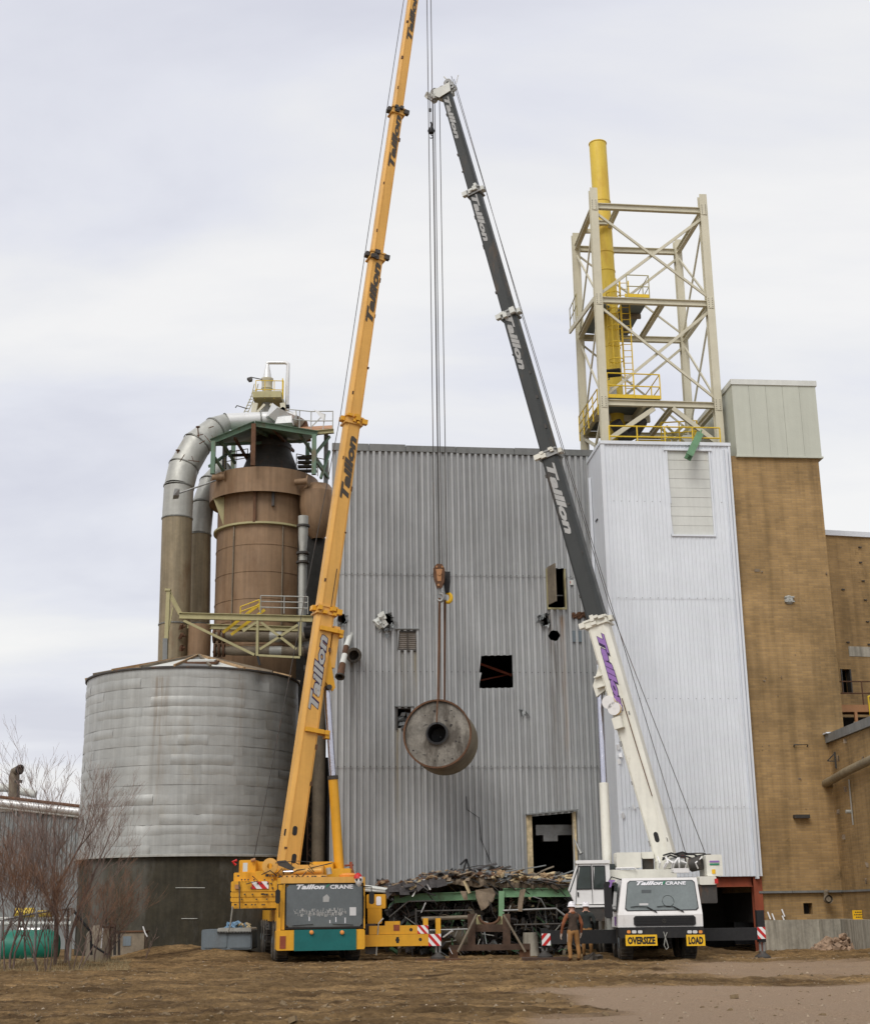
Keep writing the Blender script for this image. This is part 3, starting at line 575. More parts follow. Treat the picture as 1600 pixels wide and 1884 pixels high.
x0, z1 = wlc(1226, 829); x1, z0 = wlc(1313, 985); z1 = wlc(1265, 830)[1]
b = MB(WF)
for z in wt[1:-1]:
    for k in range(int(ww/.33)):
        if not (x0-.1 < .1+k*.33 < x1+.1 and z0 < z < z1): b.cbox((.1+k*.33, -.035, z+.03), (.025, .015, .025))
b.build('fasteners', 'greyshade', wb, kind='stuff')
zz = z0
n_ = 9
for k in range(n_):
    b = MB(WF); b.box((x0, .02+.006*(k % 2), z0+(z1-z0)*k/n_+.012), (x1-.0, .06+.006*(k % 2), z0+(z1-z0)*(k+1)/n_)); b.build('infill_board', 'offwhite', wb)
b = MB(WF); t = .06; b.box((x0-t-.08, -.09, z1), (x1+t+.08, .02, z1+t+.02)); b.box((x0-t, -.06, z0), (x0, .02, z1)); b.box((x1, -.06, z0), (x1+t, .02, z1)); b.box((x0-.02, -.08, z0-.07), (x1+.06, .02, z0)); b.build('panel_frame', 'white', wb)
b = MB(WF); b.box((-.03, -.06, zb), (.14, .02, zw-.06)); b.box((ww-.06, -.06, zb), (ww+.03, .02, zw-.06)); b.build('corner_trim', 'white', wb)
b = MB(WF); b.box((-.05, -.09, zw-.14), (ww+.05, .12, zw)); b.build('parapet_cap', 'white', wb)
b = MB(WF); b.box((-.02, .02, zb), (.03, 2.6, zw-.1)); b.build('side_wall', 'white', wb)
b = MB(WF); b.box((-.06, .12, zw-.14), (.1, 2.9, zw+.0)); b.build('side_cap', 'white', wb)
b = MB(WF); b.box((.05, 5.5, zb), (ww, 5.6, zw-.2)); b.box((ww-.05, .1, zb), (ww, 5.5, zw-.2)); b.box((.05, .1, zw-.34), (ww-.05, 5.5, zw-.2)); b.box((.05, .1, zb-.0), (ww-.05, 5.5, zb+.1)); b.box((.03, 2.6, zb), (.05, 5.5, zw-.2)); b.build('shell', 'greyshade', wb)
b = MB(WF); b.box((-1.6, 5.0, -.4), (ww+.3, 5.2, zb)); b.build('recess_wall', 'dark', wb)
b = MB(WF); p = onf(WF, 1100, 954, 1.0); b.box((-.06, 1.1, p[1]-.02), (-.03, 1.5, p[1]+.03)); b.build('bolt_strip', 'ink', wb)
b = MB(WF); b.box((-1.3, 1.7, zb), (-.22, 1.76, 12)) if False else b.box((-.16, 2.0, 0.1), (-.05, 2.08, zw-1.0)); b.build('downpipe', 'white', wb)
for (xa) in (ww-.75, ww-.30):
    pass
b = MB(WF); b.ibeam((ww-.14, .25, -.4), (ww-.14, .25, zb), .34, .34, .03, up=(0, 1, 0)); b.build('red_column', 'redsteel', wb)
b = MB(WF); b.ibeam((-.0, .25, zb-.2), (ww-.34, .25, zb-.2), .3, .38, .03); b.build('red_beam', 'redsteel', wb)
b = MB(WF); b.ibeam((ww-2.2, 3.5, -.3), (ww-2.2, 3.5, zb), .3, .3, .03, up=(0, 1, 0)); b.build('rear_column', 'brownrust', wb)
# torn plastic scraps on the wall near the crane boom
for u, v in ((1137, 1375), (1140, 1390), (1138, 1402), (1145, 1320), (1165, 1485), (1145, 1500)):
    b = MB(WF); q = wlc(u, v); b.chunk((q[0], -.07, q[1]), (.16, .06, .2), rr); b.build('torn_scrap', 'signwhite', wb)
# green pole leaning out over the roof edge
t = thing('green_pole', WF @ V((0, 0, zw)), 'green steel section poking out over the white roof edge', 'pole')
def wp(u, v, y): q = onf(WF, u, v, y); return WF @ V((q[0], y, q[1]))
b = MB(); b.ibeam(wp(1266, 841, -.8), wp(1286, 800, .5), .30, .26, .03, (0, -1, 0)); b.build('beam', 'green', t); b = MB(); b.beam(wp(1287, 798, .5), wp(1290, 791, .8), .06, .06); b.build('tip_bracket', 'palegreen', t)
# ================================================================ brick building
A2 = radians(5.6)
p2 = P(1353, 1000, 56.3); BF = frame((p2.x, 56.3, 0), A2)
def bl(u, v, y=0): return onf(BF, u, v, y)
bw = bl(1530, 1110)[0]; zr = bl(1430, 700, -.1)[1]; zc_ = bl(1430, 839, -.1)[1]
bb = thing('brick_building', BF.translation, 'tan brick tower block with a pale metal clad top, right of the white building', 'building')
lft = -.15
wd = [px_poly(BF, [(1478, 1662), (1495, 1664), (1494, 1682), (1480, 1681)])]
b = MB(BF); h = wd[0]; hx0 = min(p[0] for p in h); hx1 = max(p[0] for p in h); hz0 = min(p[1] for p in h); hz1 = max(p[1] for p in h)
zl = bl(1450, 1641)[1]; z0c = bl(1450, 1693, -.35)[1]
b.box((lft, 0, zl), (bw, 8, zc_)); b.build('brick_wall', 'brick', bb)
b = MB(BF)
for s in ((lft, z0c-.1, hx0, zl), (hx1, z0c-.1, bw, zl), (hx0, hz1, hx1, zl), (hx0, z0c-.1, hx1, hz0)): b.box((s[0], .06, s[1]), (s[2], .5, s[3]))
b.build('lower_wall', 'brick', bb)
b = MB(BF); b.box((lft, .5, z0c-.1), (bw, 8, zl)); b.build('wall_core', 'dark', bb)
for (xa, xb) in ((lft, bl(1455, 1640)[0]), (bl(1455, 1640)[0]+.02, bw-.02)):
    b = MB(BF); b.box((xa, -.1, zl-.05), (xb, .1, zl+.03)); b.build('ledge', 'greyshade', bb)
for k in range(24):
    pass
n_ = 5; mw = bl(1492, 720, -.1)[0]-bl(1338, 700, -.1)[0]; x0m = bl(1338, 700, -.1)[0]+.15; x1m = bw+.12
for k in range(n_):
    b = MB(BF); b.box((x0m+(x1m-x0m)*k/n_+.006, -.12-.004*(k % 2), zc_), (x0m+(x1m-x0m)*(k+1)/n_-.006, -.02, zr-.22)); b.build('cladding_panel', 'cladding', bb)
b = MB(BF); b.box((x0m+.01, -.10, zc_), (x1m, 8, zr-.25)); b.build('top_block', 'cladding', bb)
b = MB(BF); b.box((x0m-.04, -.17, zr-.24), (x1m+.05, 8.05, zr)); b.build('roof_cap', 'offwhite', bb)
b = MB(BF); b.box((x0m-.02, -.15, zc_-.07), (x1m+.06, 8, zc_)); b.build('drip_edge', 'cladding', bb)
b = MB(BF); b.box((lft-.12, -.32, zb-.1), (lft-.02, -.02, zc_+.2)); b.build('edge_trim', 'white', bb)
b = MB(BF); b.box((lft-.02, -.10, zb+.1), (lft+.06, 0, zc_-.5)); b.build('edge_flashing', 'offwhite', bb)
q = bl(1451, 1104); b = MB(BF); b.lathe((q[0], -.02, q[1]), [(.02, 0.1), (.12, .1), (.17, .04), (.2, 0)], 14, (0, -1, 0)); b.box((q[0]-.2, -.12, q[1]+.08), (q[0]+.2, 0, q[1]+.14)); b.box((q[0]-.2, -.12, q[1]-.1), (q[0]+.2, 0, q[1]-.06)); b.build('vent_cover', 'duct', bb)
q = bl(1472, 1503); b = MB(BF); b.cbox((q[0], -.12, q[1]), (.62, .25, .14)); b.build('wall_light', 'darksteel', bb)
x, z = bl(1472, 1371); b = MB(BF); b.tube([(x-.28, 0, z-.05), (x-.28, -.1, z), (x+.28, -.1, z), (x+.28, 0, z-.05)], .03, 8); b.build('wall_handle', 'darksteel', bb)
b = MB(BF)
for (u, v, s) in ((1392, 1050, .2), (1402, 1052, .16), (1519, 1056, .2), (1408, 1247, .14), (1437, 1247, .16), (1406, 1253, .14), (1470, 1433, .12), (1430, 1280, .08), (1403, 1328, .06), (1402, 1373, .05), (1414, 1372, .05), (1402, 1380, .05), (1414, 1381, .05), (1462, 1205, .05), (1392, 1203, .05), (1438, 1600, .04), (1383, 1590, .05), (1384, 1560, .05), (1482, 1489, .05)):
    q = bl(u, v); b.chunk((q[0], -.005, q[1]), (s, .03, s*.5), rr, .1)
tag(b.build('spalled_patches', 'slab', bb), kind='stuff')
q = bl(1517, 1655); b = MB(BF); b.lathe((q[0], -.25, q[1]), [(.16, .2), (.16, 0), (.1, -.02), (.1, .15), (0.01, .15)], 14, (0, -1, 0)); b.tube([(q[0], -.2, q[1]-.1), (q[0]-.05, -.3, q[1]+.25), (q[0]+.1, 0, q[1]+.3)], .09, 8); b.build('pipe_outlet', 'pipewrap', bb)
for (u, v) in ((1413, 1685), (1421, 1688), (1439, 1680), (1440, 1692)): b = MB(BF); q = bl(u, v); b.beam((q[0]-.04, -.06, q[1]+.14), (q[0]+.04, -.1, q[1]-.14), .05, .03, (0, -1, 0)); b.build('torn_strip', 'signwhite', bb)
# concrete plinth
b = MB(BF); xr = bl(1512, 1720, -.6)[0]; b.box((lft+.05, -.35, -.6), (xr, .06, z0c)); b.build('concrete_base', 'concrete', bb)
b = MB(BF); b.box((xr+.01, -.75, -.6), (bw+.3, .05, z0c+.01)); b.build('concrete_base', 'concrete', bb)
q = onf(BF, 1582, 1686, -2.2); b = MB(BF); b.box((q[0]-.29, -2.22, z0c+.0), (q[0]+.29, -2.18, z0c+.33)); sg = b.build('yellow_notice', 'signyellow', None)
WL[sg.name] = WL[sg.name]; tag(sg, 'small yellow notice board standing on the concrete base', 'sign')
sgp = BF @ V((q[0], -.375, 0))
b = MB(BF)
for (zq, a_) in ((.26, (-.2, .22)), (.17, (-.24, .22)), (.08, (-.18, .16))):
    x = a_[0]
    while x < a_[1]:
        l_ = rr.uniform(.03, .08); b.box((q[0]+x, -2.226, z0c+zq-.018), (q[0]+x+l_, -2.221, z0c+zq+.018)); x += l_+.02
b.build('worn_lettering', 'letgrey', sg, kind='stuff')
# lower annex running towards the camera on the right
p3 = P(1532, 1350, 56.1)
xA = bl(1531, 1450, 0)[0]
zA = bl(1532, 1352)[1]
an = thing('brick_annex', BF @ V((xA, 0, 0)), 'low tan brick annex with dark roof coping at the right edge', 'building')
AF = BF @ Matrix.Translation((xA, 0, 0)) @ Matrix.Rotation(radians(-4), 4, 'Z')
b = MB(AF); b.box((0, -9, z0c-.1), (8, .3, zA-.35)); b.build('brick_wall', 'brick', an)
for k in range(6): b = MB(AF); b.box((-.12, -1.5*k-1.46, zA-.34), (1.0, -1.5*k, zA-.0)); b.build('coping', 'greyshade', an)
b = MB(AF); b.box((-.42, -9, -.6), (8, -.5, z0c+.0)); b.build('concrete_base', 'concrete', an)
b = MB(AF); b.box((-.06, -9, zl-.05), (.02, .0, zl+.02)); b.build('ledge', 'greyshade', an)
b = MB(AF); b.box((1.0, -9, zA-.35), (8, .3, zA-.1)); b.build('roof', 'darksteel', an)
b = MB(AF); b.box((-.2, -.5, zA), (.35, .1, zA+.05)); b.build('flashing_flap', 'white', an)
b = MB(AF); z = onf(BF, 1560, 1436)[1]
def apz(y, v): q = AF @ V((-.3, y, 0)); return (-.3, y, zat(v, q))
qa_ = apz(-3.0, 1419); b.tube([(.0, .05, apz(.05, 1442)[2]), apz(-.15, 1441), apz(-1.2, 1434), qa_, (-.3, -9, qa_[2]+.3)], .16, 14); b.build('wall_pipe', 'ductbrown', an, True)
b = MB(AF); z = z+.7; b.beam((-.03, -.8, z-.3), (-.03, -.8, z+.35), .06, .06); b.beam((-.03, -.8, z+.3), (-.35, -.8, z+.0), .04, .04); b.beam((-.35, -.8, z), (-.03, -.8, z-.02), .04, .04); b.build('pipe_bracket', 'darksteel', an)
z = onf(BF, 1590, 1500)[1]; b = MB(AF); b.tube([(-.0, -2.2, z), (-.25, -2.2, z)], .07, 8); b.beam((-.05, -2.3, z-.5), (-.05, -2.3, z+1.2), .04, .05); b.build('hose_tap', 'duct', an)
b = MB(AF)
for k in range(9): b.chunk((-.01, rr.uniform(-5, -.4), rr.uniform(2, 9)), (.04, .2, .2), rr, .1)
b.build('spalled_patches', 'slab', an, kind='stuff')
# farther brick hall to the right
HF = frame(BF @ V((bw-.2, 4.0, 0)), radians(14))
zh = onf(HF, 1540, 977)[1]
hl = thing('rear_brick_hall', HF.translation, 'rear brick hall with white roof edge at the right of the picture', 'building')
dh = [px_poly(HF, [(1546, 1231), (1563, 1232), (1567, 1276), (1550, 1276)])][0]
dx0, dx1, dz0, dz1 = dh[0][0], dh[2][0], dh[2][1], dh[0][1]
b = MB(HF)
for s in ((-1.5, 0, dx0, zh-.2), (dx1, 0, 14, zh-.2), (dx0, dz1, dx1, zh-.2), (dx0, 0, dx1, dz0)): b.box((s[0], 0, s[1]), (s[2], .4, s[3]))
b.build('brick_wall', 'brick', hl)
b = MB(HF); b.box((-1.5, 1.5, 0), (14, 9, zh-.2)); b.box((dx0-.2, .4, dz0-.2), (dx1+.2, 1.5, dz0-.05)); b.build('wall_core', 'dark', hl)
b = MB(HF); b.box((dx0-.02, -.05, dz0), (dx0+.03, .3, dz1)); b.box((dx1-.02, -.03, dz0), (dx1+.04, .3, dz1)); b.build('door_frame', 'darksteel', hl)
b = MB(HF); b.box((-1.4, -.1, zh-.24), (14.2, .3, zh)); b.build('roof_edge', 'white', hl)
b = MB(HF); z = onf(HF, 1580, 1198)[1]; b.box((onf(HF, 1561, 1200)[0], -.02, z-.25), (13, .0, z+.2)); b.build('concrete_band', 'concrete', hl)
b = MB(HF)
for (u, v) in ((1581, 1007), (1582, 1035), (1587, 1069), (1591, 1104), (1595, 1144), (1598, 1186), (1550, 1085), (1559, 1182)): q = onf(HF, u, v); b.cbox((q[0], -.03, q[1]), (.14, .06, .05))
b.build('anchor_stubs', 'darksteel', hl, kind='stuff')
# orange walkway above the annex roof
cw = thing('orange_walkway', BF @ V((bw+.6, 1.4, zA)), 'orange brown steel walkway with handrail above the annex roof', 'walkway')
CF = BF @ Matrix.Translation((bw, 2.0, 0))
def cp(u, v): q = onf(CF, u, v); return q
x0, zq1 = cp(1554, 1297); zq0 = cp(1554, 1310)[1]
b = MB(CF); b.box((x0-.5, 0, zq0), (8, .12, zq1)); b.build('edge_beam', 'orange', cw)
b = MB(CF); b.box((x0-.5, .12, zq0+.1), (8, 1.6, zq0+.16)); b.build('deck', 'rust', cw)
b = MB(CF); rail(b, [(x0-.3, .05, zq1), (7.5, .05, zq1)], 1.0, 1.1, .03); b.build('railing', 'rust', cw)
for xq in (x0+.45, x0+2.4): b = MB(CF); b.beam((xq, .06, zA-.4), (xq, .06, zq0), .12, .12); b.build('leg', 'orange', cw)
b = MB(CF); b.tube([(x0+1.0, -.3, zA-.2), (x0+.92, -.3, zq0+.6), (x0+1.5, -.3, zq0+.75)], .045, 6); b.tube([(x0+.97, -.3, zA+.4), (x0+1.6, -.3, zA+.55)], .035, 6); b.build('yellow_handrail', 'safety', cw)
b = MB(CF); b.box((x0-.4, 1.7, zA-.6), (8, 1.9, zq0)); b.build('back_plate', 'dark', cw)
# brick rubble against the plinth
t = MB(); r2 = random.Random(11)
g0 = BF @ V((xr+.8, -1.3, 0))
for k in range(420):
    a = r2.uniform(-.9, 3.4); d = r2.uniform(-.5, .45); hgt = .62*math.exp(-(d/.4)**2)*min(1, (a+1.5)/1.5)
    p = BF @ V((xr+.3+a, -1.35+d-.75*max(0, a), 0)); s = r2.uniform(.5, 1.3); t.chunk((p.x, p.y, gz(p.x, p.y)+hgt*r2.uniform(.2, 1)), (.34*s, .2*s, .14*s), r2)
M['rubble'] = mat('broken brick rubble', (.36, .25, .17), .9, 0, .35, 5)
tag(t.build('rubble', 'rubble'), 'heap of broken tan bricks against the concrete base at the right', 'rubble', kind='stuff')
# ================================================================ silo
Ys = 62.0; ctr = P(352, 1400, Ys); SR = 4.70
cx, cy = ctr.x, ctr.y
fr0 = V((cx, cy-SR, 0)); zs0 = zat(1574, fr0); zs1 = zat(1228, fr0)
silo = thing('silo', (cx, cy, 0), 'big round dull metal storage tank with dented sheet jacket and dark base', 'storage tank')
b = MB(); b.lathe((cx, cy, 0), [(SR-.12, -.3), (SR-.12, zs0+.1)], 96); b.build('tank_base', 'silodark', silo, True)
b = MB(); b.lathe((cx, cy, 0), [(SR-.4, zs0+.05), (SR-.4, zs1-.1)], 96); b.build('tank_wall', 'greyshade', silo, True)
b = MB(); b.lathe((cx, cy, 0), [(SR-.1, zs0-.03), (SR+.09, zs0-.05), (SR+.09, zs0+.03), (SR-.02, zs0+.05)], 96); b.build('base_angle', 'duct', silo, True)
nr = 19; hr = (zs1-zs0)/nr; r3 = random.Random(21); az = radians(268)
dents = [(247+10, zs0+hr*3.2, .10), (318, zs1-.35, .16), (262, zs0+hr*7, .05), (285, zs0+hr*4.2, .09), (250, zs1-1.6, .05)]
for i in range(nr):
    a = radians(165)+r3.uniform(0, .3)
    while a < radians(382):
        wd_ = r3.choice([.30, .42, .55, .26]); a2 = min(a+wd_, radians(390)); n = max(2, int((a2-a)/.05)); b = MB(); o = r3.uniform(0, .009) + (.006 if i % 2 else 0); vs = []
        bulge = r3.uniform(0, .035)*r3.random()
        rows = 5
        for k in range(rows):
            zz = zs0+i*hr+(hr+.02)*k/(rows-1)
            for j in range(n+1):
                aj = a+(a2-a)*j/n+.004; t = sin(pi*k/(rows-1))*bulge+.007*(1-k/(rows-1))
                dd = sum(-dp*math.exp(-((math.degrees(aj)-ad_)/3.6)**2-((zz-dz_)/.45)**2) for ad_, dz_, dp in dents)+noise.noise(V((aj*9, zz*1.4, i)))*.014
                r_1 = SR-.04+o+t+dd; vs.append((cx+r_1*cos(aj), cy+r_1*sin(aj), zz))
        b.add(vs, [[k*(n+1)+j, k*(n+1)+j+1, (k+1)*(n+1)+j+1, (k+1)*(n+1)+j] for k in range(rows-1) for j in range(n)])
        b.build('jacket_sheet', 'silo', silo, True); a = a2
b = MB(); b.lathe((cx, cy, 0), [(SR-.05, zs1-.03), (SR+.05, zs1-.02), (SR+.05, zs1+.05), (SR-.05, zs1+.08)], 96); b.build('rim_angle', 'darksteel', silo, True)
ap = V((cx+.15, cy, zat(1207, V((cx+.15, cy, 0))))); nseg = 20
for k in range(nseg):
    a = 2*pi*k/nseg; a2 = 2*pi*(k+1)/nseg
    q = [V((cx+SR*cos(t), cy+SR*sin(t), zs1+.03)) for t in (a, a2)]
    b = MB(); b.add([q[0], q[1], ap], [[0, 1, 2]]); b.build('roof_sheet', ('offwhite', 'wood', 'offwhite', 'greyshade')[k % 4], silo)
    b = MB(); b.beam(q[0]+V((0, 0, .06))+(q[0]-ap)*.015, ap+V((0, 0, .05)), .08, .10); b.build('rafter', ('pipewrap', 'wood')[k % 2], silo)
b = MB(); q = P(372, 1219, Ys-2.9); b.cbox(q+V((0, 0, .0)), (1.35, .9, .10), Matrix.Rotation(.24, 3, 'X')); b.build('roof_hatch', 'rust', silo)
b = MB(); b.cbox(q+V((0, -.02, .08)), (1.15, .7, .06), Matrix.Rotation(.24, 3, 'X')); b.build('hatch_cover', 'offwhite', silo)
# marks on the dark base
b = MB(); aa = [radians(t) for t in (250, 262)]
for (u0, u1, v) in ((322, 376, 1634), (333, 362, 1691)):
    pp = []
    for k in range(7):
        u = u0+(u1-u0)*k/6; dx = P(u, v, cy-SR).x-cx; y = cy-sqrt(SR*SR-dx*dx); pp.append(V((P(u, v, y).x, y-.0+.11, zat(v, V((dx+cx, y, 0))))))
    b = MB(); b.tube(pp, .02, 4); b.build('weld_bar', 'duct', silo)
# ================================================================ process vessel tower
Yv = 70.0; vc = P(482, 1100, Yv); vx, vy = vc.x, vc.y
t = thing('process_vessel', (vx, vy, 0), 'tall brown round process vessel with wide collar behind the silo', 'vessel')
def zf(v, r, x=0): return zat(v, V((vx+x, vy-r, 0)))
s_ = pxm(V((vx, vy-2.5, 20)))
r1 = 88*s_; r2_ = 104*s_; zb1 = zf(962, r1); zb2 = zf(903, r2_); zb3 = zf(858, r2_)
b = MB(); b.lathe((vx, vy, 0), [(r1, 0), (r1, zb1)], 64); b.build('lower_shell', 'vessel', t, True)
b = MB(); b.lathe((vx, vy, 0), [(r1, zb1-.06), (r1+.17, zb1-.05), (r1+.17, zb1+.05), (r1, zb1+.06)], 64); b.build('ring_flange', 'olive', t, True)
b = MB(); b.lathe((vx, vy, 0), [(r1-.02, zb1+.05), (r1-.02, zb2+.3)], 64); b.build('neck_shell', 'vessel', t, True)
for v in (1000, 1050, 1100, 1140, 1185):
    z = zf(v, r1); b = MB(); b.lathe((vx, vy, 0), [(r1, z-.025), (r1+.022, z-.02), (r1+.022, z+.02), (r1, z+.025)], 64); b.build('weld_band', 'vessel', t, True)
b = MB(); b.lathe((vx, vy, 0), [(r1-.1, zb2+.28), (r2_, zb2), (r2_, zb3), (r2_-.12, zb3+.02), (r2_-.12, zb3-.3), (1.2, zb3-.3)], 64); b.build('collar', 'vessel', t, True)
zc1 = zf(820, .9); b = MB(); b.lathe((vx+.3, vy, 0), [(1.75, zb3-.3), (1.70, zb3+.1), (1.05, zc1), (1.1, zc1+.04), (1.1, zc1+.3), (.9, zc1+.3), (.85, zc1+.9)], 40); b.build('cone', 'darksteel', t, True)
for (u, v0, v1, mt) in ((469, 905, 962, 'rust'), (502, 895, 932, 'darksteel')):
    x = P(u, 930, vy-r1).x; b = MB(); y_ = vy-sqrt(max(.1, r1*r1-(x-vx)**2)); b.beam((x, y_-.1, zat(v0, V((x, y_, 0)))), (x, y_-.1, zat(v1, V((x, y_, 0)))), .14, .14); b.build('stiffener', mt, t)
b = MB(); x = P(395, 900, vy-1).x; b.prism([(x, vy-1.5, zb2+.1), (x+.7, vy-1.5, zb2+.1), (x+.62, vy-1.5, zb1+.05)], (0, .05, 0)); b.build('gusset', 'olive', t)
for u, v in ((405, 880), (556, 888)):
    p = P(u, v, vy-r2_+.6 if u > 500 else vy-r2_+.9); b = MB(); b.tube([p+V((-.35, -.1, 0)), p+V((.3, -.25, 0))], .17, 12); b.lathe(p+V((.3, -.25, 0)), [(.3, 0), (.3, .06), (0, .06)], 12, (1, -.2, 0)); b.build('nozzle', 'vessel', t, True)
b = MB(); b.tube([P(362, 898, 66.0) if False else P(325, 909, 66.2), P(397, 884, 66.9)], .045, 6); b.chunk(P(325, 909, 66.2), (.5, .3, .3), rr); b.build('floodlight_arm', 'steel', t)
b = MB()
for k in range(60):
    a_ = radians(rr.uniform(185, 355)); z_ = rr.uniform(zb1-9, zb1-.2); L_ = rr.uniform(.3, 1.6); b.beam((vx+(r1+.004)*cos(a_), vy+(r1+.004)*sin(a_), z_), (vx+(r1+.004)*cos(a_), vy+(r1+.004)*sin(a_), z_-L_), .035, .008)
b.build('rust_runs', 'rust', t, kind='stuff') if False else None
for u in (430, 520): b = MB(); x = P(u, 930, vy-r1).x; y_ = vy-sqrt(max(.1, r1*r1-(x-vx)**2)); b.tube([(x, y_-.06, zat(968, V((x, y_, 0)))), (x, y_-.06, zat(1150, V((x, y_, 0))))], .035, 6); b.build('conduit', 'pipewrap', t)
# right hand bulge and downcomer pipe
b = MB(); p = P(585, 900, 68.5); b.lathe((p.x, p.y, 0), [(.3, zf(978, r1)-.2), (.75, zf(965, r1)), (.95, zf(925, r1)), (.95, zf(900, r1)), (.6, zf(885, r1))], 24); b.build('side_collar', 'vessel', t, True)
b = MB(); pts = [P(558, v, 66.9) for v in (950, 990, 1010, 1060, 1130, 1200)]; b.tube([(pts[0].x, p_.y, p_.z) for p_ in pts], [.26, .24, .19, .21, .19, .19], 14); b.build('downcomer', 'duct', t, True)
for v in (968, 1018, 1035): b = MB(); p = P(558, v, 66.9); b.lathe((pts[0].x, p.y, p.z), [(.2, -.07), (.33, -.05), (.33, .05), (.2, .07)], 16); b.build('pipe_flange', 'darksteel', t, True)
# dark process structure behind the yellow boom, between silo and grey building
t = thing('process_shed', P(575, 1600, 64), 'dark narrow process structure in the gap between silo and grey building', 'structure')
def bx(t, u0, v0, u1, v1, Y, dep, name, mt, z0=None):
    p = P(u0, v0, Y); q = P(u1, v1, Y); zlo = q.z if z0 is None else z0
    b = MB(); b.box((p.x, Y, zlo), (P(u1, v1, Y).x, Y+dep, p.z)); return b.build(name, mt, t)
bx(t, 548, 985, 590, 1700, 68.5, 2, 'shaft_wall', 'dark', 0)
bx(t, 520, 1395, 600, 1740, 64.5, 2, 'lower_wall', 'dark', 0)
b = MB(); q = P(587, 1400, 62.5); b.tube([(q.x, 62.5, -.1), (q.x, 62.5, zat(1262, q))], .30, 16); b.build('vertical_pipe', 'pipewrap', t, True)
b = MB(); q2 = P(572, 1400, 62.5)
b.beam((q2.x-.12, 62.5, 0), (q2.x-.12, 62.5, zat(1300, q2)), .05, .05); b.beam((q2.x+.22, 62.5, 0), (q2.x+.22, 62.5, zat(1300, q2)), .05, .05); k = 0; z = .3
while z < zat(1310, q2): b.beam((q2.x-.12 if k % 2 else q2.x+.22, 62.5, z), (q2.x+.22 if k % 2 else q2.x-.12, 62.5, z+.35), .03, .03); z += .35; k += 1
tag(b.build('lattice_mast', 'brownrust', t))
for (v, hh) in ((1158, .5), (1192, .75), (1228, .45)):
    b = MB(); p = P(596, v, 66); b.tube([P(560, v+6, 66), P(600, v, 66), P(612, v+12, 65)], hh*.6, 12); b.build('cross_pipe', 'darksteel', t, True)
bx(t, 580, 1090, 600, 1700, 67.8, 1.2, 'shaft_wall', 'dark', 0) if False else None
# ---------------------------------------------------------------- large ducts
def duct(name, Y, path, secs, label, rscale=1):
    t = thing(name, P(path[0][0], 1600, Y), label, 'duct')
    pts = [P(u, v, Y+dy) for u, v, r, dy in path]; rs = [r*pxm(p) for (u, v, r, dy), p in zip(path, pts)]
    for i0, i1, mt, nm in secs:
        b = MB(); b.tube(pts[i0:i1+1], rs[i0:i1+1], 28, cap=False, up=(0, -1, 0)); b.build(nm, mt, t, True)
        for j in (i0, i1):
            a = (pts[min(j+1, len(pts)-1)]-pts[max(j-1, 0)]).normalized(); b = MB(); b.lathe(pts[j], [(rs[j], -.04), (rs[j]+.035, -.03), (rs[j]+.035, .03), (rs[j], .04)], 28, a); b.build('seam_band', 'duct' if i0 else 'ductbrown', t, True)
    return t, pts
pth = [(317, 1330, 29.5, 0), (321, 1150, 28.5, 0), (326, 955, 27.5, 0), (329, 897, 27, 0), (338, 860, 27.5, .3), (362, 818, 27, .7), (396, 788, 22, 1.2), (416, 776, 15.5, 1.6), (480, 772, 14.5, 2.0), (545, 770, 13.5, 2.2)]
dt, dp_ = duct('large_duct', 68.0, pth, [(0, 1, 'ductbrown', 'riser'), (1, 2, 'ductbrown', 'riser'), (2, 3, 'duct', 'riser'), (3, 4, 'duct', 'elbow_segment'), (4, 5, 'duct', 'elbow_segment'), (5, 6, 'duct', 'elbow_segment'), (6, 7, 'duct', 'elbow_segment'), (7, 8, 'silver', 'cross_duct'), (8, 9, 'silver', 'cross_duct')], 'large round grey duct rising beside the brown vessel and bending over to the right')
b = MB()
for u, v, a, l_ in ((330, 848, 1.0, .55), (345, 845, -.2, .75), (352, 838, -1.2, .4), (366, 815, .5, .4), (376, 800, -.9, .6), (389, 800, -1.1, .6), (383, 786, .3, .35), (362, 800, .2, .4)):
    p = P(u, v, 67.1); dd = V((cos(a), -.05, sin(a)))*l_; b.beam(p+V((0, .12, 0)), p+dd*.8+V((0, .1, 0)), .03, .05, (0, -1, 0))
tag(b.build('torn_seams', 'rust', dt), kind='stuff')
for u, v in ((327, 830), (364, 787)): p = P(u, v, 67.8); b = MB(); b.tube([p-V((-.05, 0, .5)), p], .035, 6); b.lathe(p, [(.02, 0), (.11, .02), (.11, .07), (0, .09)], 10); b.build('vent_stub', 'rust', dt)
b = MB(); a_ = (dp_[8]-dp_[7]).normalized(); p = P(441, 775, 69.8); b.lathe(p, [(.40, -.09), (.45, -.09), (.45, .09), (.40, .09)], 20, a_); b.build('clamp_band', 'rust', dt, True)
pth2 = [(362, 1330, 21.5, 0), (365, 1150, 21, 0), (368, 985, 20, 0), (373, 930, 20, .3), (386, 890, 19, .9), (410, 862, 17, 1.8)]
duct('rear_duct', 70.3, pth2, [(0, 1, 'ductbrown', 'riser'), (1, 2, 'ductbrown', 'riser'), (2, 3, 'duct', 'elbow_segment'), (3, 4, 'duct', 'elbow_segment'), (4, 5, 'duct', 'elbow_segment')], 'second round duct partly hidden behind the large grey one')
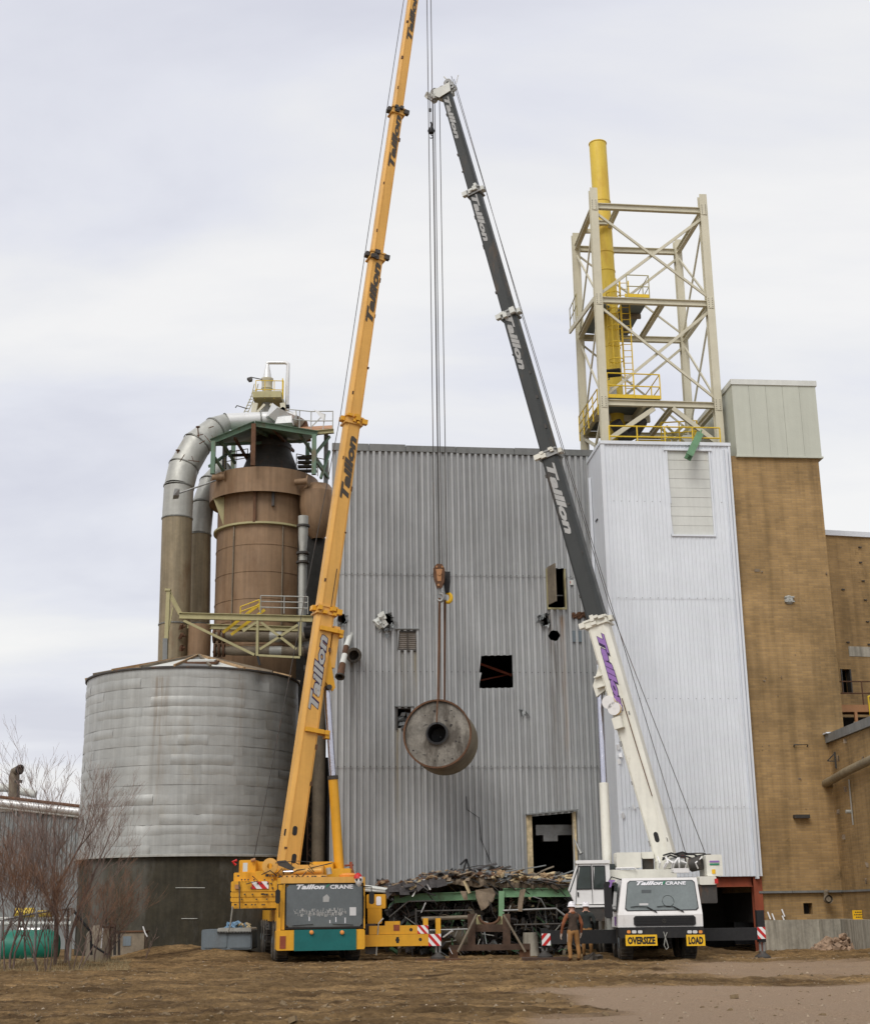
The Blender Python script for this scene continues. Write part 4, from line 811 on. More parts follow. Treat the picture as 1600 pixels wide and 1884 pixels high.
# ---------------------------------------------------------------- green head frame
t = thing('green_head_frame', P(480, 850, 68), 'green steel frame with gabled top beam over the brown vessel', 'steel frame')
def bm(t, pts, Y, w_, h, mt, name, Y2=None):
    b = MB()
    for i in range(len(pts)-1): b.ibeam(P(*pts[i], Y if i == 0 or Y2 is None else Y2), P(*pts[i+1], Y if Y2 is None else Y2), w_, h, .03, (0, -.3, 1))
    return b.build(name, mt, t)
bm(t, [(388, 812), (469, 779)], 66.6, .2, .28, 'framegreen', 'gable_beam'); bm(t, [(469, 779), (584, 797)], 66.6, .2, .28, 'framegreen', 'gable_beam')
for u0, v0, u1, v1, Y, mt in ((393, 812, 389, 872, 66.6, 'framegreen'), (578, 800, 580, 873, 66.6, 'framegreen'), (467, 780, 466, 857, 66.6, 'rust'), (430, 800, 428, 868, 73.2, 'framegreen'), (566, 815, 566, 860, 73.2, 'framegreen'), (414, 815, 413, 862, 71, 'darksteel'), (600, 800, 601, 890, 68.5, 'greyshade')):
    b = MB(); p = P(u0, v0, Y); b.beam((p.x, Y, p.z), (p.x, Y, zat(v1, p)), .22, .22); b.build('post', mt, t)
for (a, c, mt) in (((408, 812, 67), (432, 852, 69), 'framegreen'), ((432, 806, 67), (455, 845, 70), 'rust'), ((395, 842, 66.7), (412, 868, 68), 'framegreen'), ((470, 790, 67), (510, 812, 71), 'framegreen'), ((395, 818, 67), (560, 812, 71), 'framegreen'), ((420, 838, 70), (480, 836, 70), 'darksteel'), ((580, 835, 67), (606, 803, 68), 'framegreen'), ((545, 790, 67), (600, 870, 70), 'framegreen'), ((582, 850, 67), (604, 880, 68.5), 'framegreen'), ((590, 880, 67.5), (606, 830, 68.5), 'framegreen'), ((548, 842, 71), (582, 838, 70), 'darksteel'), ((385, 858, 67), (425, 830, 70), 'framegreen'), ((500, 786, 67), (540, 830, 71), 'rust')):
    b = MB(); b.beam(P(*a), P(*c), .11, .14); b.build('brace', mt, t)
for (pts, mt) in (([(392, 822, 66.8), (470, 793, 66.8), (582, 808, 66.8)], 'framegreen'),):
    b = MB(); b.prism([P(388, 816, 66.7), P(469, 784, 66.7), P(584, 801, 66.7), P(560, 812, 71.5), P(480, 806, 71.5), P(412, 822, 71.5)], (0, 0, .08)); b.build('deck_plate', 'framegreen', t)
b = MB(); b.lathe((vx+.3, vy, zc1+.3), [(.9, 0), (.75, .25), (.75, .9)], 24); b.build('neck_ring', 'silver', t, True)
b = MB(); rail(b, [P(413, 866, 70.5), P(455, 858, 71)], 1.0, .8, .025); b.build('railing', 'olive', t)
b = MB(); rail(b, [P(545, 868, 70), P(604, 880, 69)], 1.0, .8, .025); b.build('railing', 'olive', t)
q = P(560, 870, 69.5); b = MB()
for k in range(4): b.cbox((q.x+.15, 69.5, q.z+.1+k*.24), (1.0, .3, .11))
b.build('vent_slats', 'darksteel', t, kind='stuff')
# platform on the right with orange plate underside
t = thing('upper_platform', P(595, 810, 67.5), 'yellow plated platform with handrail beside the green frame top', 'platform')
b = MB(); b.prism([P(573, 796, 66.9), P(612, 795, 66.9), P(612, 786, 70.5), P(540, 790, 70.5)], (0, 0, .12)); b.build('deck', 'orange', t)
b = MB(); b.ibeam(P(570, 797, 66.8), P(614, 793, 66.8), .2, .22, .03); b.build('edge_beam', 'olive', t)
b = MB(); rail(b, [P(530, 787, 70), P(572, 792, 68.0), P(612, 792, 67)], 1.05, 1.1, .03); b.build('railing', 'duct', t)
b = MB(); b.prism([P(577, 753, 67.5), P(599, 762, 67.5), P(596, 776, 67.5), P(589, 767, 67.5)], (0, .02, 0)); b.build('wind_flag', 'silver', t)
b = MB(); b.beam(P(594, 790, 67.5), P(598, 762, 67.5), .05, .05); b.beam(P(572, 786, 67.5), P(590, 768, 67.5), .05, .05); b.build('flag_bracket', 'duct', t)
# brown transition hood
t = thing('transition_hood', P(530, 785, 71), 'rusty orange angular transition hood at the end of the bright duct', 'duct hood')
b = MB(); pl_ = [P(500, 762, 70.5), P(520, 748, 70.5), P(565, 775, 70.5), P(567, 792, 70.5), P(545, 796, 70.5), P(520, 790, 70.5)]; b.prism(pl_, (0, 1.8, 0)); b.build('hood_body', 'rust', t)
b = MB(); b.prism([P(524, 750, 70.4), P(561, 774, 70.4), P(548, 791, 70.4), P(530, 787, 70.4)], (0, .08, 0)); b.build('hood_panel', 'pipewrap', t)
b = MB(); p = P(513, 766, 69.6); b.chunk(p, (1.2, .7, .9), rr); b.chunk(P(522, 776, 69.5), (.9, .5, .4), rr); b.build('torn_duct_end', 'silver', t)
# cyclone head
t = thing('cyclone_separator', P(491, 765, 71.5), 'pale cyclone with cone cap and bent outlet pipe at the very top of the plant', 'cyclone')
c0 = P(490, 770, 71.5); X_, Y_ = c0.x, 71.5
def zv(v): return zat(v, V((X_, Y_, 0)))
pm = pxm(c0)
b = MB(); b.lathe((X_, Y_, 0), [(.05, zv(667)), (3.0*pm, zv(670)), (8.5*pm, zv(696))][::-1], 24); b.build('cone_cap', 'silver', t, True)
b = MB(); b.lathe((X_, Y_, 0), [(11.5*pm, zv(697)), (11.5*pm, zv(700)), (10*pm, zv(702)), (10*pm, zv(714)), (11*pm, zv(715)), (8.5*pm, zv(718)), (8.5*pm, zv(734))], 24); b.build('barrel', 'beige', t, True)
b = MB(); b.tube([P(491, 669, 71.5), P(494, 667, 71.5), P(526, 667, 71.5), P(530, 670, 71.5), P(529, 700, 71.5), P(528, 746, 71.5)], 3.6*pm, 12); b.build('outlet_pipe', 'silver', t, True)
b = MB(); b.cbox(P(528, 748, 71.5), (.26, .26, .15)); b.build('pipe_collar', 'ink', t)
b = MB(); b.lathe((X_, Y_, 0), [(8.5*pm, zv(734)), (10.5*pm, zv(768))], 20); b.build('discharge_leg', 'duct', t, True)
b = MB(); b.cbox(((P(469, 735, 71.5).x+P(521, 735, 71.5).x)/2, Y_, zv(737)), (52*pm, 2.0, .35)); b.build('platform_frame', 'olive', t)
for u, du in ((467, -6), (517, 2)):
    b = MB(); b.beam(P(u+3, 742, 70.6), P(u+3+du, 770, 70.6), .28, .2); b.build('leg', 'beige', t)
    b = MB(); b.beam(P(u+5 if u < 500 else u-3, 760 if u < 500 else 752, 70.6), P(u+20 if u < 500 else u-20, 744, 70.6), .12, .12); b.build('brace', 'beige', t)
b = MB(); rail(b, [P(470, 733, 70.6), P(521, 734, 70.6), P(519, 728, 72.4)], 1.05, .6, .022); b.build('railing', 'safety', t)
b = MB()
for du in (0, 7): b.tube([P(446+du, 765, 70.8), P(462+du, 730, 70.8), P(468+du, 706, 70.8)], .025, 5)
for k in range(9): b.tube([P(447+k*2.2, 762-k*5.5, 70.8), P(454+k*2.2, 762-k*5.5, 70.8)], .02, 4)
b.build('access_ladder', 'olive', t)
b = MB(); b.tube([P(482, 698, 71), P(463, 694, 71), P(460, 698, 71)], .03, 6); b.chunk(P(460, 698, 71), (.25, .2, .2), rr); b.build('lamp_arm', 'darksteel', t)
b = MB(); b.tube([P(455, 752, 70.6), P(436, 746, 70.6), P(433, 750, 70.6)], .03, 6); b.build('lamp_arm', 'darksteel', t)
# ---------------------------------------------------------------- pipe bridge
t = thing('pipe_bridge', P(440, 1170, 67), 'olive steel pipe bridge with railing crossing above the silo roof', 'pipe bridge')
YB = 65.4
def pb(nm, pts, w_, h, mt='olive', Y=YB, ib=True, up=(0, 0, 1)):
    b = MB(); f_ = b.ibeam if ib else b.beam
    for i in range(len(pts)-1):
        p, q = P(*pts[i], Y), P(*pts[i+1], Y); (b.ibeam(p, q, w_, h, .03, up) if ib else b.beam(p, q, w_, h, up))
    return b.build(nm, mt, t)
pb('top_chord', [(330, 1133), (575, 1139)], .2, .30)
pb('rear_chord', [(345, 1152), (560, 1158)], .2, .25, 'olive', 67.5)
pb('bottom_chord', [(475, 1206), (552, 1210)], .12, .10, 'olive', YB, False)
for u in (474, 553): pb('post', [(u, 1140), (u-1, 1207)], .12, .16, 'olive', YB, False, (0, -1, 0))
pb('strut', [(474, 1208), (478, 1224)], .14, .1, 'ink', YB, False)
for a, c in (((338, 1142), (468, 1205)), ((480, 1145), (545, 1195)), ((548, 1150), (478, 1195)), ((476, 1142), (447, 1162))): pb('diagonal', [a, c], .1, .12, 'olive', YB, False)
pb('left_mast', [(310, 1086), (303, 1252)], .18, .2, 'olive', YB, True, (0, -1, 0)); pb('mast_brace', [(311, 1090), (332, 1130)], .1, .2, 'olive', YB, True); pb('mast_brace', [(318, 1118), (309, 1165)], .06, .08, 'olive', YB, False); pb('mast_cap', [(304, 1086), (314, 1086)], .3, .1, 'olive', YB, False)
b = MB(); b.beam(P(304, 1175, YB-.2), P(303, 1250, YB-.2), .22, .12, (0, -1, 0)); b.build('mast_channel', 'greyshade', t)
b = MB(); rail(b, [P(479, 1128, YB), P(566, 1130, YB)], .85, 1.0, .03, 2); b.build('railing', 'duct', t)
b = MB(); rail(b, [P(442, 1135, YB+.3), P(477, 1122, YB+.3)], .5, 1.5, .028, 1); b.build('railing', 'safety', t, label='yellow handrail of the stair')
b = MB(); b.beam(P(410, 1164, YB+.5), P(477, 1112, YB+.5), .05, .14); b.beam(P(425, 1168, YB+.5), P(487, 1122, YB+.5), .05, .14); b.build('stair', 'safety', t)
for (v, r_1, u0) in ((1171, 9.5, 392), (1197, 9, 394)):
    b = MB(); m_ = pxm(P(450, v, 66.6)); pts = [P(u, v+(u-u0)*.012, 66.6) for u in (u0, 415, 430, 470, 520, 600)]; b.tube(pts, [r_1*.85*m_, r_1*.85*m_, r_1*m_, r_1*m_, r_1*m_, r_1*m_], 16); b.build('process_pipe', 'pipewrap', t, True)
    for u in (u0+2, 404, 412): b = MB(); b.lathe(P(u, v, 66.6), [(.1, -.05), (r_1*1.35*m_, -.05), (r_1*1.35*m_, .05), (.1, .05)], 16, (1, 0, 0)); b.build('flange', 'rust', t, True)
    b = MB(); b.lathe(P(515, v+1, 66.6), [(r_1*m_, -.5), (r_1*1.05*m_, -.5), (r_1*1.05*m_, .1), (r_1*m_, .1)], 16, (1, 0, 0)); b.build('wrap_band', 'duct', t, True)
t = thing('small_brown_vessel', P(364, 1215, 67.6), 'short brown round vessel where the bridge pipes end, above the silo roof', 'vessel')
b = MB(); c0 = P(366, 1200, 67.6); m_ = pxm(c0); b.lathe((c0.x, 67.6, 0), [(0, zat(1149, c0)), (21*m_, zat(1151, c0)), (21*m_, 8)][::-1], 28); b.build('vessel_body', 'vessel', t, True)
for v in (1153, 1170, 1192): b = MB(); p = P(341, v, 67.2); b.tube([p, p+V((-.25, 0, 0))], .06, 6); b.chunk(p-V((.2, 0, 0)), (.15, .15, .3), rr); b.build('valve', 'rust', t)
# ================================================================ steel tower on the white building
Yf, Yb = 56.6, 60.8
def base(u, v, Y): p = P(u, v, Y); return V((p.x, p.y, 0))
FL, FR_, BL, BR = base(1113, 808, Yf), base(1324, 812, Yf+.6), base(1076, 828, Yb), base(1271, 830, Yb+.5)
ZR = zw
st = thing('steel_tower', (FL.x, FL.y, ZR), 'beige open steel frame tower standing on the white building roof', 'steel tower')
tops = (zat(348, FL), zat(360, FR_), zat(431, BL), zat(443, BR))
cw_ = .34
for p, zt_ in zip((FL, FR_, BL, BR), tops): b = MB(); b.ibeam((p.x, p.y, ZR-(4.5 if p is BL else .3)), (p.x, p.y, zt_), cw_, cw_, .035, (.1, -1, 0)); b.build('column', 'beige', st)
zL = [zat(v, FL) for v in (378, 551, 740)]; zRr = [zat(v, FR_) for v in (389, 560, 747)]
ZL = [(a+c)/2 for a, c in zip(zL, zRr)]
def at3(p, z): return V((p.x, p.y, z))
def edge(p, q, z, h=.27, w2=.2, name='beam'):
    d = (q-p).normalized()*(cw_/2); b = MB(); b.ibeam(at3(p+d, z), at3(q-d, z), w2, h, .03); return b.build(name, 'beige', st)
for z in ZL: edge(FL, FR_, z); edge(BL, BR, z); edge(FL, BL, z); edge(FR_, BR, z)
def br(p, zp, q, zq, s=.075, yo=0, mt='beige'):
    b = MB(); o = V((0, yo, 0)); b.beam(at3(p, zp)+o, at3(q, zq)+o, s, s*1.3); return b.build('brace', mt, st)
for i in (0, 1):
    zt_, zb_ = ZL[i]-.3, ZL[i+1]+.25
    br(FL, zt_, FR_, zb_, .08, -.06); br(FR_, zt_, FL, zb_, .095, .06); br(BR, zt_, BL, zb_, .085, .05); br(BL, zt_, BR, zb_, .06, -.05)
    br(FL, zt_, BL, zb_, .07, 0); br(BL, zt_, FL, zb_, .07, .0); br(FR_, zt_, BR, zb_, .07); br(BR, zt_, FR_, zb_, .07)
mid = (FL+FR_)/2
b = MB(); b.beam(at3(mid+V((-.3, 0, 0)), ZL[2]-.2), at3(FL, ZR+.3), .14, .2); b.build('knee_brace', 'beige', st); b = MB(); b.beam(at3(mid+V((.5, 0, 0)), ZL[2]-.2), at3(FR_, ZR+.25), .14, .2); b.build('knee_brace', 'beige', st)
b = MB(); b.beam(at3(BL, ZL[2]-.2), at3(FL, ZR-.2), .1, .12); b.beam(at3(FL, ZL[2]-.2), at3(BL, ZR-.6), .1, .12); b.build('knee_brace', 'beige', st)
def lerp(p, q, t): return p+(q-p)*t
for tt, z in ((.22, ZL[0]), (.58, ZL[1]), (.62, ZL[2])): edge(lerp(FL, FR_, tt), lerp(BL, BR, tt), z, .25, .18, 'cross_beam')
edge(lerp(FL, BL, .35), lerp(lerp(FL, FR_, .22), lerp(BL, BR, .22), .35), ZL[0]-.02, .2, .15, 'cross_beam')
b = MB(); b.beam(at3(lerp(FL, BL, .55), ZL[0]-.05), at3(lerp(FL, BL, .55)+V((.8, 0, 0)), ZL[0]-.05), .12, .2); b.build('cross_beam', 'beige', st)
for p, z in [(a, c) for a in (FL, FR_) for c in ZL]:
    b = MB(); b.cbox(at3(p, z-.02)+V((0, -cw_/2-.02, 0)), (.26, .02, .5)); b.build('splice_plate', 'beige', st)
    b = MB()
    for i in (-1, 1):
        for j in range(5): b.cbox(at3(p, z-.2+j*.1)+V((i*.08, -cw_/2-.035, 0)), (.03, .02, .03))
    b.build('bolts', 'darksteel', st, kind='stuff')
# yellow stack
yc = base(1132, 735, 58.8)
sk = thing('yellow_stack', (yc.x, yc.y, ZR), 'tall yellow round exhaust stack rising inside the beige steel tower', 'exhaust stack')
rk = .405; zt2 = P(1099, 264, 58.8).z
zz = [zat(v, yc) for v in (800, 730, 640, 560, 500, 466, 420, 372)]+[zt2]
sax = V((0, 0, 0)); tpx = P(1099, 264, 58.8); lean_ = (tpx.x-yc.x)/(zz[-1]-ZR)
for i, z in enumerate(zz[1:]):
    b = MB(); b.lathe(V((yc.x, yc.y, 0))-sax*0, [(rk, zz[i]), (rk, z-.04), (rk+.025, z-.04), (rk+.025, z)] + ([(rk-.03, z), (rk-.03, z-1.5)] if i == len(zz)-2 else []), 36)
    b.v = [(p[0]+lean_*(p[2]-ZR), p[1], p[2]) for p in b.v]; b.build('stack_section', 'stack', sk, True)
b = MB(); b.lathe((yc.x-.15, yc.y, 0), [(.62, ZR-.2), (.62, zz[0]+.35), (.3, zz[0]+.5)], 30); b.build('stack_base', 'stack', sk, True)
b = MB(); p = P(1128, 720, 58.3); b.cbox(p, (.28, .12, .4)); b.cbox(p+V((0, 0, -.55)), (.24, .1, .3)); b.build('junction_box', 'duct', sk)
# platforms, ladder, railings
pf = thing('middle_platform', at3(lerp(FL, FR_, .4), ZL[1]), 'middle platform with yellow railing beside the yellow stack', 'platform')
a, c, d, e_ = [lerp(p, q, t_) for p, q, t_ in ((FL, FR_, .24), (FL, FR_, .46), (BL, BR, .46), (BL, BR, .24))]
z = ZL[1]+.18
def deck(t, pts, z, name='deck', mt='bluegrey'): b = MB(); b.prism([at3(p, z) for p in pts], (0, 0, .06)); return b.build(name, mt, t)
deck(pf, (a, c, d, e_), z)
b = MB(); b.beam(at3(a, z+.1), at3(c, z+.1), .03, .16); b.beam(at3(c, z+.1), at3(d, z+.1), .03, .16); b.build('toe_board', 'safety', pf)
b = MB(); rail(b, [at3(lerp(a, c, .1), z), at3(c, z), at3(d, z)], 1.1, 1.0, .025); b.build('railing', 'olive', pf)
b = MB(); b.beam(at3(lerp(c, d, .4), z-.15), at3(lerp(a, e_, .4), z-.15), .12, .2); b.beam(at3(lerp(c, d, .8), z-.15), at3(lerp(a, e_, .8), z-.15), .12, .2); b.build('joist', 'pipewrap', pf)
pl2 = thing('side_platform', at3(BL, ZL[1]), 'small platform with railing at the left rear side of the steel tower', 'platform')
a2, c2, d2, e2 = FL+V((.1, .6, 0)), lerp(FL, FR_, .15)+V((0, 1.2, 0)), lerp(BL, BR, .2), BL+V((.0, -.2, 0))
deck(pl2, (a2, c2, d2, e2), z); b = MB(); rail(b, [at3(BL+V((-.3, -1.9, 0)), z+.1), at3(BL+V((-.45, -.2, 0)), z+.1)], 1.1, .9, .025); b.build('railing', 'olive', pl2)
b = MB(); b.beam(at3(BL+V((-.5, -.3, 0)), z), at3(FL+V((-.15, .3, 0)), z), .08, .22); b.build('edge_beam', 'beige', pl2)
lp = thing('lower_platform', at3(lerp(FL, FR_, .3), ZL[2]), 'lower platform with yellow railing above the front roof beam', 'platform')
z3 = ZL[2]+.18; a, c, d, e_ = FL+V((.1, 0, 0)), lerp(FL, FR_, .5), lerp(BL, BR, .5), BL
deck(lp, (a, c, d, e_), z3); b = MB(); b.beam(at3(a, z3+.1)+V((0, -.1, 0)), at3(c, z3+.1)+V((0, -.1, 0)), .03, .16); b.build('toe_board', 'safety', lp)
b = MB(); rail(b, [at3(a, z3)+V((.1, -.12, 0)), at3(c, z3)+V((0, -.12, 0)), at3(d, z3)], 1.15, 1.35, .03); b.build('railing', 'safety', lp)
b = MB(); rail(b, [at3(FL+V((-.2, .4, 0)), z3-.6), at3(BL+V((-.25, -.3, 0)), z3-.6)], 1.2, 1.0, .03, 2); b.build('railing', 'safety', lp, label='side handrail behind the front left column')
b = MB(); b.beam(at3(lerp(a, e_, .45), z3-.2), at3(lerp(c, d, .45), z3-.2), .15, .3); b.beam(at3(lerp(a, c, .7), z3-.2), at3(lerp(e_, d, .7), z3-.2), .15, .3); b.build('joist', 'beige', lp)
ld = thing('caged_ladder', at3(lerp(FL, FR_, .27), ZL[2]), 'yellow caged ladder running up beside the yellow stack', 'ladder')
lx = P(1154, 640, 57.6).x; ly = 57.6
b = MB()
for dx in (-.19, .19): b.beam((lx+dx, ly, z3), (lx+dx, ly, z+1.2), .05, .06)
b.build('stile', 'safety', ld)
k = z3+.25
while k < z+1.1: b = MB(); b.tube([(lx-.19, ly, k), (lx+.19, ly, k)], .018, 5); b.build('rung', 'safety', ld); k += .3
lx2 = lx-.55
for kz in (z3+1.9, z3+2.7, z3+3.5, z3+4.3, z3+5.1):
    b = MB(); b.tube([(lx2+.32*cos(t_), ly-.12+.32*sin(t_)-.1, kz+.2) for t_ in [pi*2*q/12 for q in range(13)]], .025, 5); b.build('cage_hoop', 'safety', ld)
for t_ in (.3, 1.2, 2.0, 3.3, 4.2, 5.1): b = MB(); b.beam((lx2+.32*cos(t_), ly-.22+.32*sin(t_), z3+1.8), (lx2+.32*cos(t_), ly-.22+.32*sin(t_), z+1.1), .03, .03); b.build('cage_bar', 'safety', ld)
fl_ = thing('floodlight', P(1128, 688, 57.2), 'black floodlight fixed in front of the yellow stack', 'floodlight')
b = MB(); p = P(1128, 686, 57.2); b.cbox(p, (.62, .34, .34), Matrix.Rotation(.5, 3, 'X') @ Matrix.Rotation(-.1, 3, 'Y')); b.build('lamp_housing', 'ink', fl_)
b = MB(); b.tube([p+V((-.25, 0, -.05)), p+V((-.2, 0, -.3)), p+V((-.35, 0, -.35))], .03, 6); b.build('bracket', 'steel', fl_)
# roof edge rail and machinery on the roof
rt = thing('roof_railing', WF @ V((3, .4, zw)), 'yellow guard railing along the front of the white roof', 'railing')
b = MB(WF); rail(b, [(.5, .45, zw-.1), (ww-.2, .45, zw-.1)], .95, 1.25, .032); b.build('rails', 'safety', rt)
rm = thing('roof_machinery', WF @ V((3, 2.5, zw)), 'grey and yellow machinery housings on the white roof under the tower', 'machinery')
for (x0, x1, z0_, z1_, y_, mt) in ((1.4, 2.0, 0, .75, 2.2, 'offwhite'), (1.9, 3.6, .0, .35, 2.6, 'duct'), (2.3, 3.9, .75, 1.15, 3.0, 'safety'), (2.6, 4.2, 0, .5, 3.4, 'darksteel')):
    b = MB(WF); b.box((x0, y_, zw-.2+z0_), (x1, y_+1.0, zw+z1_)); b.build('housing', mt, rm)
b = MB(WF); b.tube([(1.1, 1.8, zw+1.5), (1.6, 2.2, zw+.9), (2.1, 2.6, zw+1.3), (2.6, 3, zw+2.0)], .28, 12); b.build('duct_elbow', 'darksteel', rm, True)
sr = thing('roof_stair', WF @ V((4.2, 3, zw)), 'yellow zigzag stair rails at the right inside the tower base', 'stair')
b = MB(WF)
for o in (0, .35): b.beam((2.9+o, 2.2, zw+.3), (4.4+o, 2.6, zw+1.7), .05, .14); b.beam((4.5+o, 2.4, zw+.3), (3.2+o, 2.4, zw+1.6), .05, .1)
b.build('stringer', 'olive', sr)
b = MB(WF); rail(b, [(3.2, 2.0, zw+.6), (4.9, 2.2, zw+.8), (5.3, 4, zw+1.1)], 1.0, .7, .03); b.build('railing', 'safety', sr)
b = MB(); q = lerp(BL, BR, .85); b.cbox(at3(q, ZL[2]-.5)+V((0, -.4, 0)), (1.3, 1, .5)); b.build('corner_frame', 'offwhite', rm)
# ================================================================ cranes
def t_at(p0, p1, v):
    lo, hi = -.2, 1.2
    for _ in range(40):
        m = (lo+hi)/2
        if proj(p0+(p1-p0)*m)[1] > v: lo = m
        else: hi = m
    return lo
def boom(t, p0, p1, secs, mats, side, nm='boom_section'):
    """secs: (v_low, v_high, apparent width in photo px at the low end, at the high end)"""
    a = (p1-p0).normalized(); s = a.cross(V((0, 0, 1))).normalized()
    if s.y > 0: s = -s                                # side face towards the yard
    n = s.cross(a).normalized()
    if n.z < 0: n = -n
    psi = abs(atan2((p1-p0).y, abs((p1-p0).x))); kk = .80*cos(psi)+.68*sin(psi)
    info = []
    for i, (v0, v1, w0, w1) in enumerate(secs):
        q0 = p0+(p1-p0)*t_at(p0, p1, v0); q1 = p0+(p1-p0)*t_at(p0, p1, v1)
        def ring(q, w_):
            A = w_*pxm(q)/kk; H, W_ = A*.80, A*.68
            pr = [(.5, -.30), (.5, .30), (.34, .5), (-.36, .5), (-.46, .40), (-.5, .2), (-.5, -.2), (-.46, -.40), (-.36, -.5), (.34, -.5)]
            return [q+n*(x*H)+s*(y*W_) for x, y in pr], H, W_
        ra, Ha, Wa = ring(q0, w0); rb, Hb, Wb = ring(q1, w1); k = len(ra)
        b = MB(); b.add(ra+rb, [list(range(k)), list(range(k, 2*k))[::-1]]+[[j, k+j, k+(j+1) % k, (j+1) % k] for j in range(k)])
        o = b.build(nm, mats[i], t, True)
        info.append((q0, q1, Ha, Wa, Hb, Wb, o))
        b = MB()
        for dn in (.30, -.40): b.beam(q0+n*dn*Ha+s*(Wa/2+.002), q1+n*dn*Hb+s*(Wb/2+.002), .018, .022, s)
        b.build('weld_seam', mats[i], o, kind='stuff'); b = MB()
        rs_b = random.Random(i+int(abs(p0.x)*10))
        L_b = (q1-q0).length; k = 1.0
        while k < L_b-.8:
            f_ = k/L_b; H_, W_ = Ha+(Hb-Ha)*f_, Wa+(Wb-Wa)*f_; R3b = Matrix((s, n, a)).transposed()
            b.cbox(q0+a*k+n*rs_b.choice([.36, -.44])*H_+s*(W_/2-.02), (.07, rs_b.uniform(.03, .09), rs_b.uniform(.04, .2)), R3b); k += rs_b.uniform(.9, 2.4)
        b.build('studs', 'rust' if 'yellow' in mats[i] else ('darksteel' if 'grey' in mats[i] else 'steel'), o, kind='stuff')
    return a, s, n, info
def collar(t, q, a, s, n, H, W_, mt, mt2, hh=.42, seed=1):
    rc = random.Random(seed); b = MB(); R3 = Matrix((s, n, a)).transposed()
    def bxx(c, d): b.cbox(q+s*c[0]+n*c[1]+a*c[2], d, R3)
    g = .05
    for e_ in (0, hh-.06):
        bxx((0, H/2+g/2, e_), (W_+2*g, g*1.6, .07)); bxx((0, -H/2-g/2, e_), (W_+2*g, g*1.6, .07)); bxx((W_/2+g/2, 0, e_), (g*1.6, H, .07)); bxx((-W_/2-g/2, 0, e_), (g*1.6, H, .07))
    bxx((W_/2+.015, 0, hh/2-.03), (.03, H, hh-.08)); bxx((-W_/2-.015, 0, hh/2-.03), (.03, H, hh-.08)); bxx((0, H/2+.015, hh/2-.03), (W_, .03, hh-.08))
    c = b.build('boom_collar', mt, t)
    b = MB()
    for k in range(5):
        bxx((W_/2+.09, rc.uniform(-.45, .45)*H, rc.uniform(.0, hh)), (rc.uniform(.06, .16), rc.uniform(.10, .22), rc.uniform(.08, .2)))
    bxx((W_/2+.05, -H/2-.10, hh*.4), (.2, .22, .2)); bxx((0, H/2+.12, hh*.5), (.3, .16, .18))
    tag(b.build('collar_blocks', mt2, c), kind='stuff')
    return c
def boom_text(inf, body, va, vb, p0, p1, a, s, n, frac, mt, t, rev, shear=.28, outline=None, noff=0.0, off=.035):
    q0, q1, Ha, Wa, Hb, Wb, o = inf; Lr = (q1-q0).length
    pa = p0+(p1-p0)*t_at(p0, p1, va); pb_ = p0+(p1-p0)*t_at(p0, p1, vb)
    ta = (pa-q0).dot(a)/Lr; tb = (pb_-q0).dot(a)/Lr
    # va is the lower end (greater v)
    Hm = Ha+(Hb-Ha)*(ta+tb)/2; Wm = max(Wa+(Wb-Wa)*ta, Wa+(Wb-Wa)*tb)
    h = Hm*frac; ln = (pb_-pa).length
    if not rev: org = pa+s*(Wm/2+.006)+n*(noff*Hm-h/2); xd, yd = a, n
    else: org = pb_+s*(Wm/2+.006)+n*(noff*Hm-h/2); xd, yd = -a, n
    if outline: text(body, org-xd*ln*.012-yd*h*.07, xd, yd, ln*1.024, h*1.14, outline, o, 'lettering_outline', shear, off*2.4, .003)
    text(body, org, xd, yd, ln, h, mt, o, 'lettering', shear, off, .004, .004)
def wheel(t, M4, x, y, z, r, w_, side):
    """tyre with rim, axle along local x; side = -1 or +1 outward"""
    c = M4 @ V((x, y, z)); ax = (M4.to_3x3() @ V((side, 0, 0))).normalized()
    b = MB(); b.lathe(c-ax*w_/2, [(r*.55, 0), (r*.93, 0), (r, .05), (r, w_-.05), (r*.93, w_), (r*.62, w_), (r*.58, w_-.04)], 28, ax)
    for k in range(28):
        a_ = k*2*pi/28; u = ax.cross(V((0, 0, 1))).normalized(); d = u*cos(a_)+V((0, 0, 1))*sin(a_); b.beam(c-ax*w_*.42+d*(r+.008), c+ax*w_*.42+d*(r+.008), .05, .03, d)
    o = b.build('wheel', 'black', t, True)
    b = MB(); b.lathe(c-ax*w_/2, [(r*.60, w_-.05), (r*.52, w_-.12), (r*.25, w_-.16), (r*.25, w_-.02), (r*.1, w_+.0), (0.01, w_)], 20, ax)
    for k in range(10):
        a_ = k*2*pi/10; u = ax.cross(V((0, 0, 1))).normalized(); d = u*cos(a_)+V((0, 0, 1))*sin(a_); q = c+ax*(w_/2-.14)+d*r*.38; b.cyl(q, q+ax*.05, .025, 6)
    b.build('rim', 'bluegrey' if side < 0 else 'darksteel', o, True); return o
def rot_tube(b, pts, r, n=8): return b.tube(pts, r, n)
# ---------------------------------------------------------------- yellow crane
Y0 = 48.5; f0 = P(589.5, 1700, Y0)
TY = frame((f0.x, Y0, 0), radians(10))
def ty(u, v, y=0.0): q = onf(TY, u, v, y); return q
def TYp(x, y, z): return TY @ V((x, y, z))
yc_ = thing('yellow_mobile_crane', TYp(0, 6, 0), 'yellow mobile crane with teal bumper cover and very long yellow boom', 'mobile crane')
T = yc_
zt0 = ty(590, 1614)[1]; xw0, _ = ty(509, 1700); xw1, _ = ty(669, 1700); hw = 1.5
zbot = ty(590, 1748)[1]; ztb = ty(590, 1710)[1]
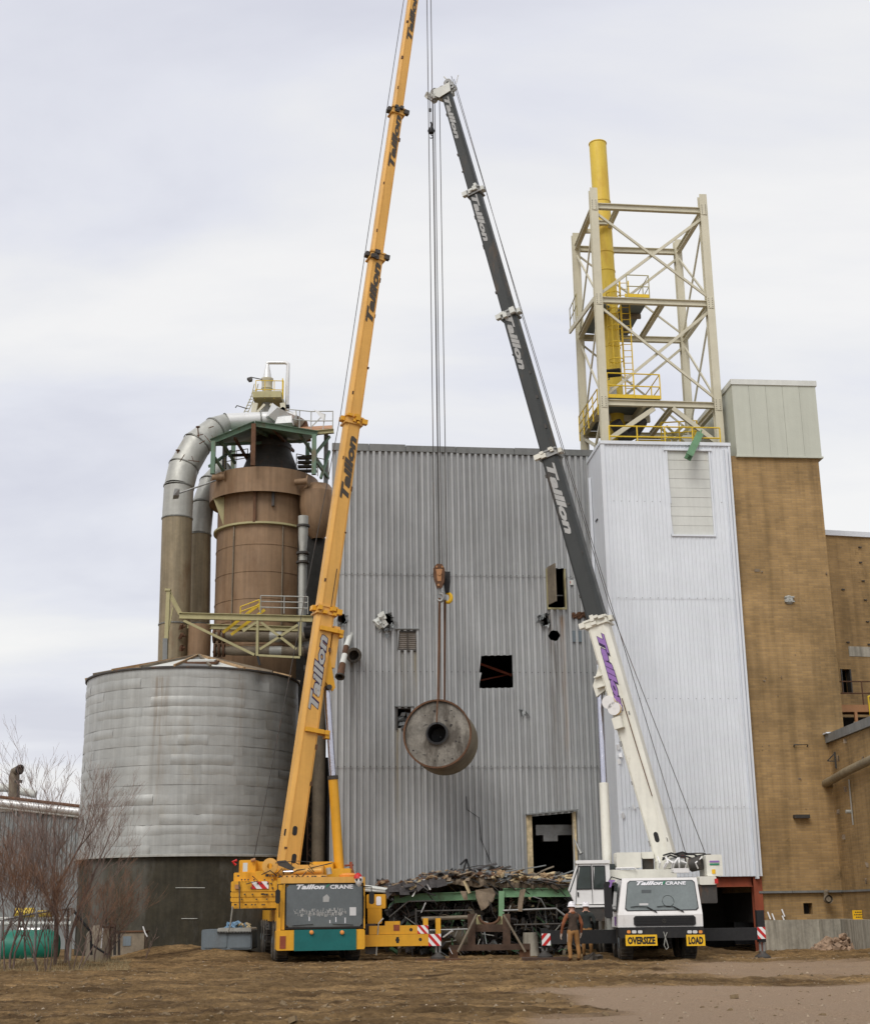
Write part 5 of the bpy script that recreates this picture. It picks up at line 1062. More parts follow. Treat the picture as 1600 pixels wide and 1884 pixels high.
# cab: roof, side pillars, windscreen
b = MB(TY); b.bbox((xw0+.1, .06, ztb+.1), (xw1-.04, 2.1, zt0), .1); b.build('cab_body', 'yellow', T)
wz0, wz1 = ty(590, 1706)[1], ty(590, 1628)[1]; wx0, wx1 = ty(527, 1660)[0], ty(666, 1660)[0]
b = MB(TY); b.bbox((wx0, .0, wz0), (wx1, .055, wz1), .09); ws = b.build('windscreen', 'glass', T)
b = MB(TY)
o = [(wx0-.03, wz0-.02), (wx1+.03, wz0-.02), (wx1+.03, wz1+.03), (wx0-.03, wz1+.03)]
for i in range(4): b.beam((o[i][0], .02, o[i][1]), (o[(i+1) % 4][0], .02, o[(i+1) % 4][1]), .05, .045, (0, -1, 0))
b.build('windscreen_seal', 'ink', T)
b = MB(TY); b.box((xw0+.02, -.03, ztb-.0), (wx0-.06, .4, zt0-.02)) ; b.build('cab_pillar', 'yellow', T)
b = MB(TY); b.box((wx1+.05, -.03, ztb-.0), (xw1+.04, .4, zt0-.02)); b.build('cab_pillar', 'yellow', T)
b = MB(TY); b.box((xw0+.1, -.04, wz1+.05), (xw1, .5, zt0+.0)); b.build('cab_brow', 'boomyellow', T)
b = MB(TY); b.box((wx0-.05, .03, ztb), (wx1+.05, .3, wz0-.04)); b.build('bumper_gap', 'ink', T)
b = MB(TY); b.bbox((xw0-.02, -.16, zbot), (xw1+.02, .6, ztb-.02), .04); b.build('bumper', 'yellow', T)
b = MB(TY); xa, xb = ty(540, 1730)[0], ty(654, 1730)[0]; b.box((xa, -.20, zbot-.02), (xb, -.155, ztb-.01)); b.build('bumper_cover', 'teal', T)
b = MB(TY); b.box((ty(514, 1730)[0], -.175, zbot+.06), (ty(525, 1730)[0], -.155, ztb-.2)); b.build('rust_patch', 'redsteel', T)
for u in (572, 628): q = ty(u, 1716); b = MB(TY); b.lathe((q[0], -.2, q[1]), [(.0, .09), (.06, .07), (.075, 0)], 12, (0, -1, 0)); b.build('marker_lamp', 'lamp', T, True)
qa, qb = ty(545, 1637, 0), ty(604, 1630, 0)
yd3 = V((0, 0, 1)); xd3 = TY.to_3x3() @ V((1, 0, 0)); L1 = qb[0]-qa[0]
text('Taillon', TYp(qa[0], -.004, qa[1]), xd3, yd3, ty(597, 1632)[0]-qa[0], .16, 'letwhite', ws, shear=.3, off=.04)
text('CRANE', TYp(ty(607, 1636)[0], -.004, ty(607, 1636)[1]), xd3, yd3, ty(649, 1632)[0]-ty(607, 1632)[0], .135, 'letwhite', ws, off=.03)
b = MB(TY); q = ty(602, 1635); b.prism([(q[0]-.06, -.01, q[1]+.02), (q[0]-.01, -.01, q[1]+.04), (q[0]+.09, -.01, q[1]+.15), (q[0]+.0, -.01, q[1]+.12)], (0, .006, 0)); b.build('tick_emblem', 'letgreen', ws)
# faint reflected and pasted marks seen behind the glass
def mark(u, v, w_, h, mt, nm, y=-.004): q = ty(u, v); b = MB(TY); b.box((q[0], y-.003, q[1]), (q[0]+w_, y, q[1]+h)); return b.build(nm, mt, ws)
q = ty(594, 1660); b = MB(TY); b.prism([(q[0], -.006, q[1]), (q[0]+.2, -.006, q[1]), (q[0]+.22, -.006, q[1]+.15), (q[0]+.13, -.006, q[1]+.25), (q[0]+.0, -.006, q[1]+.16)], (0, .003, 0)); b.build('pentagon_decal', 'letpale', ws)
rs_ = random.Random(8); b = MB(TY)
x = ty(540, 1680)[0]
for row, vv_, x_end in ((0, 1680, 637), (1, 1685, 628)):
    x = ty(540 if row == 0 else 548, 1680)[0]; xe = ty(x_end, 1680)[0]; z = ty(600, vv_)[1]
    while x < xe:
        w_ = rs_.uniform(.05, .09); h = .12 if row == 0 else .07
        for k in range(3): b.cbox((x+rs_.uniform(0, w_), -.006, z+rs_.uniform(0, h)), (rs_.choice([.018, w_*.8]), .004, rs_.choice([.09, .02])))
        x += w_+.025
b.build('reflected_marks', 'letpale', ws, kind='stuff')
mark(643, 1685, .22, .27, 'lampclear', 'paper_note')
for u, v, h in ((568, 1695, .14), (606, 1699, .1), (617, 1697, .16), (634, 1699, .18)): mark(u, v, .03, h, 'letwhite', 'paper_strip')
# mirrors
for (u, v0, v1, w_) in ((511, 1637, 1663, .16), (683, 1641, 1664, .17)):
    q0, q1 = ty(u, v0, -.3), ty(u, v1, -.3); b = MB(TY); b.bbox((q0[0]-w_/2, -.42, q1[1]), (q0[0]+w_/2, -.3, q0[1]), .05); mi_ = b.build('wing_mirror', 'ink', T)
    b = MB(TY); b.tube([(q0[0], -.34, q0[1]-.05), (q0[0], -.34, q0[1]+.16), (q0[0]*.85+(xw0+xw1)*.075, 0, q0[1]+.18)], .018, 6); b.build('mirror_arm', 'ink', mi_)
b = MB(TY); q = ty(511, 1678, -.1); b.box((q[0]-.02, -.1, q[1]-.75), (q[0]+.1, .4, q[1])) ; b.build('step_panel', 'yellow', T)
# side of the cab and chassis
b = MB(TY); b.box((xw0+.15, .6, .75), (xw1-.1, 13.5, 1.35)); b.build('chassis', 'blackpaint', T)
b = MB(TY); b.box((xw0+.1, 2.1, 1.35), (xw1-.1, 12.5, 1.75)); b.build('deck', 'yellow', T)
b = MB(TY); b.box((xw0+.2, 2.2, 1.75), (xw0+1.2, 3.2, 2.3)); b.build('deck_box', 'darksteel', T)
for y in (1.35, 3.0, 7.6, 9.2, 10.9, 12.3):
    wheel(T, TY, xw0-.03+.28, y, .72, .66, .46, -1); wheel(T, TY, xw1+.0-.24, y, .72, .66, .46, 1)
for y in (1.35, 3.0, 7.6): b = MB(TY); b.lathe((xw0+.0, y, .72), [(.84, .4), (.84, -.12), (.80, -.12), (.80, .4)], 20, (1, 0, 0), -pi*.05, pi*1.05) if False else b.tube([(xw0+.15, y+.82*cos(a), .72+.82*sin(a)) for a in [pi*k/10 for k in range(11)]], .04, 6); b.build('mudguard', 'darksteel', T)
# right front outrigger group (low beams with warning plates) and jacks
def stripes(t, M4, x0, x1, z0, z1, y, flip=1, nm='warning_plate', n=3):
    b = MB(M4); b.box((x0, y, z0), (x1, y+.02, z1)); o = b.build(nm, 'signwhite', t)
    w_, h = x1-x0, z1-z0; pw = w_/n*.9
    for k in range(-1, n+1):
        xs_ = x0+k*(w_*1.9/n)-.0
        poly = []                                       # one diagonal band clipped to the plate
        pts = [(xs_, z0), (xs_+pw, z0), (xs_+pw-flip*h*.9, z1), (xs_-flip*h*.9, z1)]
        def clip(pl, f_, g_):
            out_ = []
            for i in range(len(pl)):
                a_, c_ = pl[i], pl[(i+1) % len(pl)]; ia, ic = f_(a_) >= 0, f_(c_) >= 0
                if ia: out_.append(a_)
                if ia != ic: t_ = f_(a_)/(f_(a_)-f_(c_)); out_.append((a_[0]+(c_[0]-a_[0])*t_, a_[1]+(c_[1]-a_[1])*t_))
            return out_
        pl = clip(pts, lambda p: p[0]-x0, 0); pl = clip(pl, lambda p: x1-p[0], 0) if pl else pl
        if len(pl) > 2: b = MB(M4); b.prism([(p[0], y-.006, p[1]) for p in pl], (0, .005, 0)); b.build('red_stripe', 'red', o)
    return o
OF = frame((0, 49.6, 0), radians(4))
def op(u, v, y=0): return onf(OF, u, v, y)
x0, z0 = op(695, 1742); x1, z1 = op(788, 1719); b = MB(OF); b.box((x0-1.2, .0, z0), (x1-.0, .5, z1)); ob = b.build('outrigger_beam', 'yellow', T)
x0_, z1_ = op(695, 1696); b = MB(OF); b.box((x0_-.3, .06, z1+.01), (op(768, 1700)[0], .5, op(768, 1703)[1])); b.box((x0_+.25, .06, op(768, 1703)[1]), (op(736, 1700)[0], .5, z1_)); b.build('outrigger_box', 'yellow', T)
b = MB(OF)
q = op(731, 1730); b.lathe((q[0], -.003, q[1]), [(.07, .004), (0.01, .004)], 12, (0, -1, 0)); b.box((q[0]-.04, -.006, q[1]-.1), (q[0]+.05, .0, q[1]+.1))
for (u, v) in ((773, 1729), (756, 1711)): q = op(u, v); b.lathe((q[0], .057 if v < 1715 else 0, q[1]), [(.055, .006), (0.01, .006)], 12, (0, -1, 0))
b.build('beam_holes', 'ink', ob, kind='stuff')
q0, q1 = op(724, 1702), op(735, 1713); b = MB(OF); b.box((q0[0], .05, q1[1]), (q1[0], .057, q0[1])); b.build('torn_decal', 'redsteel', ob)
stripes(T, OF, op(768, 1710)[0], op(788, 1710)[0], op(768, 1718.5)[1], op(768, 1703)[1], .03)
stripes(T, OF, op(788, 1730)[0], op(811, 1730)[0], op(788, 1741)[1], op(788, 1719)[1], -.03)
for u0, u1 in ((779, 788), (802, 811)): b = MB(OF); xx, zz_ = op(u0, 1719); b.box((xx, .1, zz_), (op(u1, 1719)[0], .35, op(u0, 1690)[1])); b.build('jack_housing', 'yellow', T)
def jack(t, M4, x, z1, y=.2, pad='rust', r=.07):
    b = MB(M4); b.cyl((x-.06, y, .1), (x-.06, y, z1), r*.7, 10); b.cyl((x+.06, y, .1), (x+.06, y, z1), r*.7, 10); j = b.build('jack_leg', 'steel', t, True)
    g = M4 @ V((x, y, 0)); zg = gz(g.x, g.y)
    b = MB(M4); b.lathe((x, y, zg+.04), [(.26, 0), (.26, .06), (.12, .16), (.1, .22)], 16); b.build('jack_foot', 'darksteel', j, True)
    b = MB(M4); b.box((x-.75, y-.45, zg-.05), (x+.75, y+.5, zg+.05)); pdp = b.build('outrigger_pad', pad, None); return pdp
pd = jack(T, OF, op(806, 1745)[0], op(806, 1740)[1]); tag(pd, 'rusty plate pad under the jack of the yellow crane, below the striped plates', 'outrigger pad', 'outrigger pads')
# superstructure
p0 = P(528, 1606, 51.6); p1 = P(781, -150, 54.0)
a, s, n, inf = boom(T, p0, p1, [(1615, 1118, 50, 43), (1118, 770, 42, 36.5), (770, 468, 35, 31), (468, 202, 28.5, 26.5), (202, -150, 24, 22)], ['boomyellow']*5, -1)
for i, v in enumerate((1118, 770, 468, 202)):
    q0, q1, Ha, Wa, Hb, Wb, o = inf[i]; collar(T, q1-a*.30, a, s, n, Hb, Wb, 'boomyellow', 'darksteel' if i > 1 else 'yellow', .34, i+3)
q0, q1, Ha, Wa, Hb, Wb, o = inf[0]
for v in (1345, 1160): qq = p0+(p1-p0)*t_at(p0, p1, v); b = MB(); R3 = Matrix((s, n, a)).transposed(); b.cbox(qq+s*(Wa/2+.05)-n*.15, (.12, Ha*.9, .16), R3); b.cbox(qq-n*(Ha/2+.16)+s*.15, (.5, .34, .14), R3); b.cbox(qq-n*(Ha/2+.30)+s*.2-a*.05, (.3, .16, .3), R3); b.build('boom_bracket', 'yellow', T)
boom_text(inf[0], 'Taillon', 1308, 1172, p0, p1, a, s, n, .52, 'letpale', T, False, .3, 'letdark', .02)
for o_, (va, vb) in zip(inf[1:], ((921, 806), (597, 487), (311, 216), (77, -8))): boom_text(o_, 'Taillon', va, vb, p0, p1, a, s, n, .56, 'letgrey', T, False, .3, None, -.04, .05)
for v, dn in ((1530, .05), (1580, -.1), (1535, .46)):
    qq = p0+(p1-p0)*t_at(p0, p1, v); b = MB(); c_ = qq+s*(Wa/2 if dn < .4 else Wa*.36)+n*dn*Ha; r_ = .09 if dn < .4 else .045; b.prism([c_+n*(r_*cos(t_))+a*(r_*sin(t_)+(.08 if sin(t_) > 0 else -.08)) for t_ in [2*pi*k/16+.01 for k in range(16)]], s*.008); b.build('boom_hole', 'ink', inf[0][6])
# luffing cylinder
c1 = p0+(p1-p0)*t_at(p0, p1, 1262)-n*(Ha/2+.12)+s*.0; c0 = P(625, 1612, 52.4); cm = c0+(c1-c0)*.52
b = MB(); b.tube([c0, cm], .18, 20); b.build('luffing_cylinder', 'yellow', T, True)
b = MB(); b.tube([cm, c1], .13, 20); b.build('cylinder_rod', 'chrome', T, True)
b = MB(); b.tube([cm-(c1-c0).normalized()*.1, cm+(c1-c0).normalized()*.04], .20, 20); b.build('cylinder_gland', 'darksteel', T, True)
qq = p0+(p1-p0)*t_at(p0, p1, 1235)
for sg_ in (-.24, .16): b = MB(); b.prism([qq-n*Ha*.42+s*(sg_)+a*.75, qq-n*Ha*.42+s*sg_-a*.35, c1+s*sg_-n*.17-a*.12, c1+s*sg_-n*.26+a*.05, c1+s*sg_-n*.12+a*.45], s*.08); b.build('cylinder_bracket', 'yellow', T)
b = MB(); b.cyl(c1-s*.34, c1+s*.34, .1, 12); b.build('bracket_pin', 'darksteel', T, True)
b = MB(); qa = p0+(p1-p0)*t_at(p0, p1, 1150)-n*(Ha/2+.12)+s*.1; qb = p0+(p1-p0)*t_at(p0, p1, 1225)-n*(Ha/2+.12)+s*.1; b.beam(qa, qb, .28, .26, n); b.build('underside_box', 'boomyellow', T)
text('CRANE & RIGGING', qb+s*.15-n*.06, a, n, (qa-qb).length*.9, .12, 'letgrey', T, 'lettering', 0, .0, .004) if False else None
ws_hose = MB(); ws_hose.tube([inf[0][1]+s*(.4)-n*.1-a*.2, inf[0][1]+s*.42-n*.1+a*.6, inf[0][1]+s*.40-n*.12+a*1.5], .018, 5); ws_hose.build('boom_hose', 'ink', T)
# slewing body in a frame aligned with the boom
SA = atan2((p1-p0).y, (p1-p0).x); cS = TYp(0, 4.6, 0)
SFm = frame((cS.x, cS.y, 0), SA)
b = MB(SFm); b.lathe((0, 0, 1.72), [(1.2, 0), (1.2, .3), (.9, .3)], 32); b.build('slew_ring', 'darksteel', T, True)
def up_(u, v, Y): return P(u, v, Y)
def pbx(t, u0, v0, u1, v1, Y, dep, name, mt, ch=.03):
    p = P(u0, v0, Y); q = P(u1, v1, Y); b = MB(); b.bbox((p.x, Y, q.z), (q.x, Y+dep, p.z), ch); return b.build(name, mt, t)
# counterweight stack on the left: horizontal slabs
cwt = [(425, 1622, 512, 1640), (424, 1641, 512, 1650), (424, 1651, 512, 1659), (426, 1660, 512, 1671)]
for i, (u0, v0, u1, v1) in enumerate(cwt): pbx(T, u0, v0, u1, v1, 50.6+.02*i, 2.4, 'counterweight_slab', 'yellow', .04)
stripes(T, frame((0, 50.58, 0), 0), P(463, 1636, 50.58).x, P(494, 1636, 50.58).x, P(463, 1636, 50.58).z, P(463, 1622.5, 50.58).z, -.02)
b = MB(); b.beam(P(440, 1622, 50.5), P(441, 1672, 50.5), .04, .04); b.build('tie_chain', 'darksteel', T)
for (u0, v0, u1, v1, Y, dp, nm, mt) in ((430, 1606, 512, 1622, 51, 2, 'rear_frame', 'yellow'), (440, 1583, 470, 1608, 51.4, 1.2, 'winch_housing', 'yellow'), (470, 1603, 503, 1622, 50.8, 1, 'valve_box', 'yellow'), (455, 1586, 500, 1606, 51.8, 1.2, 'side_plate', 'yellow'),
        (500, 1600, 645, 1622, 51.3, 2.0, 'slew_frame', 'yellow'), (536, 1592, 594, 1612, 50.9, .9, 'pump_cover', 'boomyellow'), (570, 1586, 612, 1610, 51.6, 1.2, 'tool_box', 'yellow'), (520, 1611, 600, 1622, 50.4, .8, 'front_cover', 'boomyellow'), (488, 1584, 494, 1606, 50.9, .1, 'side_post', 'yellow')):
    pbx(T, u0, v0, u1, v1, Y, dp, nm, mt)
b = MB(); b.tube([P(540, 1604, 50.7), P(592, 1602, 50.7)], .1, 12); b.build('hydraulic_ram', 'boomyellow', T, True); b = MB(); b.tube([P(520, 1605, 50.7), P(541, 1604, 50.7)], .05, 10); b.build('ram_rod', 'chrome', T, True)
b = MB(); b.lathe(P(497, 1594, 50.75), [(.28, 0), (.28, .08), (.1, .1)], 18, (0, -1, 0)); b.build('sheave', 'boomyellow', T, True)
b = MB(); b.prism([P(495, 1586, 50.8), P(525, 1583, 50.8), P(545, 1600, 50.8), P(538, 1603, 50.8)], (0, .1, 0)); b.build('boom_foot_plate', 'darksteel', T)
b = MB(); b.tube([P(436, 1583, 51.2), P(428, 1586, 51.2), P(434, 1592, 51.2)], .05, 6); b.build('red_bracket', 'red', T)
for u in (462,): b = MB(); b.tube([P(u, 1584, 51.3), P(u+8, 1582, 51.3)], .06, 8); b.build('hose_end', 'orange', T)
q = P(641, 1614, 50.2); b = MB(); b.lathe(q, [(.32, 0), (.34, .06), (.2, .13), (0.01, .14)], 20); b.build('beacon_cover', 'lamp', T, True)
b = MB(); b.tube([P(634, 1593, 52.5), P(650, 1592, 52.5)], .04, 6); b.tube([P(645, 1587, 52.4), P(647, 1600, 52.3), P(640, 1610, 52.2)], .06, 6); b.tube([P(647, 1600, 52.3), P(655, 1614, 51)], .02, 5); b.build('red_stand', 'redsteel', T)
b = MB(); b.tube([P(604, 1597, 50.9), P(606, 1609, 50.9)], .10, 10); b.build('gas_bottle', 'duct', T, True)
t = thing('hanging_doll', P(660, 1618, 48.3), 'white faced toy with red cap and dark glasses on the yellow cab corner', 'toy')
p = P(660, 1619, 48.3); b = MB(); b.lathe(p-V((0, 0, .13)), [(.01, -.1), (.09, -.02), (.14, .1), (.13, .22), (.01, .26)], 14); b.build('head', 'signwhite', t, True)
b = MB(); b.lathe(p+V((-.03, 0, .04)), [(.15, 0), (.13, .1), (.06, .17), (.01, .19)], 14); b.build('cap', 'red', t, True)
for dx in (-.06, .06): b = MB(); b.lathe(p+V((dx, -.13, 0)), [(.045, 0), (.01, .02)], 10, (0, -1, 0)); b.build('dark_lens', 'ink', t)
# right flank of the crane: yellow tool housing, doors, dark fender plate
for (u0, v0, u1, v1, Y, dp, nm, mt) in ((674, 1646, 709, 1672, 50.3, 1.0, 'side_housing', 'yellow'), (676, 1672, 702, 1700, 50.3, .5, 'side_housing', 'yellow'), (672, 1700, 692, 1756, 49.6, .1, 'mud_flap', 'darksteel')): pbx(T, u0, v0, u1, v1, Y, dp, nm, mt)
pbx(T, 692, 1650, 701, 1666, 50.28, .03, 'white_label', 'letwhite')
b = MB(); b.tube([P(692, 1758, 49.5), P(696, 1700, 49.5), P(705, 1690, 49.6)], .025, 6); b.build('flap_rod', 'duct', T)
b = MB(); q0_, q1_ = P(668, 1632, 53), P(712, 1638, 53); b.tube([q0_, q1_], .08, 8); b.tube([P(668, 1638, 53), P(730, 1642, 53)], .06, 8); b.build('rear_pipes', 'offwhite', T)
rg = random.Random(77)
b = MB()                                             # hoses, couplings and bolts over the yellow upper works
for k in range(11):
    u, v = rg.uniform(436, 600), rg.uniform(1588, 1618); q = P(u, v, 50.35+rg.uniform(0, .3)); b.tube([q, q+V((rg.uniform(-.3, .3), -.05, rg.uniform(-.25, .2))), q+V((rg.uniform(-.6, .6), 0, rg.uniform(-.3, .1)))], .018, 5)
b.build('hydraulic_hoses', 'ink', T, kind='stuff')
b = MB()
for k in range(40): u, v = rg.uniform(432, 510), rg.choice([1612, 1619, 1626, 1634, 1646, 1655, 1665]); b.cbox(P(u, v, 50.56), (.05, .04, .05))
for k in range(24): b.cbox(P(rg.uniform(510, 640), rg.choice([1613, 1619]), 50.38), (.05, .04, .05))
b.build('bolt_heads', 'darksteel', T, kind='stuff')
for (u0, v0, u1, v1, mt) in ((447, 1588, 455, 1604, 'offwhite'), (489, 1609, 494, 1613, 'ink'), (480, 1644, 486, 1647, 'ink'), (432, 1628, 440, 1636, 'orange')): pbx(T, u0, v0, u1, v1, 50.53 if v0 > 1606 else 50.7, .02, 'small_plate', mt, .005)
b = MB(); b.tube([P(428, 1668, 50.6), P(424, 1700, 50.7), P(420, 1715, 50.8)], .03, 6); b.build('rear_strut', 'duct', T)
for (x_, zz_) in ((xw0+.3, .95), (xw0+.3, 1.15)): b = MB(TY); b.box((x_-.35, 4.6, zz_-.25), (x_+.2, 6.4, zz_-.1)); b.build('side_step', 'darksteel', T)
for k in range(5): b = MB(TY); b.lathe((xw0+.35+k*.56, -.02, ztb-.06), [(.03, 0), (.0, .02)], 8, (0, -1, 0)); b.build('cab_bolt', 'ink', T)
for sx in (xw0+.07, xw1-.02): b = MB(TY); b.tube([(sx, -.04, wz0+.3), (sx, -.12, wz0+.35), (sx, -.12, wz0+.95), (sx, -.04, wz0+1.0)], .016, 6); b.build('grab_handle', 'ink', T)
b = MB(TY); b.tube([(wx0+.2, -.03, wz0+.05), (wx0+.9, -.03, wz0+.09)], .012, 5); b.tube([(wx1-.3, -.03, wz0+.05), (wx1-1.0, -.03, wz0+.09)], .012, 5); b.build('wiper', 'ink', ws)
# boom rope: winch -> along the boom back
hr_ = thing('hoist_rope', P(470, 1580, 51.5), 'thin steel hoist rope rising to the left of the yellow boom', 'rope')
b = MB(); b.tube([P(467, 1580, 51.5), p0+(p1-p0)*t_at(p0, p1, 770)+n*.52, p0+(p1-p0)*t_at(p0, p1, 200)+n*.46, p1+n*.40], .016, 5); b.build('rope', 'darksteel', hr_)
b = MB(); R3 = Matrix((s, n, a)).transposed(); b.cbox(p1+a*.5, (.8, 1.0, 1.1), R3); b.build('boom_head', 'yellow', T)
# ---------------------------------------------------------------- white crane
Y1 = 45.2; f1 = P(1214, 1700, Y1); TW = frame((f1.x, Y1, 0), radians(-1.5))
def tw(u, v, y=0.0): return onf(TW, u, v, y)
def TWp(x, y, z): return TW @ V((x, y, z))
T2 = thing('white_mobile_crane', TWp(0, 6, 0), 'white cabbed mobile crane with OVERSIZE LOAD banner and dark grey telescopic boom', 'mobile crane')
xl, xr_ = tw(1136, 1700)[0], tw(1293, 1700)[0]; zcb = tw(1214, 1706)[1]; zct = tw(1214, 1615)[1]; zm = tw(1214, 1683)[1]
# cab as one shaped body: lower block and raked windscreen block
xt0, xt1 = tw(1146, 1620)[0], tw(1284, 1620)[0]
b = MB(TW); b.add([(xl, 0, zcb), (xr_, 0, zcb), (xr_, 2.0, zcb), (xl, 2.0, zcb), (xl+.02, -.02, zm), (xr_, -.02, zm), (xr_, 2.0, zm), (xl+.02, 2.0, zm), (xt0, .32, zct), (xt1, .32, zct), (xt1, 2.0, zct), (xt0, 2.0, zct)],
    [[3, 2, 1, 0], [0, 1, 5, 4], [1, 2, 6, 5], [2, 3, 7, 6], [3, 0, 4, 7], [4, 5, 9, 8], [5, 6, 10, 9], [6, 7, 11, 10], [7, 4, 8, 11], [8, 9, 10, 11]]); cabo = b.build('cab_body', 'crwhite', T2)
def cabf(fx, fz, o=.0):        # point on the raked windscreen face
    xa = xl+.02+(xt0-xl-.02)*fz; xb = xr_+(xt1-xr_)*fz; return V((xa+(xb-xa)*fx, -.02+.34*fz-o, zm+(zct-zm)*fz))
b = MB(TW)
def rrect(x0, x1, z0, z1, c=.03): return [(x0+c, z0), (x1-c, z0), (x1, z0+c*2), (x1, z1-c*2), (x1-c, z1), (x0+c, z1), (x0, z1-c*2), (x0, z0+c*2)]
b.add([cabf(x, z, .012) for x, z in rrect(.075, .965, .10, .93)]+[cabf(x, z, .0) for x, z in rrect(.075, .965, .10, .93)], [[0, 1, 2, 3, 4, 5, 6, 7]]+[[i, i+8, (i+1) % 8+8, (i+1) % 8] for i in range(8)])
b.build('windscreen_seal', 'ink', T2)
b = MB(TW); b.add([cabf(x, z, .016) for x, z in rrect(.085, .955, .125, .91)], [list(range(8))]); ws2 = b.build('windscreen', 'glass2', T2)
b = MB(TW); b.add([cabf(x, z, .020) for x, z in ((.36, .13), (.95, .13), (.95, .23), (.60, .24), (.36, .22))], [[0, 1, 2, 3, 4]]); b.build('dash_reflection', 'lampclear', ws2) if False else None
q = TW @ cabf(.19, .80, .03); uy = (TW.to_3x3() @ (cabf(0, 1)-cabf(0, 0))).normalized(); ux = TW.to_3x3() @ V((1, 0, 0)); wdt = (cabf(1, .8)-cabf(0, .8)).x
text('Taillon', q, ux, uy, wdt*.36, .13, 'letwhite', ws2, shear=.3, off=.04)
text('CRANE', TW @ cabf(.575, .80, .03), ux, uy, wdt*.265, .11, 'letwhite', ws2, off=.03)
b = MB(TW); c = cabf(.555, .81, .03); b.prism([c+V((-.05, 0, .02)), c+V((0, 0, 0)), c+V((.07, 0, .12)), c+V((.0, 0, .1))], (0, .006, 0)); b.build('tick_emblem', 'letgreen', ws2)
b = MB(TW); b.lathe(cabf(.60, .36, .022), [(.17, 0), (.18, .004), (.19, 0)], 24, (0, -1, .34)); b.build('steering_wheel', 'glassdark', ws2); b = MB(TW); c = cabf(.30, .28, .02); b.cbox(c, (.28, .01, .06)); b.build('dash_card', 'lampclear', ws2); b = MB(TW); c = cabf(.33, .60, .02); b.cbox(c, (.3, .006, .16)); b.build('visor_sheet', 'glass', ws2)
for fx in (.18, .50):
    b = MB(TW); b.tube([cabf(fx-.04, .21, .05), cabf(fx+.05, .23, .06), cabf(fx+.16, .21, .06)], .012, 5); b.tube([cabf(fx+.16, .21, .06), cabf(fx+.28, .06, .03)], .018, 5); b.build('wiper', 'ink', ws2)
gx0, gx1 = tw(1165, 1690)[0], tw(1279, 1690)[0]; gz0, gz1 = tw(1220, 1704)[1], tw(1220, 1685)[1]
b = MB(TW); b.bbox((gx0, -.035, gz0), (gx1, .0, gz1), .06); gr_ = b.build('grille', 'ink', T2)
for k in range(3): b = MB(TW); z = gz0+(gz1-gz0)*(k+1)/4; b.box((gx0+.08, -.05, z-.012), (gx1-.08, -.036, z+.012)); b.build('grille_bar', 'blackpaint', gr_)
b = MB(TW); q = tw(1221, 1695); b.tube([(q[0]+.055*cos(a_), -.055, q[1]+.055*sin(a_)) for a_ in [2*pi*k/14 for k in range(15)]], .01, 5); b.beam((q[0], -.055, q[1]), (q[0], -.055, q[1]+.055), .015, .012, (0, -1, 0)); b.beam((q[0], -.055, q[1]), (q[0]-.045, -.055, q[1]-.03), .015, .012, (0, -1, 0)); b.beam((q[0], -.055, q[1]), (q[0]+.045, -.055, q[1]-.03), .015, .012, (0, -1, 0)); b.build('round_emblem', 'darksteel', gr_)
bz0 = tw(1214, 1726)[1]
b = MB(TW); b.bbox((xl+.02, -.12, bz0), (xr_-.0, .5, zcb-.01), .04); bp2 = b.build('bumper', 'blackpaint', T2)
for u0, mt in ((1153, 'lamp'), (1162, 'lampclear'), (1173, 'lampclear'), (1264, 'lampclear'), (1274, 'lampclear'), (1285, 'lamp')):
    q = tw(u0, 1716, -.12); b = MB(TW); b.bbox((q[0], -.14, q[1]-.03), (q[0]+(.14 if mt != 'lamp' else .11), -.118, q[1]+.06), .02); b.build('headlight' if mt != 'lamp' else 'turn_light', mt, bp2)
for (ua, ub, word) in ((1151, 1208, 'OVERSIZE'), (1263, 1296, 'LOAD')):
    q0, q1 = tw(ua, 1741, -.15), tw(ub, 1720, -.15); b = MB(TW); b.box((q0[0], -.165, q0[1]), (q1[0], -.15, q1[1])); bn = b.build('banner', 'signyellow', T2)
    text(word, TWp(q0[0]+.06, -.167, q0[1]+.045), ux, (0, 0, 1), q1[0]-q0[0]-.12, q1[1]-q0[1]-.10, 'ink', bn, off=.05)
b = MB(TW); q = tw(1224, 1727, -.16); b.tube([(q[0]-.05, -.15, q[1]+.2), (q[0]+.03, -.17, q[1]-.1), (q[0]+.07, -.17, q[1]-.27), (q[0]+.0, -.17, q[1]-.33), (q[0]-.06, -.17, q[1]-.2), (q[0]+.0, -.16, q[1]+.05), (q[0]+.06, -.15, q[1]+.18)], .014, 5); b.build('hanging_strap', 'duct', T2)
# side window and left side
b = MB(TW); b.prism([(xl-.012, .35, zm+.1), (xl-.012, 1.5, zm+.1), (xl+.1, 1.5, zct-.15), (xl+.1, .5, zct-.15)], (.02, 0, 0)); b.build('side_window', 'glassdark', T2)
b = MB(TW); b.bbox((xl-.36, .2, zm-.1), (xl-.12, .35, zct-.1), .06); m_o = b.build('wing_mirror', 'ink', T2); b = MB(TW); b.tube([(xl-.2, .3, zct-.1), (xl-.1, .3, zct+.05), (xt0, .4, zct-.05)], .02, 6); b.build('mirror_arm', 'ink', m_o)
pT = tw(1119, 1633, -.05); text('T', TWp(pT[0], -.05, pT[1]), ux, (0, 0, 1), .22, .22, 'letpurple', T2, shear=.3, off=.06)
b = MB(TW); b.box((xl-.015, .5, zcb+.05), (xl-.003, .9, zm-.05)); b.build('door_decal', 'letpurple', T2)
b = MB(TW); b.box((xl+.15, 2.0, .75), (xr_-.1, 13.0, 1.4)); b.build('chassis', 'blackpaint', T2)
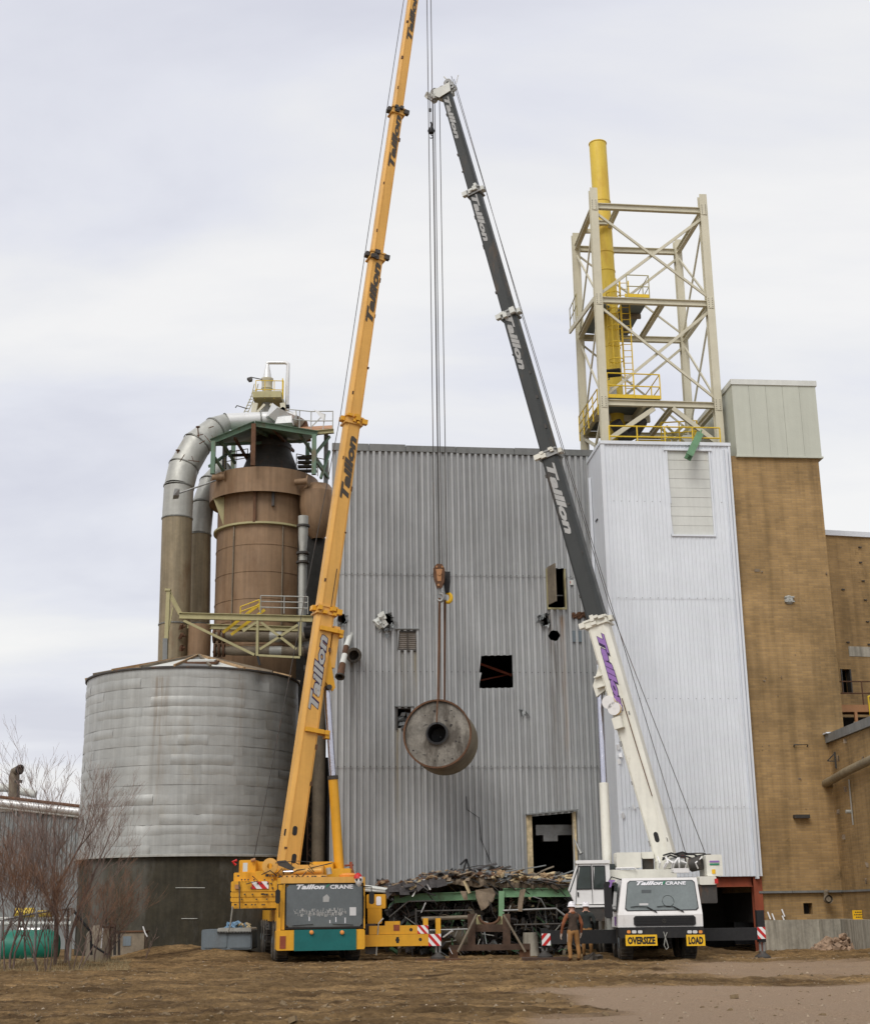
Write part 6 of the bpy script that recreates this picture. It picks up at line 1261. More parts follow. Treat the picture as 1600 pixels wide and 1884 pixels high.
b = MB(TW); b.box((xl-.0, 2.2, 1.4), (xr_, 12.0, 1.62)); b.build('deck', 'duct', T2)
b = MB(TW); b.box((xl-.05, 3.2, .8), (xl+.5, 5.5, 1.4)); b.box((xl-.02, 5.7, .7), (xl+.5, 6.8, 1.4)); b.build('side_lockers', 'darksteel', T2) if False else (b.v.clear(), b.f.clear(), b.mi.clear())
for (ya, yb_) in ((3.2, 5.0), (5.1, 6.6)): b = MB(TW); b.box((xl-.05, ya, .8), (xl+.5, yb_, 1.4)); b.build('side_locker', 'duct', T2)
for y in (1.5, 3.1, 7.2, 8.8, 10.4):
    wheel(T2, TW, xl+.35, y, .68, .62, .44, -1); wheel(T2, TW, xr_-.30, y, .68, .62, .44, 1)
# outriggers
YO = 47.6; WO = frame((0, YO, 0), radians(-1.5))
def wo(u, v, y=0): return onf(WO, u, v, y)
xa_, za_ = wo(1004, 1733); xb_, zb_ = wo(1400, 1727)
z_hi = wo(1345, 1708)[1]; z_lo = wo(1345, 1731)[1]
b = MB(WO); b.box((wo(1292, 1700)[0], 0, z_lo), (wo(1398, 1700)[0], .4, z_hi)); b.build('outrigger_beam', 'blackpaint', T2)
b = MB(WO); b.box((wo(1004, 1700)[0], 0, wo(1060, 1737)[1]), (wo(1150, 1700)[0], .4, wo(1060, 1712)[1])); b.build('outrigger_beam', 'blackpaint', T2)
stripes(T2, WO, wo(1392, 1710)[0], wo(1407, 1710)[0], wo(1400, 1728)[1], wo(1400, 1706)[1], -.04, 1, n=2)
stripes(T2, WO, wo(996, 1720)[0], wo(1012, 1720)[0], wo(1004, 1740)[1], wo(1004, 1718)[1], -.04, -1, n=2)
for u, v1_, pt in ((1402, 1728, 'wood'), (1002, 1738, 'brownrust')):
    b = MB(WO); q = wo(u, v1_); b.box((q[0]-.12, .02, q[1]-.1), (q[0]+.12, .3, q[1]+(.9 if u > 1200 else .5))); b.build('jack_housing', 'blackpaint', T2)
    pdd = jack(T2, WO, q[0], q[1], .15, pt); tag(pdd, ('wooden plank pad under the right jack of the white crane beside the concrete base' if u > 1200 else 'dark plank pad under the left jack of the white crane, left of the two workers'), 'outrigger pad', 'outrigger pads')
# operator cab
OC = frame(P(1056, 1700, 49.3)-V((0, 0, P(1056, 1700, 49.3).z)), radians(-4))
def oc(u, v, y=0): return onf(OC, u, v, y)
za, zb2_ = oc(1090, 1664)[1], oc(1090, 1588)[1]; x0 = oc(1058, 1660)[0]; x1 = oc(1124, 1660)[0]; xs0 = oc(1046, 1655)[0]; xt = oc(1061, 1590)[0]
b = MB(OC); b.prism([(x0, 0, za), (x1, 0, za), (x1, 0, zb2_-.02), (xt, 0, zb2_-.02), (xs0, 0, za+(zb2_-za)*.35)], (0, 1.1, 0)); oc_ = b.build('operator_cab', 'crwhite', T2)
b = MB(OC); b.bbox((xt-.05, -.06, zb2_-.02), (x1+.02, 1.15, zb2_+.09), .03); b.build('cab_roof', 'crwhite', oc_)
zw0 = oc(1090, 1636)[1]; zw1 = oc(1090, 1594)[1]
for ua, ub, dx in ((1062, 1087, .04), (1091, 1113, 0)):
    xa, xb = oc(ua, 1620)[0], oc(ub, 1620)[0]; b = MB(OC); b.prism([(xa-dx, -.012, zw0+.05), (xa-dx+.05, -.012, zw0), (xb, -.012, zw0+.02), (xb, -.012, zw1-.03), (xb-.04, -.012, zw1), (xa+dx+.06, -.012, zw1)], (0, .01, 0)); wn = b.build('window', 'glassdark', oc_)
    b = MB(OC); pp = [(xa-dx, zw0), (xb, zw0), (xb, zw1), (xa+dx, zw1)]
    for i in range(4): b.beam((pp[i][0], -.014, pp[i][1]), (pp[(i+1) % 4][0], -.014, pp[(i+1) % 4][1]), .03, .025, (0, -1, 0))
    b.build('window_seal', 'ink', wn)
b = MB(OC); b.beam((oc(1089, 1640)[0], -.01, za), (oc(1089, 1640)[0], -.01, zb2_-.05), .015, .012, (0, -1, 0)); b.beam((x0+.01, -.01, za), (xt+.05, -.01, zb2_), .015, .012, (0, -1, 0)); b.build('door_gap', 'ink', oc_)
b = MB(OC); b.box((x0+.08, -.03, zw0-.25), (x0+.13, -.0, zw0-.1)); b.build('door_handle', 'ink', oc_)
b = MB(OC); b.prism([(xs0+.02, -.01, za+.4), (xt+.03, -.01, zb2_-.1), (xt+.07, -.01, zb2_-.1), (xs0+.06, -.01, za+.4)], (-.0, .02, 0)); b.build('front_pane', 'glassdark', oc_)
b = MB(OC); b.box((x0-.1, -.1, za-.1), (x1+.1, 1.1, za-.03)); b.build('cab_step', 'crwhite', oc_)
b = MB(OC); b.box((x0-.1, -.05, za-.55), (x1+.2, 1.1, za-.11)); b.build('cab_support', 'darksteel', T2)
pbx(T2, 1113, 1590, 1132, 1608, 49.9, .8, 'cab_rear_window', 'glassdark')
# superstructure panels
for (u0, v0, u1, v1, Y, dp, nm, mt) in ((1112, 1601, 1245, 1622, 49.6, 1.6, 'slew_body', 'cream'), (1133, 1569, 1180, 1597, 49.7, .8, 'engine_cover', 'cream'), (1180, 1568, 1203, 1580, 50.2, .8, 'tank', 'cream'),
        (1184, 1576, 1203, 1600, 50.4, .5, 'side_plate', 'darksteel'), (1208, 1584, 1222, 1600, 49.7, .6, 'motor', 'cream'), (1234, 1570, 1300, 1600, 50.6, 1.6, 'winch_frame', 'darksteel'), (1262, 1572, 1299, 1598, 50.2, .1, 'winch_plate', 'cream'),
        (1298, 1573, 1330, 1612, 49.3, 1.4, 'counterweight', 'cream'), (1286, 1613, 1318, 1628, 49.0, 1.5, 'counterweight', 'cream'), (1286, 1628, 1320, 1662, 49.1, 1.5, 'counterweight', 'darksteel'), (1238, 1598, 1268, 1606, 48.6, .5, 'light_bar', 'crwhite')):
    pbx(T2, u0, v0, u1, v1, Y, dp, nm, mt)
for v in (1584, 1589): pbx(T2, 1305, v, 1323, v+3, 49.28, .01, 'counterweight_label', 'letpurple' if v < 1586 else 'letgreen', .005)
pbx(T2, 1309, 1600, 1316, 1608, 49.28, .01, 'caution_label', 'signyellow', .005)
pbx(T2, 1314, 1617, 1321, 1626, 48.96, .02, 'red_marker', 'red', .005)
for v in (1574, 1588): pbx(T2, 1252, v, 1259, v+9, 49.9, .2, 'red_block', 'red', .02)
b = MB(); b.tube([P(1234, 1590, 50), P(1258, 1588, 50)], .22, 14); b.build('winch_drum', 'steel', T2, True)
b = MB(); b.tube([P(1270, 1592, 49.9), P(1290, 1588, 49.7)], .24, 14); b.build('winch_drum', 'darksteel', T2, True)
b = MB()
for k in range(9):
    u = 1210+rr.uniform(0, 75); b.tube([P(u, 1598, 49.6), P(u+rr.uniform(-8, 8), 1588, 49.5), P(u+rr.uniform(-12, 16), 1575+rr.uniform(0, 10), 49.7)], .03, 5)
b.build('hoses', 'crwhite', T2, kind='stuff')
b = MB()
for k in range(7):
    u = 1225+rr.uniform(0, 70); b.tube([P(u-15, 1576+rr.uniform(-4, 8), 49.9), P(u, 1570+rr.uniform(-2, 8), 49.8), P(u+14, 1576+rr.uniform(-4, 10), 49.9)], .03, 5)
b.build('dark_hoses', 'ink', T2, kind='stuff')
b = MB(); b.tube([P(1132, 1598, 49.6), P(1166, 1597, 49.5), P(1170, 1600, 49.5)], .025, 6); b.build('grab_rail', 'crwhite', T2)
w0 = P(1230, 1600, 50.4); w1 = P(806, 118, 54.2); w1 = w0+(w1-w0)*t_at(w0, w1, 170)
a2_, s2, n2, inf2 = boom(T2, w0, w1, [(1600, 1140, 49, 51), (1140, 832, 45, 40), (832, 575, 37, 34), (575, 350, 31, 28.5), (350, 170, 26.5, 23)], ['cream', 'boomgrey', 'boomgrey', 'boomgrey', 'boomgrey'], 1)
for i in range(4):
    q0, q1, Ha, Wa, Hb, Wb, o = inf2[i]; collar(T2, q1-a2_*.28, a2_, s2, n2, Hb, Wb, 'cream' if i == 0 else 'steel', 'cream' if i < 2 else 'offwhite', .30, i+20)
boom_text(inf2[0], 'Taillon', 1310, 1170, w0, w1, a2_, s2, n2, .34, 'letpurple', T2, True, .3, 'letdark', .06, .05)
for o_, (va, vb) in zip(inf2[1:], ((985, 856), (683, 581), (447, 362), (258, 182))): boom_text(o_, 'Taillon', va, vb, w0, w1, a2_, s2, n2, .52, 'letpale', T2, True, .3, None, -.02, .05)
Wa = inf2[0][3]; Ha = inf2[0][2]
for v, dn, r_h in ((1541, -.02, .11), (1550, .40, .05), (1300, .1, .03)):
    c_ = w0+(w1-w0)*t_at(w0, w1, v)+s2*(Wa/2 if dn < .3 else Wa*.40)+n2*dn*Ha; b = MB(); b.prism([c_+n2*(r_h*.8*cos(t_))+a2_*(r_h*sin(t_)+(r_h*.7 if sin(t_) > 0 else -r_h*.7)) for t_ in [2*pi*k/16+.01 for k in range(16)]], s2*.008); b.build('boom_hole', 'ink', inf2[0][6])
b = MB(); qq = w0+(w1-w0)*t_at(w0, w1, 1290)+s2*(Wa/2+.05)+n2*Ha*.25; q_2 = w0+(w1-w0)*t_at(w0, w1, 1470)+s2*(Wa/2+.05)+n2*Ha*.35; b.tube([qq, (qq+q_2)/2+s2*.03, q_2], .018, 5); b.build('boom_conduit', 'rust', inf2[0][6])
# hose reels on the boom
for v in (1291, 1305):
    qq = w0+(w1-w0)*t_at(w0, w1, v)+s2*(Wa/2+.02)-n2*Ha*(.40 if v < 1300 else .2); b = MB(); b.lathe(qq, [(.05, 0), (.24, 0), (.24, .06), (.15, .07), (.15, .2), (.24, .21), (.24, .25), (0.01, .25)], 20, s2); hr2 = b.build('hose_reel', 'crwhite', T2, True); b = MB(); b.lathe(qq+s2*.08, [(.155, 0), (.225, .0), (.225, .1), (.155, .1)], 20, s2); b.build('hose_coil', 'signyellow', hr2, True)
d1 = P(1117, 1598, 50.6); d2 = w0+(w1-w0)*t_at(w0, w1, 1262)-n2*(Ha/2+.30); dm = P(1123, 1441, 50.9); dm = d1+(d2-d1)*((dm.z-d1.z)/(d2.z-d1.z))
b = MB(); b.tube([d1, dm], .17, 20); b.build('luffing_cylinder', 'cream', T2, True); b = MB(); b.tube([dm, d2], .125, 18); b.build('cylinder_rod', 'chrome', T2, True)
qq = w0+(w1-w0)*t_at(w0, w1, 1240)
for sg_ in (-.22, .14): b = MB(); b.prism([qq-n2*Ha*.42+s2*sg_+a2_*.5, qq-n2*Ha*.42+s2*sg_-a2_*.5, d2+s2*sg_-n2*.12-a2_*.2, d2+s2*sg_-n2*.14+a2_*.25], s2*.07); b.build('cylinder_bracket', 'cream', T2)
for v in (1239, 1258): qq = w0+(w1-w0)*t_at(w0, w1, v); R3 = Matrix((s2, n2, a2_)).transposed(); b = MB(); b.cbox(qq-n2*(Ha/2+.1)+s2*.12, (.5, .34, .05), R3); b.build('bracket_flange', 'cream', T2)
for v in (1330,): qq = w0+(w1-w0)*t_at(w0, w1, v); b = MB(); b.cbox(qq-n2*(Ha*.25)+s2*(Wa/2+.12), (.24, .34, .42), Matrix((s2, n2, a2_)).transposed()); b.build('control_box', 'cream', T2)
# boom head of the white crane
hd = w1; R3 = Matrix((s2, n2, a2_)).transposed()
for sg_ in (-.22, 0, .22): b = MB(); b.prism([hd+s2*sg_+n2*.28-a2_*.2, hd+s2*sg_+n2*.34+a2_*.25, hd+s2*sg_-n2*.05+a2_*.22, hd+s2*sg_-n2*.5+a2_*.30, hd+s2*sg_-n2*.62+a2_*.12, hd+s2*sg_-n2*.3-a2_*.25], s2*.04); b.build('head_plate', 'offwhite', T2)
for (dn, da, r) in ((.22, .36, .19), (-.5, .26, .19), (-.12, .22, .15), (.36, .1, .14), (-.66, .05, .16), (-.34, -.02, .14)):
    for sg_ in (-.16, .06): b = MB(); b.lathe(hd+n2*dn+a2_*da+s2*sg_, [(.05, 0), (r*.85, 0), (r, .0), (r*.88, .04), (r, .08), (.05, .08)], 18, s2); b.build('sheave', 'steel' if sg_ > 0 else 'offwhite', T2, True)
b = MB(); b.tube([hd+n2*.55+a2_*.2, hd+n2*.75+a2_*.55], .02, 5); b.tube([hd+n2*.2+a2_*.6, hd+n2*.1+a2_*.85], .03, 5); b.chunk(hd-n2*.8+a2_*.3, (.3, .3, .3), rr); b.chunk(hd-n2*.55+a2_*.0+s2*.2, (.25, .2, .25), rr); b.build('anemometer_bracket', 'offwhite', T2, kind='stuff')
r2t = thing('winch_ropes', P(1262, 1570, 50), 'two thin winch ropes running up along the right side of the white crane boom', 'rope')
for (u, v, oo) in ((1261, 1570, .22), (1296, 1568, -.05)):
    b = MB(); tp = hd+n2*.5+a2_*.5+s2*oo; b.tube([P(u, v, 50.2), w0+(w1-w0)*t_at(w0, w1, 1125)+n2*(.62+oo*.3), w0+(w1-w0)*t_at(w0, w1, 600)+n2*(.5+oo*.2), tp], .014, 5); b.build('rope', 'darksteel', r2t)
# ---------------------------------------------------------------- lifting tackle and load
YL = 54.0
hkp = P(809, 1062, YL); LX = hkp.x
hk = thing('main_hook_block', hkp, 'rust orange hook block hanging by the ropes above the steel drum', 'hook block')
b = MB(); 
for dy in (-.16, .12): b.prism([hkp+V((x, dy, z)) for x, z in ((-.26, .32), (-.12, .52), (.10, .50), (.2, .3), (.18, -.2), (.04, -.48), (-.12, -.46), (-.24, -.05))], (0, .05, 0))
b.build('cheek_plate', 'rust', hk)
b = MB()
for (x, z, r_) in ((-.02, .12, .09), (-.12, .38, .04), (.1, .38, .04), (-.06, -.36, .05)): b.lathe(hkp+V((x, -.16, z)), [(r_, 0), (r_, .04), (.01, .045)], 12, (0, -1, 0))
b.build('bolt_heads', 'orange', hk, kind='stuff')
b = MB(); b.prism([hkp+V((x, -.175, z)) for x, z in ((-.16, .3), (.1, .3), (.04, -.2), (-.1, -.2))], (0, .012, 0)); b.build('side_plate', 'orange', hk)
b = MB()
for dy in (-.09, .0): b.lathe(hkp+V((-.02, dy, .12)), [(.05, 0), (.26, 0), (.21, .035), (.26, .07), (.05, .07)], 20, (0, 1, 0))
b.build('block_sheave', 'darksteel', hk, True)
b = MB(); b.prism([hkp+V((x, .3, z)) for x, z in ((.16, .3), (.42, .3), (.42, -.1), (.36, -.55), (.2, -.6), (.14, -.1))], (0, .22, 0)); b.build('rear_block', 'blackpaint', hk)
b = MB(); b.cyl(hkp+V((-.02, 0, -.45)), hkp+V((0, 0, -.72)), .07, 10); b.tube([hkp+V((0, 0, -.70))+V((.13*cos(t_)-.0, 0, .16*sin(t_)-.12)) for t_ in [pi*.6-k*pi*1.45/10 for k in range(11)]], [.05, .06, .07, .075, .08, .08, .075, .07, .06, .045, .03], 10); b.build('hook', 'steel', hk, True)
b = MB(); b.tube([hkp+V((.29, .4, -.58))+V((.15*cos(t_), 0, .19*sin(t_)-.18)) for t_ in [pi*.6-k*pi*1.5/10 for k in range(11)]], [.05, .06, .07, .08, .085, .085, .08, .07, .06, .045, .03], 10); b.build('yellow_hook', 'signyellow', hk, True)
rp = thing('hoist_ropes', hkp+V((0, 0, .5)), 'bundle of long vertical hoist ropes from the boom tips down to the hook block', 'rope')
for (dx, dy, zz_) in ((-.20, -.05, p1.z+.2), (-.02, 0, p1.z+.3), (.08, .05, zat(160, hkp)), (.0, .12, zat(170, hkp)), (.30, .42, zat(170, hkp))):
    b = MB(); b.tube([hkp+V((dx, dy, .3)), V((hkp.x+dx*1.0, hkp.y+dy, zz_))], .018, 5); b.build('rope', 'darksteel', rp)
bh = P(793, 240, 53.6); bt = thing('ball_hook', bh, 'small black headache ball with hook hanging from the white crane boom tip', 'hook')
b = MB(); b.lathe(bh-V((0, 0, .14)), [(.02, -.02), (.12, .02), (.16, .13), (.12, .25), (.04, .3)], 16); b.build('ball', 'ink', bt, True)
b = MB(); b.tube([bh+V((0, 0, .15)), bh+V((.02, 0, .32)), bh+V((-.01, 0, .42))], .045, 8); b.cyl(bh+V((-.03, 0, .95)), bh+V((-.03, 0, 1.1)), .05, 8); b.build('swivel', 'ink', bt)
b = MB(); b.tube([bh-V((0, 0, .1)), bh-V((0, 0, .22))]+[bh+V((.07*cos(t_), 0, .07*sin(t_)-.30)) for t_ in [pi*.5-k*pi*1.3/7 for k in range(8)]], .022, 6); b.build('hook', 'ink', bt)
b = MB(); b.tube([bh+V((-.02, 0, .4)), V((bh.x-.04, bh.y, zat(172, bh)))], .014, 5); b.build('rope', 'darksteel', bt)
# steel drum
dc = P(804, 1350, YL-.6); dr_ = 1.335*.985; ax = V((sin(radians(9)), cos(radians(9)), -.05)).normalized()
dm_ = thing('steel_drum', dc, 'large grey steel drum with round centre hole hanging from slings', 'steel drum')
b = MB(); b.lathe(dc, [(dr_-.06, .0), (dr_, .0), (dr_, 2.0), (dr_-.03, 2.0)], 72, ax); b.build('barrel', 'drumrim', dm_, True)
b = MB(); b.lathe(dc, [(.36, .03), (dr_-.06, .07)][::1], 72, ax); b.build('end_plate', 'drum', dm_, True); b = MB(); b.lathe(dc, [(.3, 1.98), (dr_-.02, 1.96)][::1], 60, ax); b.build('end_plate', 'drum', dm_, True)
b = MB(); b.lathe(dc, [(dr_-.055, .05), (dr_-.055, -.02), (dr_+.012, -.02), (dr_+.012, .06), (dr_, .06)], 72, ax); b.build('rim', 'rust', dm_, True)
b = MB(); b.lathe(dc, [(.42, .03), (.42, -.09), (.36, -.10), (.345, -.06), (.33, .7), (.01, .8)], 48, ax); b.build('hub_tube', 'blackpaint', dm_, True)
b = MB(); u_ = ax.cross(V((0, 0, 1))).normalized(); w_ = ax.cross(u_)
for k in range(44): t_ = 2*pi*k/44; b.cbox(dc-ax*.06+(u_*cos(t_)+w_*sin(t_))*.425, (.035, .05, .035))
b.build('hub_teeth', 'darksteel', dm_, kind='stuff')
b = MB()
for k in range(24):
    t_ = rr.uniform(0, 6.28); r_ = rr.uniform(.5, 1.2); q = dc+ax*(.03+.04*(r_-.36)/.9)+(u_*cos(t_)+w_*sin(t_))*r_; b.chunk(q, (rr.uniform(.02, .12), .02, rr.uniform(.02, .06)), rr, .1)
b.build('scale_flakes', 'char', dm_, kind='stuff')
sl_ = thing('lifting_slings', hkp-V((0, 0, .8)), 'pair of brown wire slings between the hook block and the steel drum', 'sling')
tz = dc.z+dr_
for (dx, y, xe, ze, nn) in ((-.04, 0, P(803, 1330, YL).x, dc.z+.42, 0), (.0, .05, P(808, 1300, YL).x, tz, 0), (.17, .3, P(817, 1290, YL).x, tz-.02, 0), (.21, .35, P(818, 1290, YL).x, tz-.02, 0)):
    b = MB(); top = V((hkp.x+dx, YL+y, hkp.z-.85)); 
    if dx == -.04: b.tube([top, V((P(805, 1290, YL-.75).x, YL-.72, tz+.03)), V((xe, YL-.72, ze))], .028, 6)
    else: b.tube([top, V((xe, YL+.3+y, ze))], .03, 6)
    b.build('wire_sling', 'rust', sl_)
# ================================================================ collapsed floor with debris
cf = thing('collapsed_floor', P(880, 1740, 54), 'torn out floor section on green beams heaped with demolition debris in front of the grey wall', 'demolition wreck')
def cb(pts, Y, w_, h, mt, name, Y2=None, ib=True):
    b = MB()
    for i in range(len(pts)-1): (b.ibeam if ib else b.beam)(*((P(*pts[i], Y), P(*pts[i+1], Y2 or Y), w_, h)+((.03,) if ib else ())))
    return b.build(name, mt, cf)
cb([(725, 1654), (875, 1648)], 53.4, .2, .30, 'palegreen', 'edge_beam'); cb([(925, 1643), (1052, 1642)], 53.2, .2, .32, 'palegreen', 'edge_beam'); cb([(868, 1652), (930, 1645)], 53.6, .2, .28, 'green', 'edge_beam')
cb([(922, 1640), (922, 1692)], 53.0, .2, .22, 'palegreen', 'green_post'); cb([(740, 1650), (735, 1745)], 55.5, .2, .2, 'brownrust', 'rear_post'); cb([(1040, 1650), (1040, 1745)], 55.8, .2, .2, 'brownrust', 'rear_post')
for k, u in enumerate((745, 800, 860, 955, 1010)): cb([(u, 1648), (u+3, 1655)], 53.5, .18, .2, 'green', 'joist', 56.8)
r5 = random.Random(44)
# cracked slab pieces on top of the beams
segs = [(706, 1641), (735, 1638), (760, 1632), (790, 1626), (825, 1622), (860, 1624), (895, 1624), (930, 1628), (965, 1627), (1010, 1628), (1054, 1630)]
for i in range(len(segs)-1):
    (u0, v0), (u1, v1) = segs[i], segs[i+1]
    for j, Yd in enumerate((53.1, 54.4, 55.7)):
        a_, c_ = P(u0, v0, Yd), P(u1, v1, Yd); a_.z = P(u0, v0, 53.1).z+j*.08*r5.uniform(-1, 1); c_.z = P(u1, v1, 53.1).z+j*.08*r5.uniform(-1, 1)
        th = r5.uniform(.18, .30); n_ = 6; top = []; bot = []
        fr_y = [Yd+r5.uniform(-.16, .12) for _ in range(n_+1)]
        b = MB(); vs = []
        for k in range(n_+1):
            q = a_.lerp(c_, k/n_); tz_ = q.z+th*.5+r5.uniform(-.06, .07); bz_ = q.z-th*.5+r5.uniform(-.05, .04)
            vs += [(q.x, fr_y[k], bz_), (q.x, fr_y[k]-.03, (tz_+bz_)/2), (q.x, fr_y[k], tz_), (q.x, Yd+1.28, tz_+r5.uniform(-.05, .05)), (q.x, Yd+1.28, bz_)]
        b.add(vs, [[k*5+m, (k+1)*5+m, (k+1)*5+(m+1) % 5, k*5+(m+1) % 5] for k in range(n_) for m in range(5)]+[[0, 1, 2, 3, 4], [n_*5+4, n_*5+3, n_*5+2, n_*5+1, n_*5]])
        b.build('slab_piece', 'slab', cf)
# hanging chunk of concrete and planks
def poly3(pts, Y, d, mt, name, t=cf, lab=None):
    b = MB(); b.prism([P(u, v, Y+r5.uniform(-.05, .05)) for u, v in pts], (r5.uniform(-.05, .05), d, 0)); return b.build(name, mt, t, label=lab)
poly3([(874, 1638), (905, 1634), (911, 1645), (907, 1658), (893, 1672), (885, 1676), (880, 1664), (875, 1650)], 52.9, .16, 'slab', 'hanging_slab', cf, 'tan slab chunk hanging from the broken edge')
for pts, mt in (([(958, 1638), (967, 1636), (962, 1660), (960, 1678), (953, 1677), (955, 1655)], 'slab'), ([(752, 1636), (771, 1619), (776, 1622), (757, 1640)], 'straw'), ([(851, 1622), (855, 1620), (864, 1643), (861, 1645)], 'straw'), ([(846, 1640), (858, 1640), (860, 1656), (853, 1656)], 'slab'), ([(778, 1619), (781, 1618), (793, 1637), (790, 1638)], 'signwhite'), ([(768, 1631), (770, 1632), (760, 1650), (757, 1650)], 'offwhite'), ([(782, 1661), (784, 1661), (776, 1680), (774, 1680)], 'signwhite'), ([(830, 1712), (832, 1714), (815, 1726), (814, 1724)], 'signwhite')):
    poly3(pts, 52.8, .08, mt, 'hanging_plank')
b = MB()
def surf(u): 
    for i in range(len(segs)-1):
        if segs[i][0] <= u <= segs[i+1][0]: return segs[i][1]+(segs[i+1][1]-segs[i][1])*(u-segs[i][0])/(segs[i+1][0]-segs[i][0])
    return segs[-1][1]
tops = [(700, 3), (740, 5), (775, 9), (800, 15), (850, 17), (900, 18), (930, 22), (960, 14), (990, 12), (1020, 17), (1054, 13)]
def toph(u):
    for i in range(len(tops)-1):
        if tops[i][0] <= u <= tops[i+1][0]: return tops[i][1]+(tops[i+1][1]-tops[i][1])*(u-tops[i][0])/(tops[i+1][0]-tops[i][0])
    return 8
groups = {m: MB() for m in ('char', 'wood', 'straw', 'scrapmetal', 'slab', 'rust')}
for k in range(2600):
    u = r5.uniform(702, 1056); h = toph(u)*pxm(P(900, 1630, 54)); zb_ = P(u, surf(u)-3, 53.1).z
    Yd = r5.uniform(53.0, 56.6); q = P(u, 1625, Yd); hh = r5.random()**1.3*h*(1-abs(Yd-54.6)/4)
    if u > 940: mt = r5.choice(['straw', 'straw', 'wood', 'wood', 'slab', 'char', 'scrapmetal'])
    elif u > 895: mt = r5.choice(['straw', 'wood', 'char', 'slab', 'scrapmetal', 'char', 'rust'])
    else: mt = r5.choice(['char', 'char', 'scrapmetal', 'slab', 'slab', 'wood', 'rust'])
    s_1 = r5.uniform(.06, .26); fl = r5.random()
    d = (s_1*r5.uniform(1, 3.4), s_1*.8, .03+.06*r5.random()) if fl < .75 else (s_1, s_1, s_1*.7)
    groups[mt].chunk((q.x, Yd, zb_+hh+.05), d, r5, .9)
nm_ = {'char': 'black roofing scraps', 'wood': 'broken timber scraps', 'straw': 'pale insulation scraps', 'scrapmetal': 'bent sheet metal scraps', 'slab': 'crumbled concrete lumps', 'rust': 'rusty scrap pieces'}
for m, g in groups.items(): tag(g.build('debris', m), nm_[m]+' heaped on the collapsed floor in front of the grey wall', 'debris', kind='stuff')
b = MB()
for k in range(40):
    u = r5.uniform(735, 1050); v = surf(u); p = P(u, v-r5.uniform(0, 10), r5.uniform(52.7, 54)); a_ = r5.uniform(-.9, .9); L_ = r5.uniform(.5, 1.3); pts = [p, p+V((cos(a_)*L_*.5, -.1, sin(a_)*L_*.3)), p+V((cos(a_)*L_, r5.uniform(-.2, .2), sin(a_)*L_*.5-r5.uniform(0, .5)))]; b.tube(pts, r5.choice([.012, .02, .03]), 4)
b.build('bent_bars', 'darksteel', cf, kind='stuff')
b = MB()
for k in range(46):
    u = r5.uniform(735, 1048); p = P(u, r5.uniform(1652, 1668), r5.uniform(52.8, 55)); L_ = r5.uniform(.25, 1.3); b.tube([p, p+V((r5.uniform(-.2, .2), 0, -L_*.5)), p+V((r5.uniform(-.4, .4), r5.uniform(-.1, .1), -L_))], r5.choice([.008, .012, .018]), 4)
b.build('dangling_wires', 'darksteel', cf, kind='stuff')
b = MB()
for k in range(34):
    u = r5.uniform(745, 1045); p = P(u, r5.uniform(1685, 1745), r5.uniform(53, 55)); L_ = r5.uniform(.2, .6); a_ = r5.uniform(0, 3.1); b.beam(p, p+V((cos(a_)*L_, 0, sin(a_)*L_)), .04, .03)
b.build('loose_strips', 'duct', cf, kind='stuff')
cb([(846, 1592), (858, 1581), (865, 1604)], 54, .07, .07, 'ink', 'bent_bracket', None, False); cb([(858, 1583), (852, 1604)], 54, .07, .07, 'ink', 'bent_bracket', None, False); cb([(893, 1607), (920, 1594)], 54, .04, .04, 'ink', 'bent_bracket', None, False)
tang = {m: MB() for m in ('char', 'darksteel', 'scrapmetal', 'green', 'pipewrap')}
for k in range(900):
    u = r5.uniform(712, 1050); v = r5.uniform(1650, 1752); Yd = r5.uniform(53.6, 57.5); p = P(u, v, Yd)
    if p.z < .05: p.z = r5.uniform(.02, .3)
    mt = r5.choice(['char', 'char', 'darksteel', 'darksteel', 'pipewrap', 'scrapmetal', 'green'] if r5.random() < .8 else ['char']); g = tang[mt]; a_ = r5.uniform(-1.6, 1.6); L_ = r5.uniform(.2, 1.1)
    if r5.random() < .55: g.tube([p, p+V((cos(a_)*L_*.5, r5.uniform(-.2, .2), sin(a_)*L_*.4)), p+V((cos(a_)*L_, r5.uniform(-.3, .3), sin(a_)*L_*.9-.1))], r5.uniform(.012, .035), 4)
    else: g.chunk(p, (L_*.5, .12, r5.uniform(.08, .3)), r5, 1.3)
for m, g in tang.items(): tag(g.build('tangled_scrap', m, cf), kind='stuff')
b = MB()                                              # black roofing felt and sheet drooping over the left slope
for k in range(60):
    u = r5.uniform(704, 800); p = P(u, surf(u)-r5.uniform(0, 9), r5.uniform(52.7, 53.4)); w_ = r5.uniform(.15, .5); a_ = r5.uniform(-.1, .6)
    pts = [p, p+V((w_*cos(a_), -.05, w_*sin(a_))), p+V((w_*cos(a_)+.08, -.1, w_*sin(a_)-r5.uniform(.08, .3))), p+V((.05, -.12, -r5.uniform(.1, .35)))]; b.add(pts+[q+V((0, .02, 0)) for q in pts], [[0, 1, 2, 3], [7, 6, 5, 4], [0, 4, 5, 1], [2, 6, 7, 3]])
b.build('drooping_felt', 'char', cf, kind='stuff')
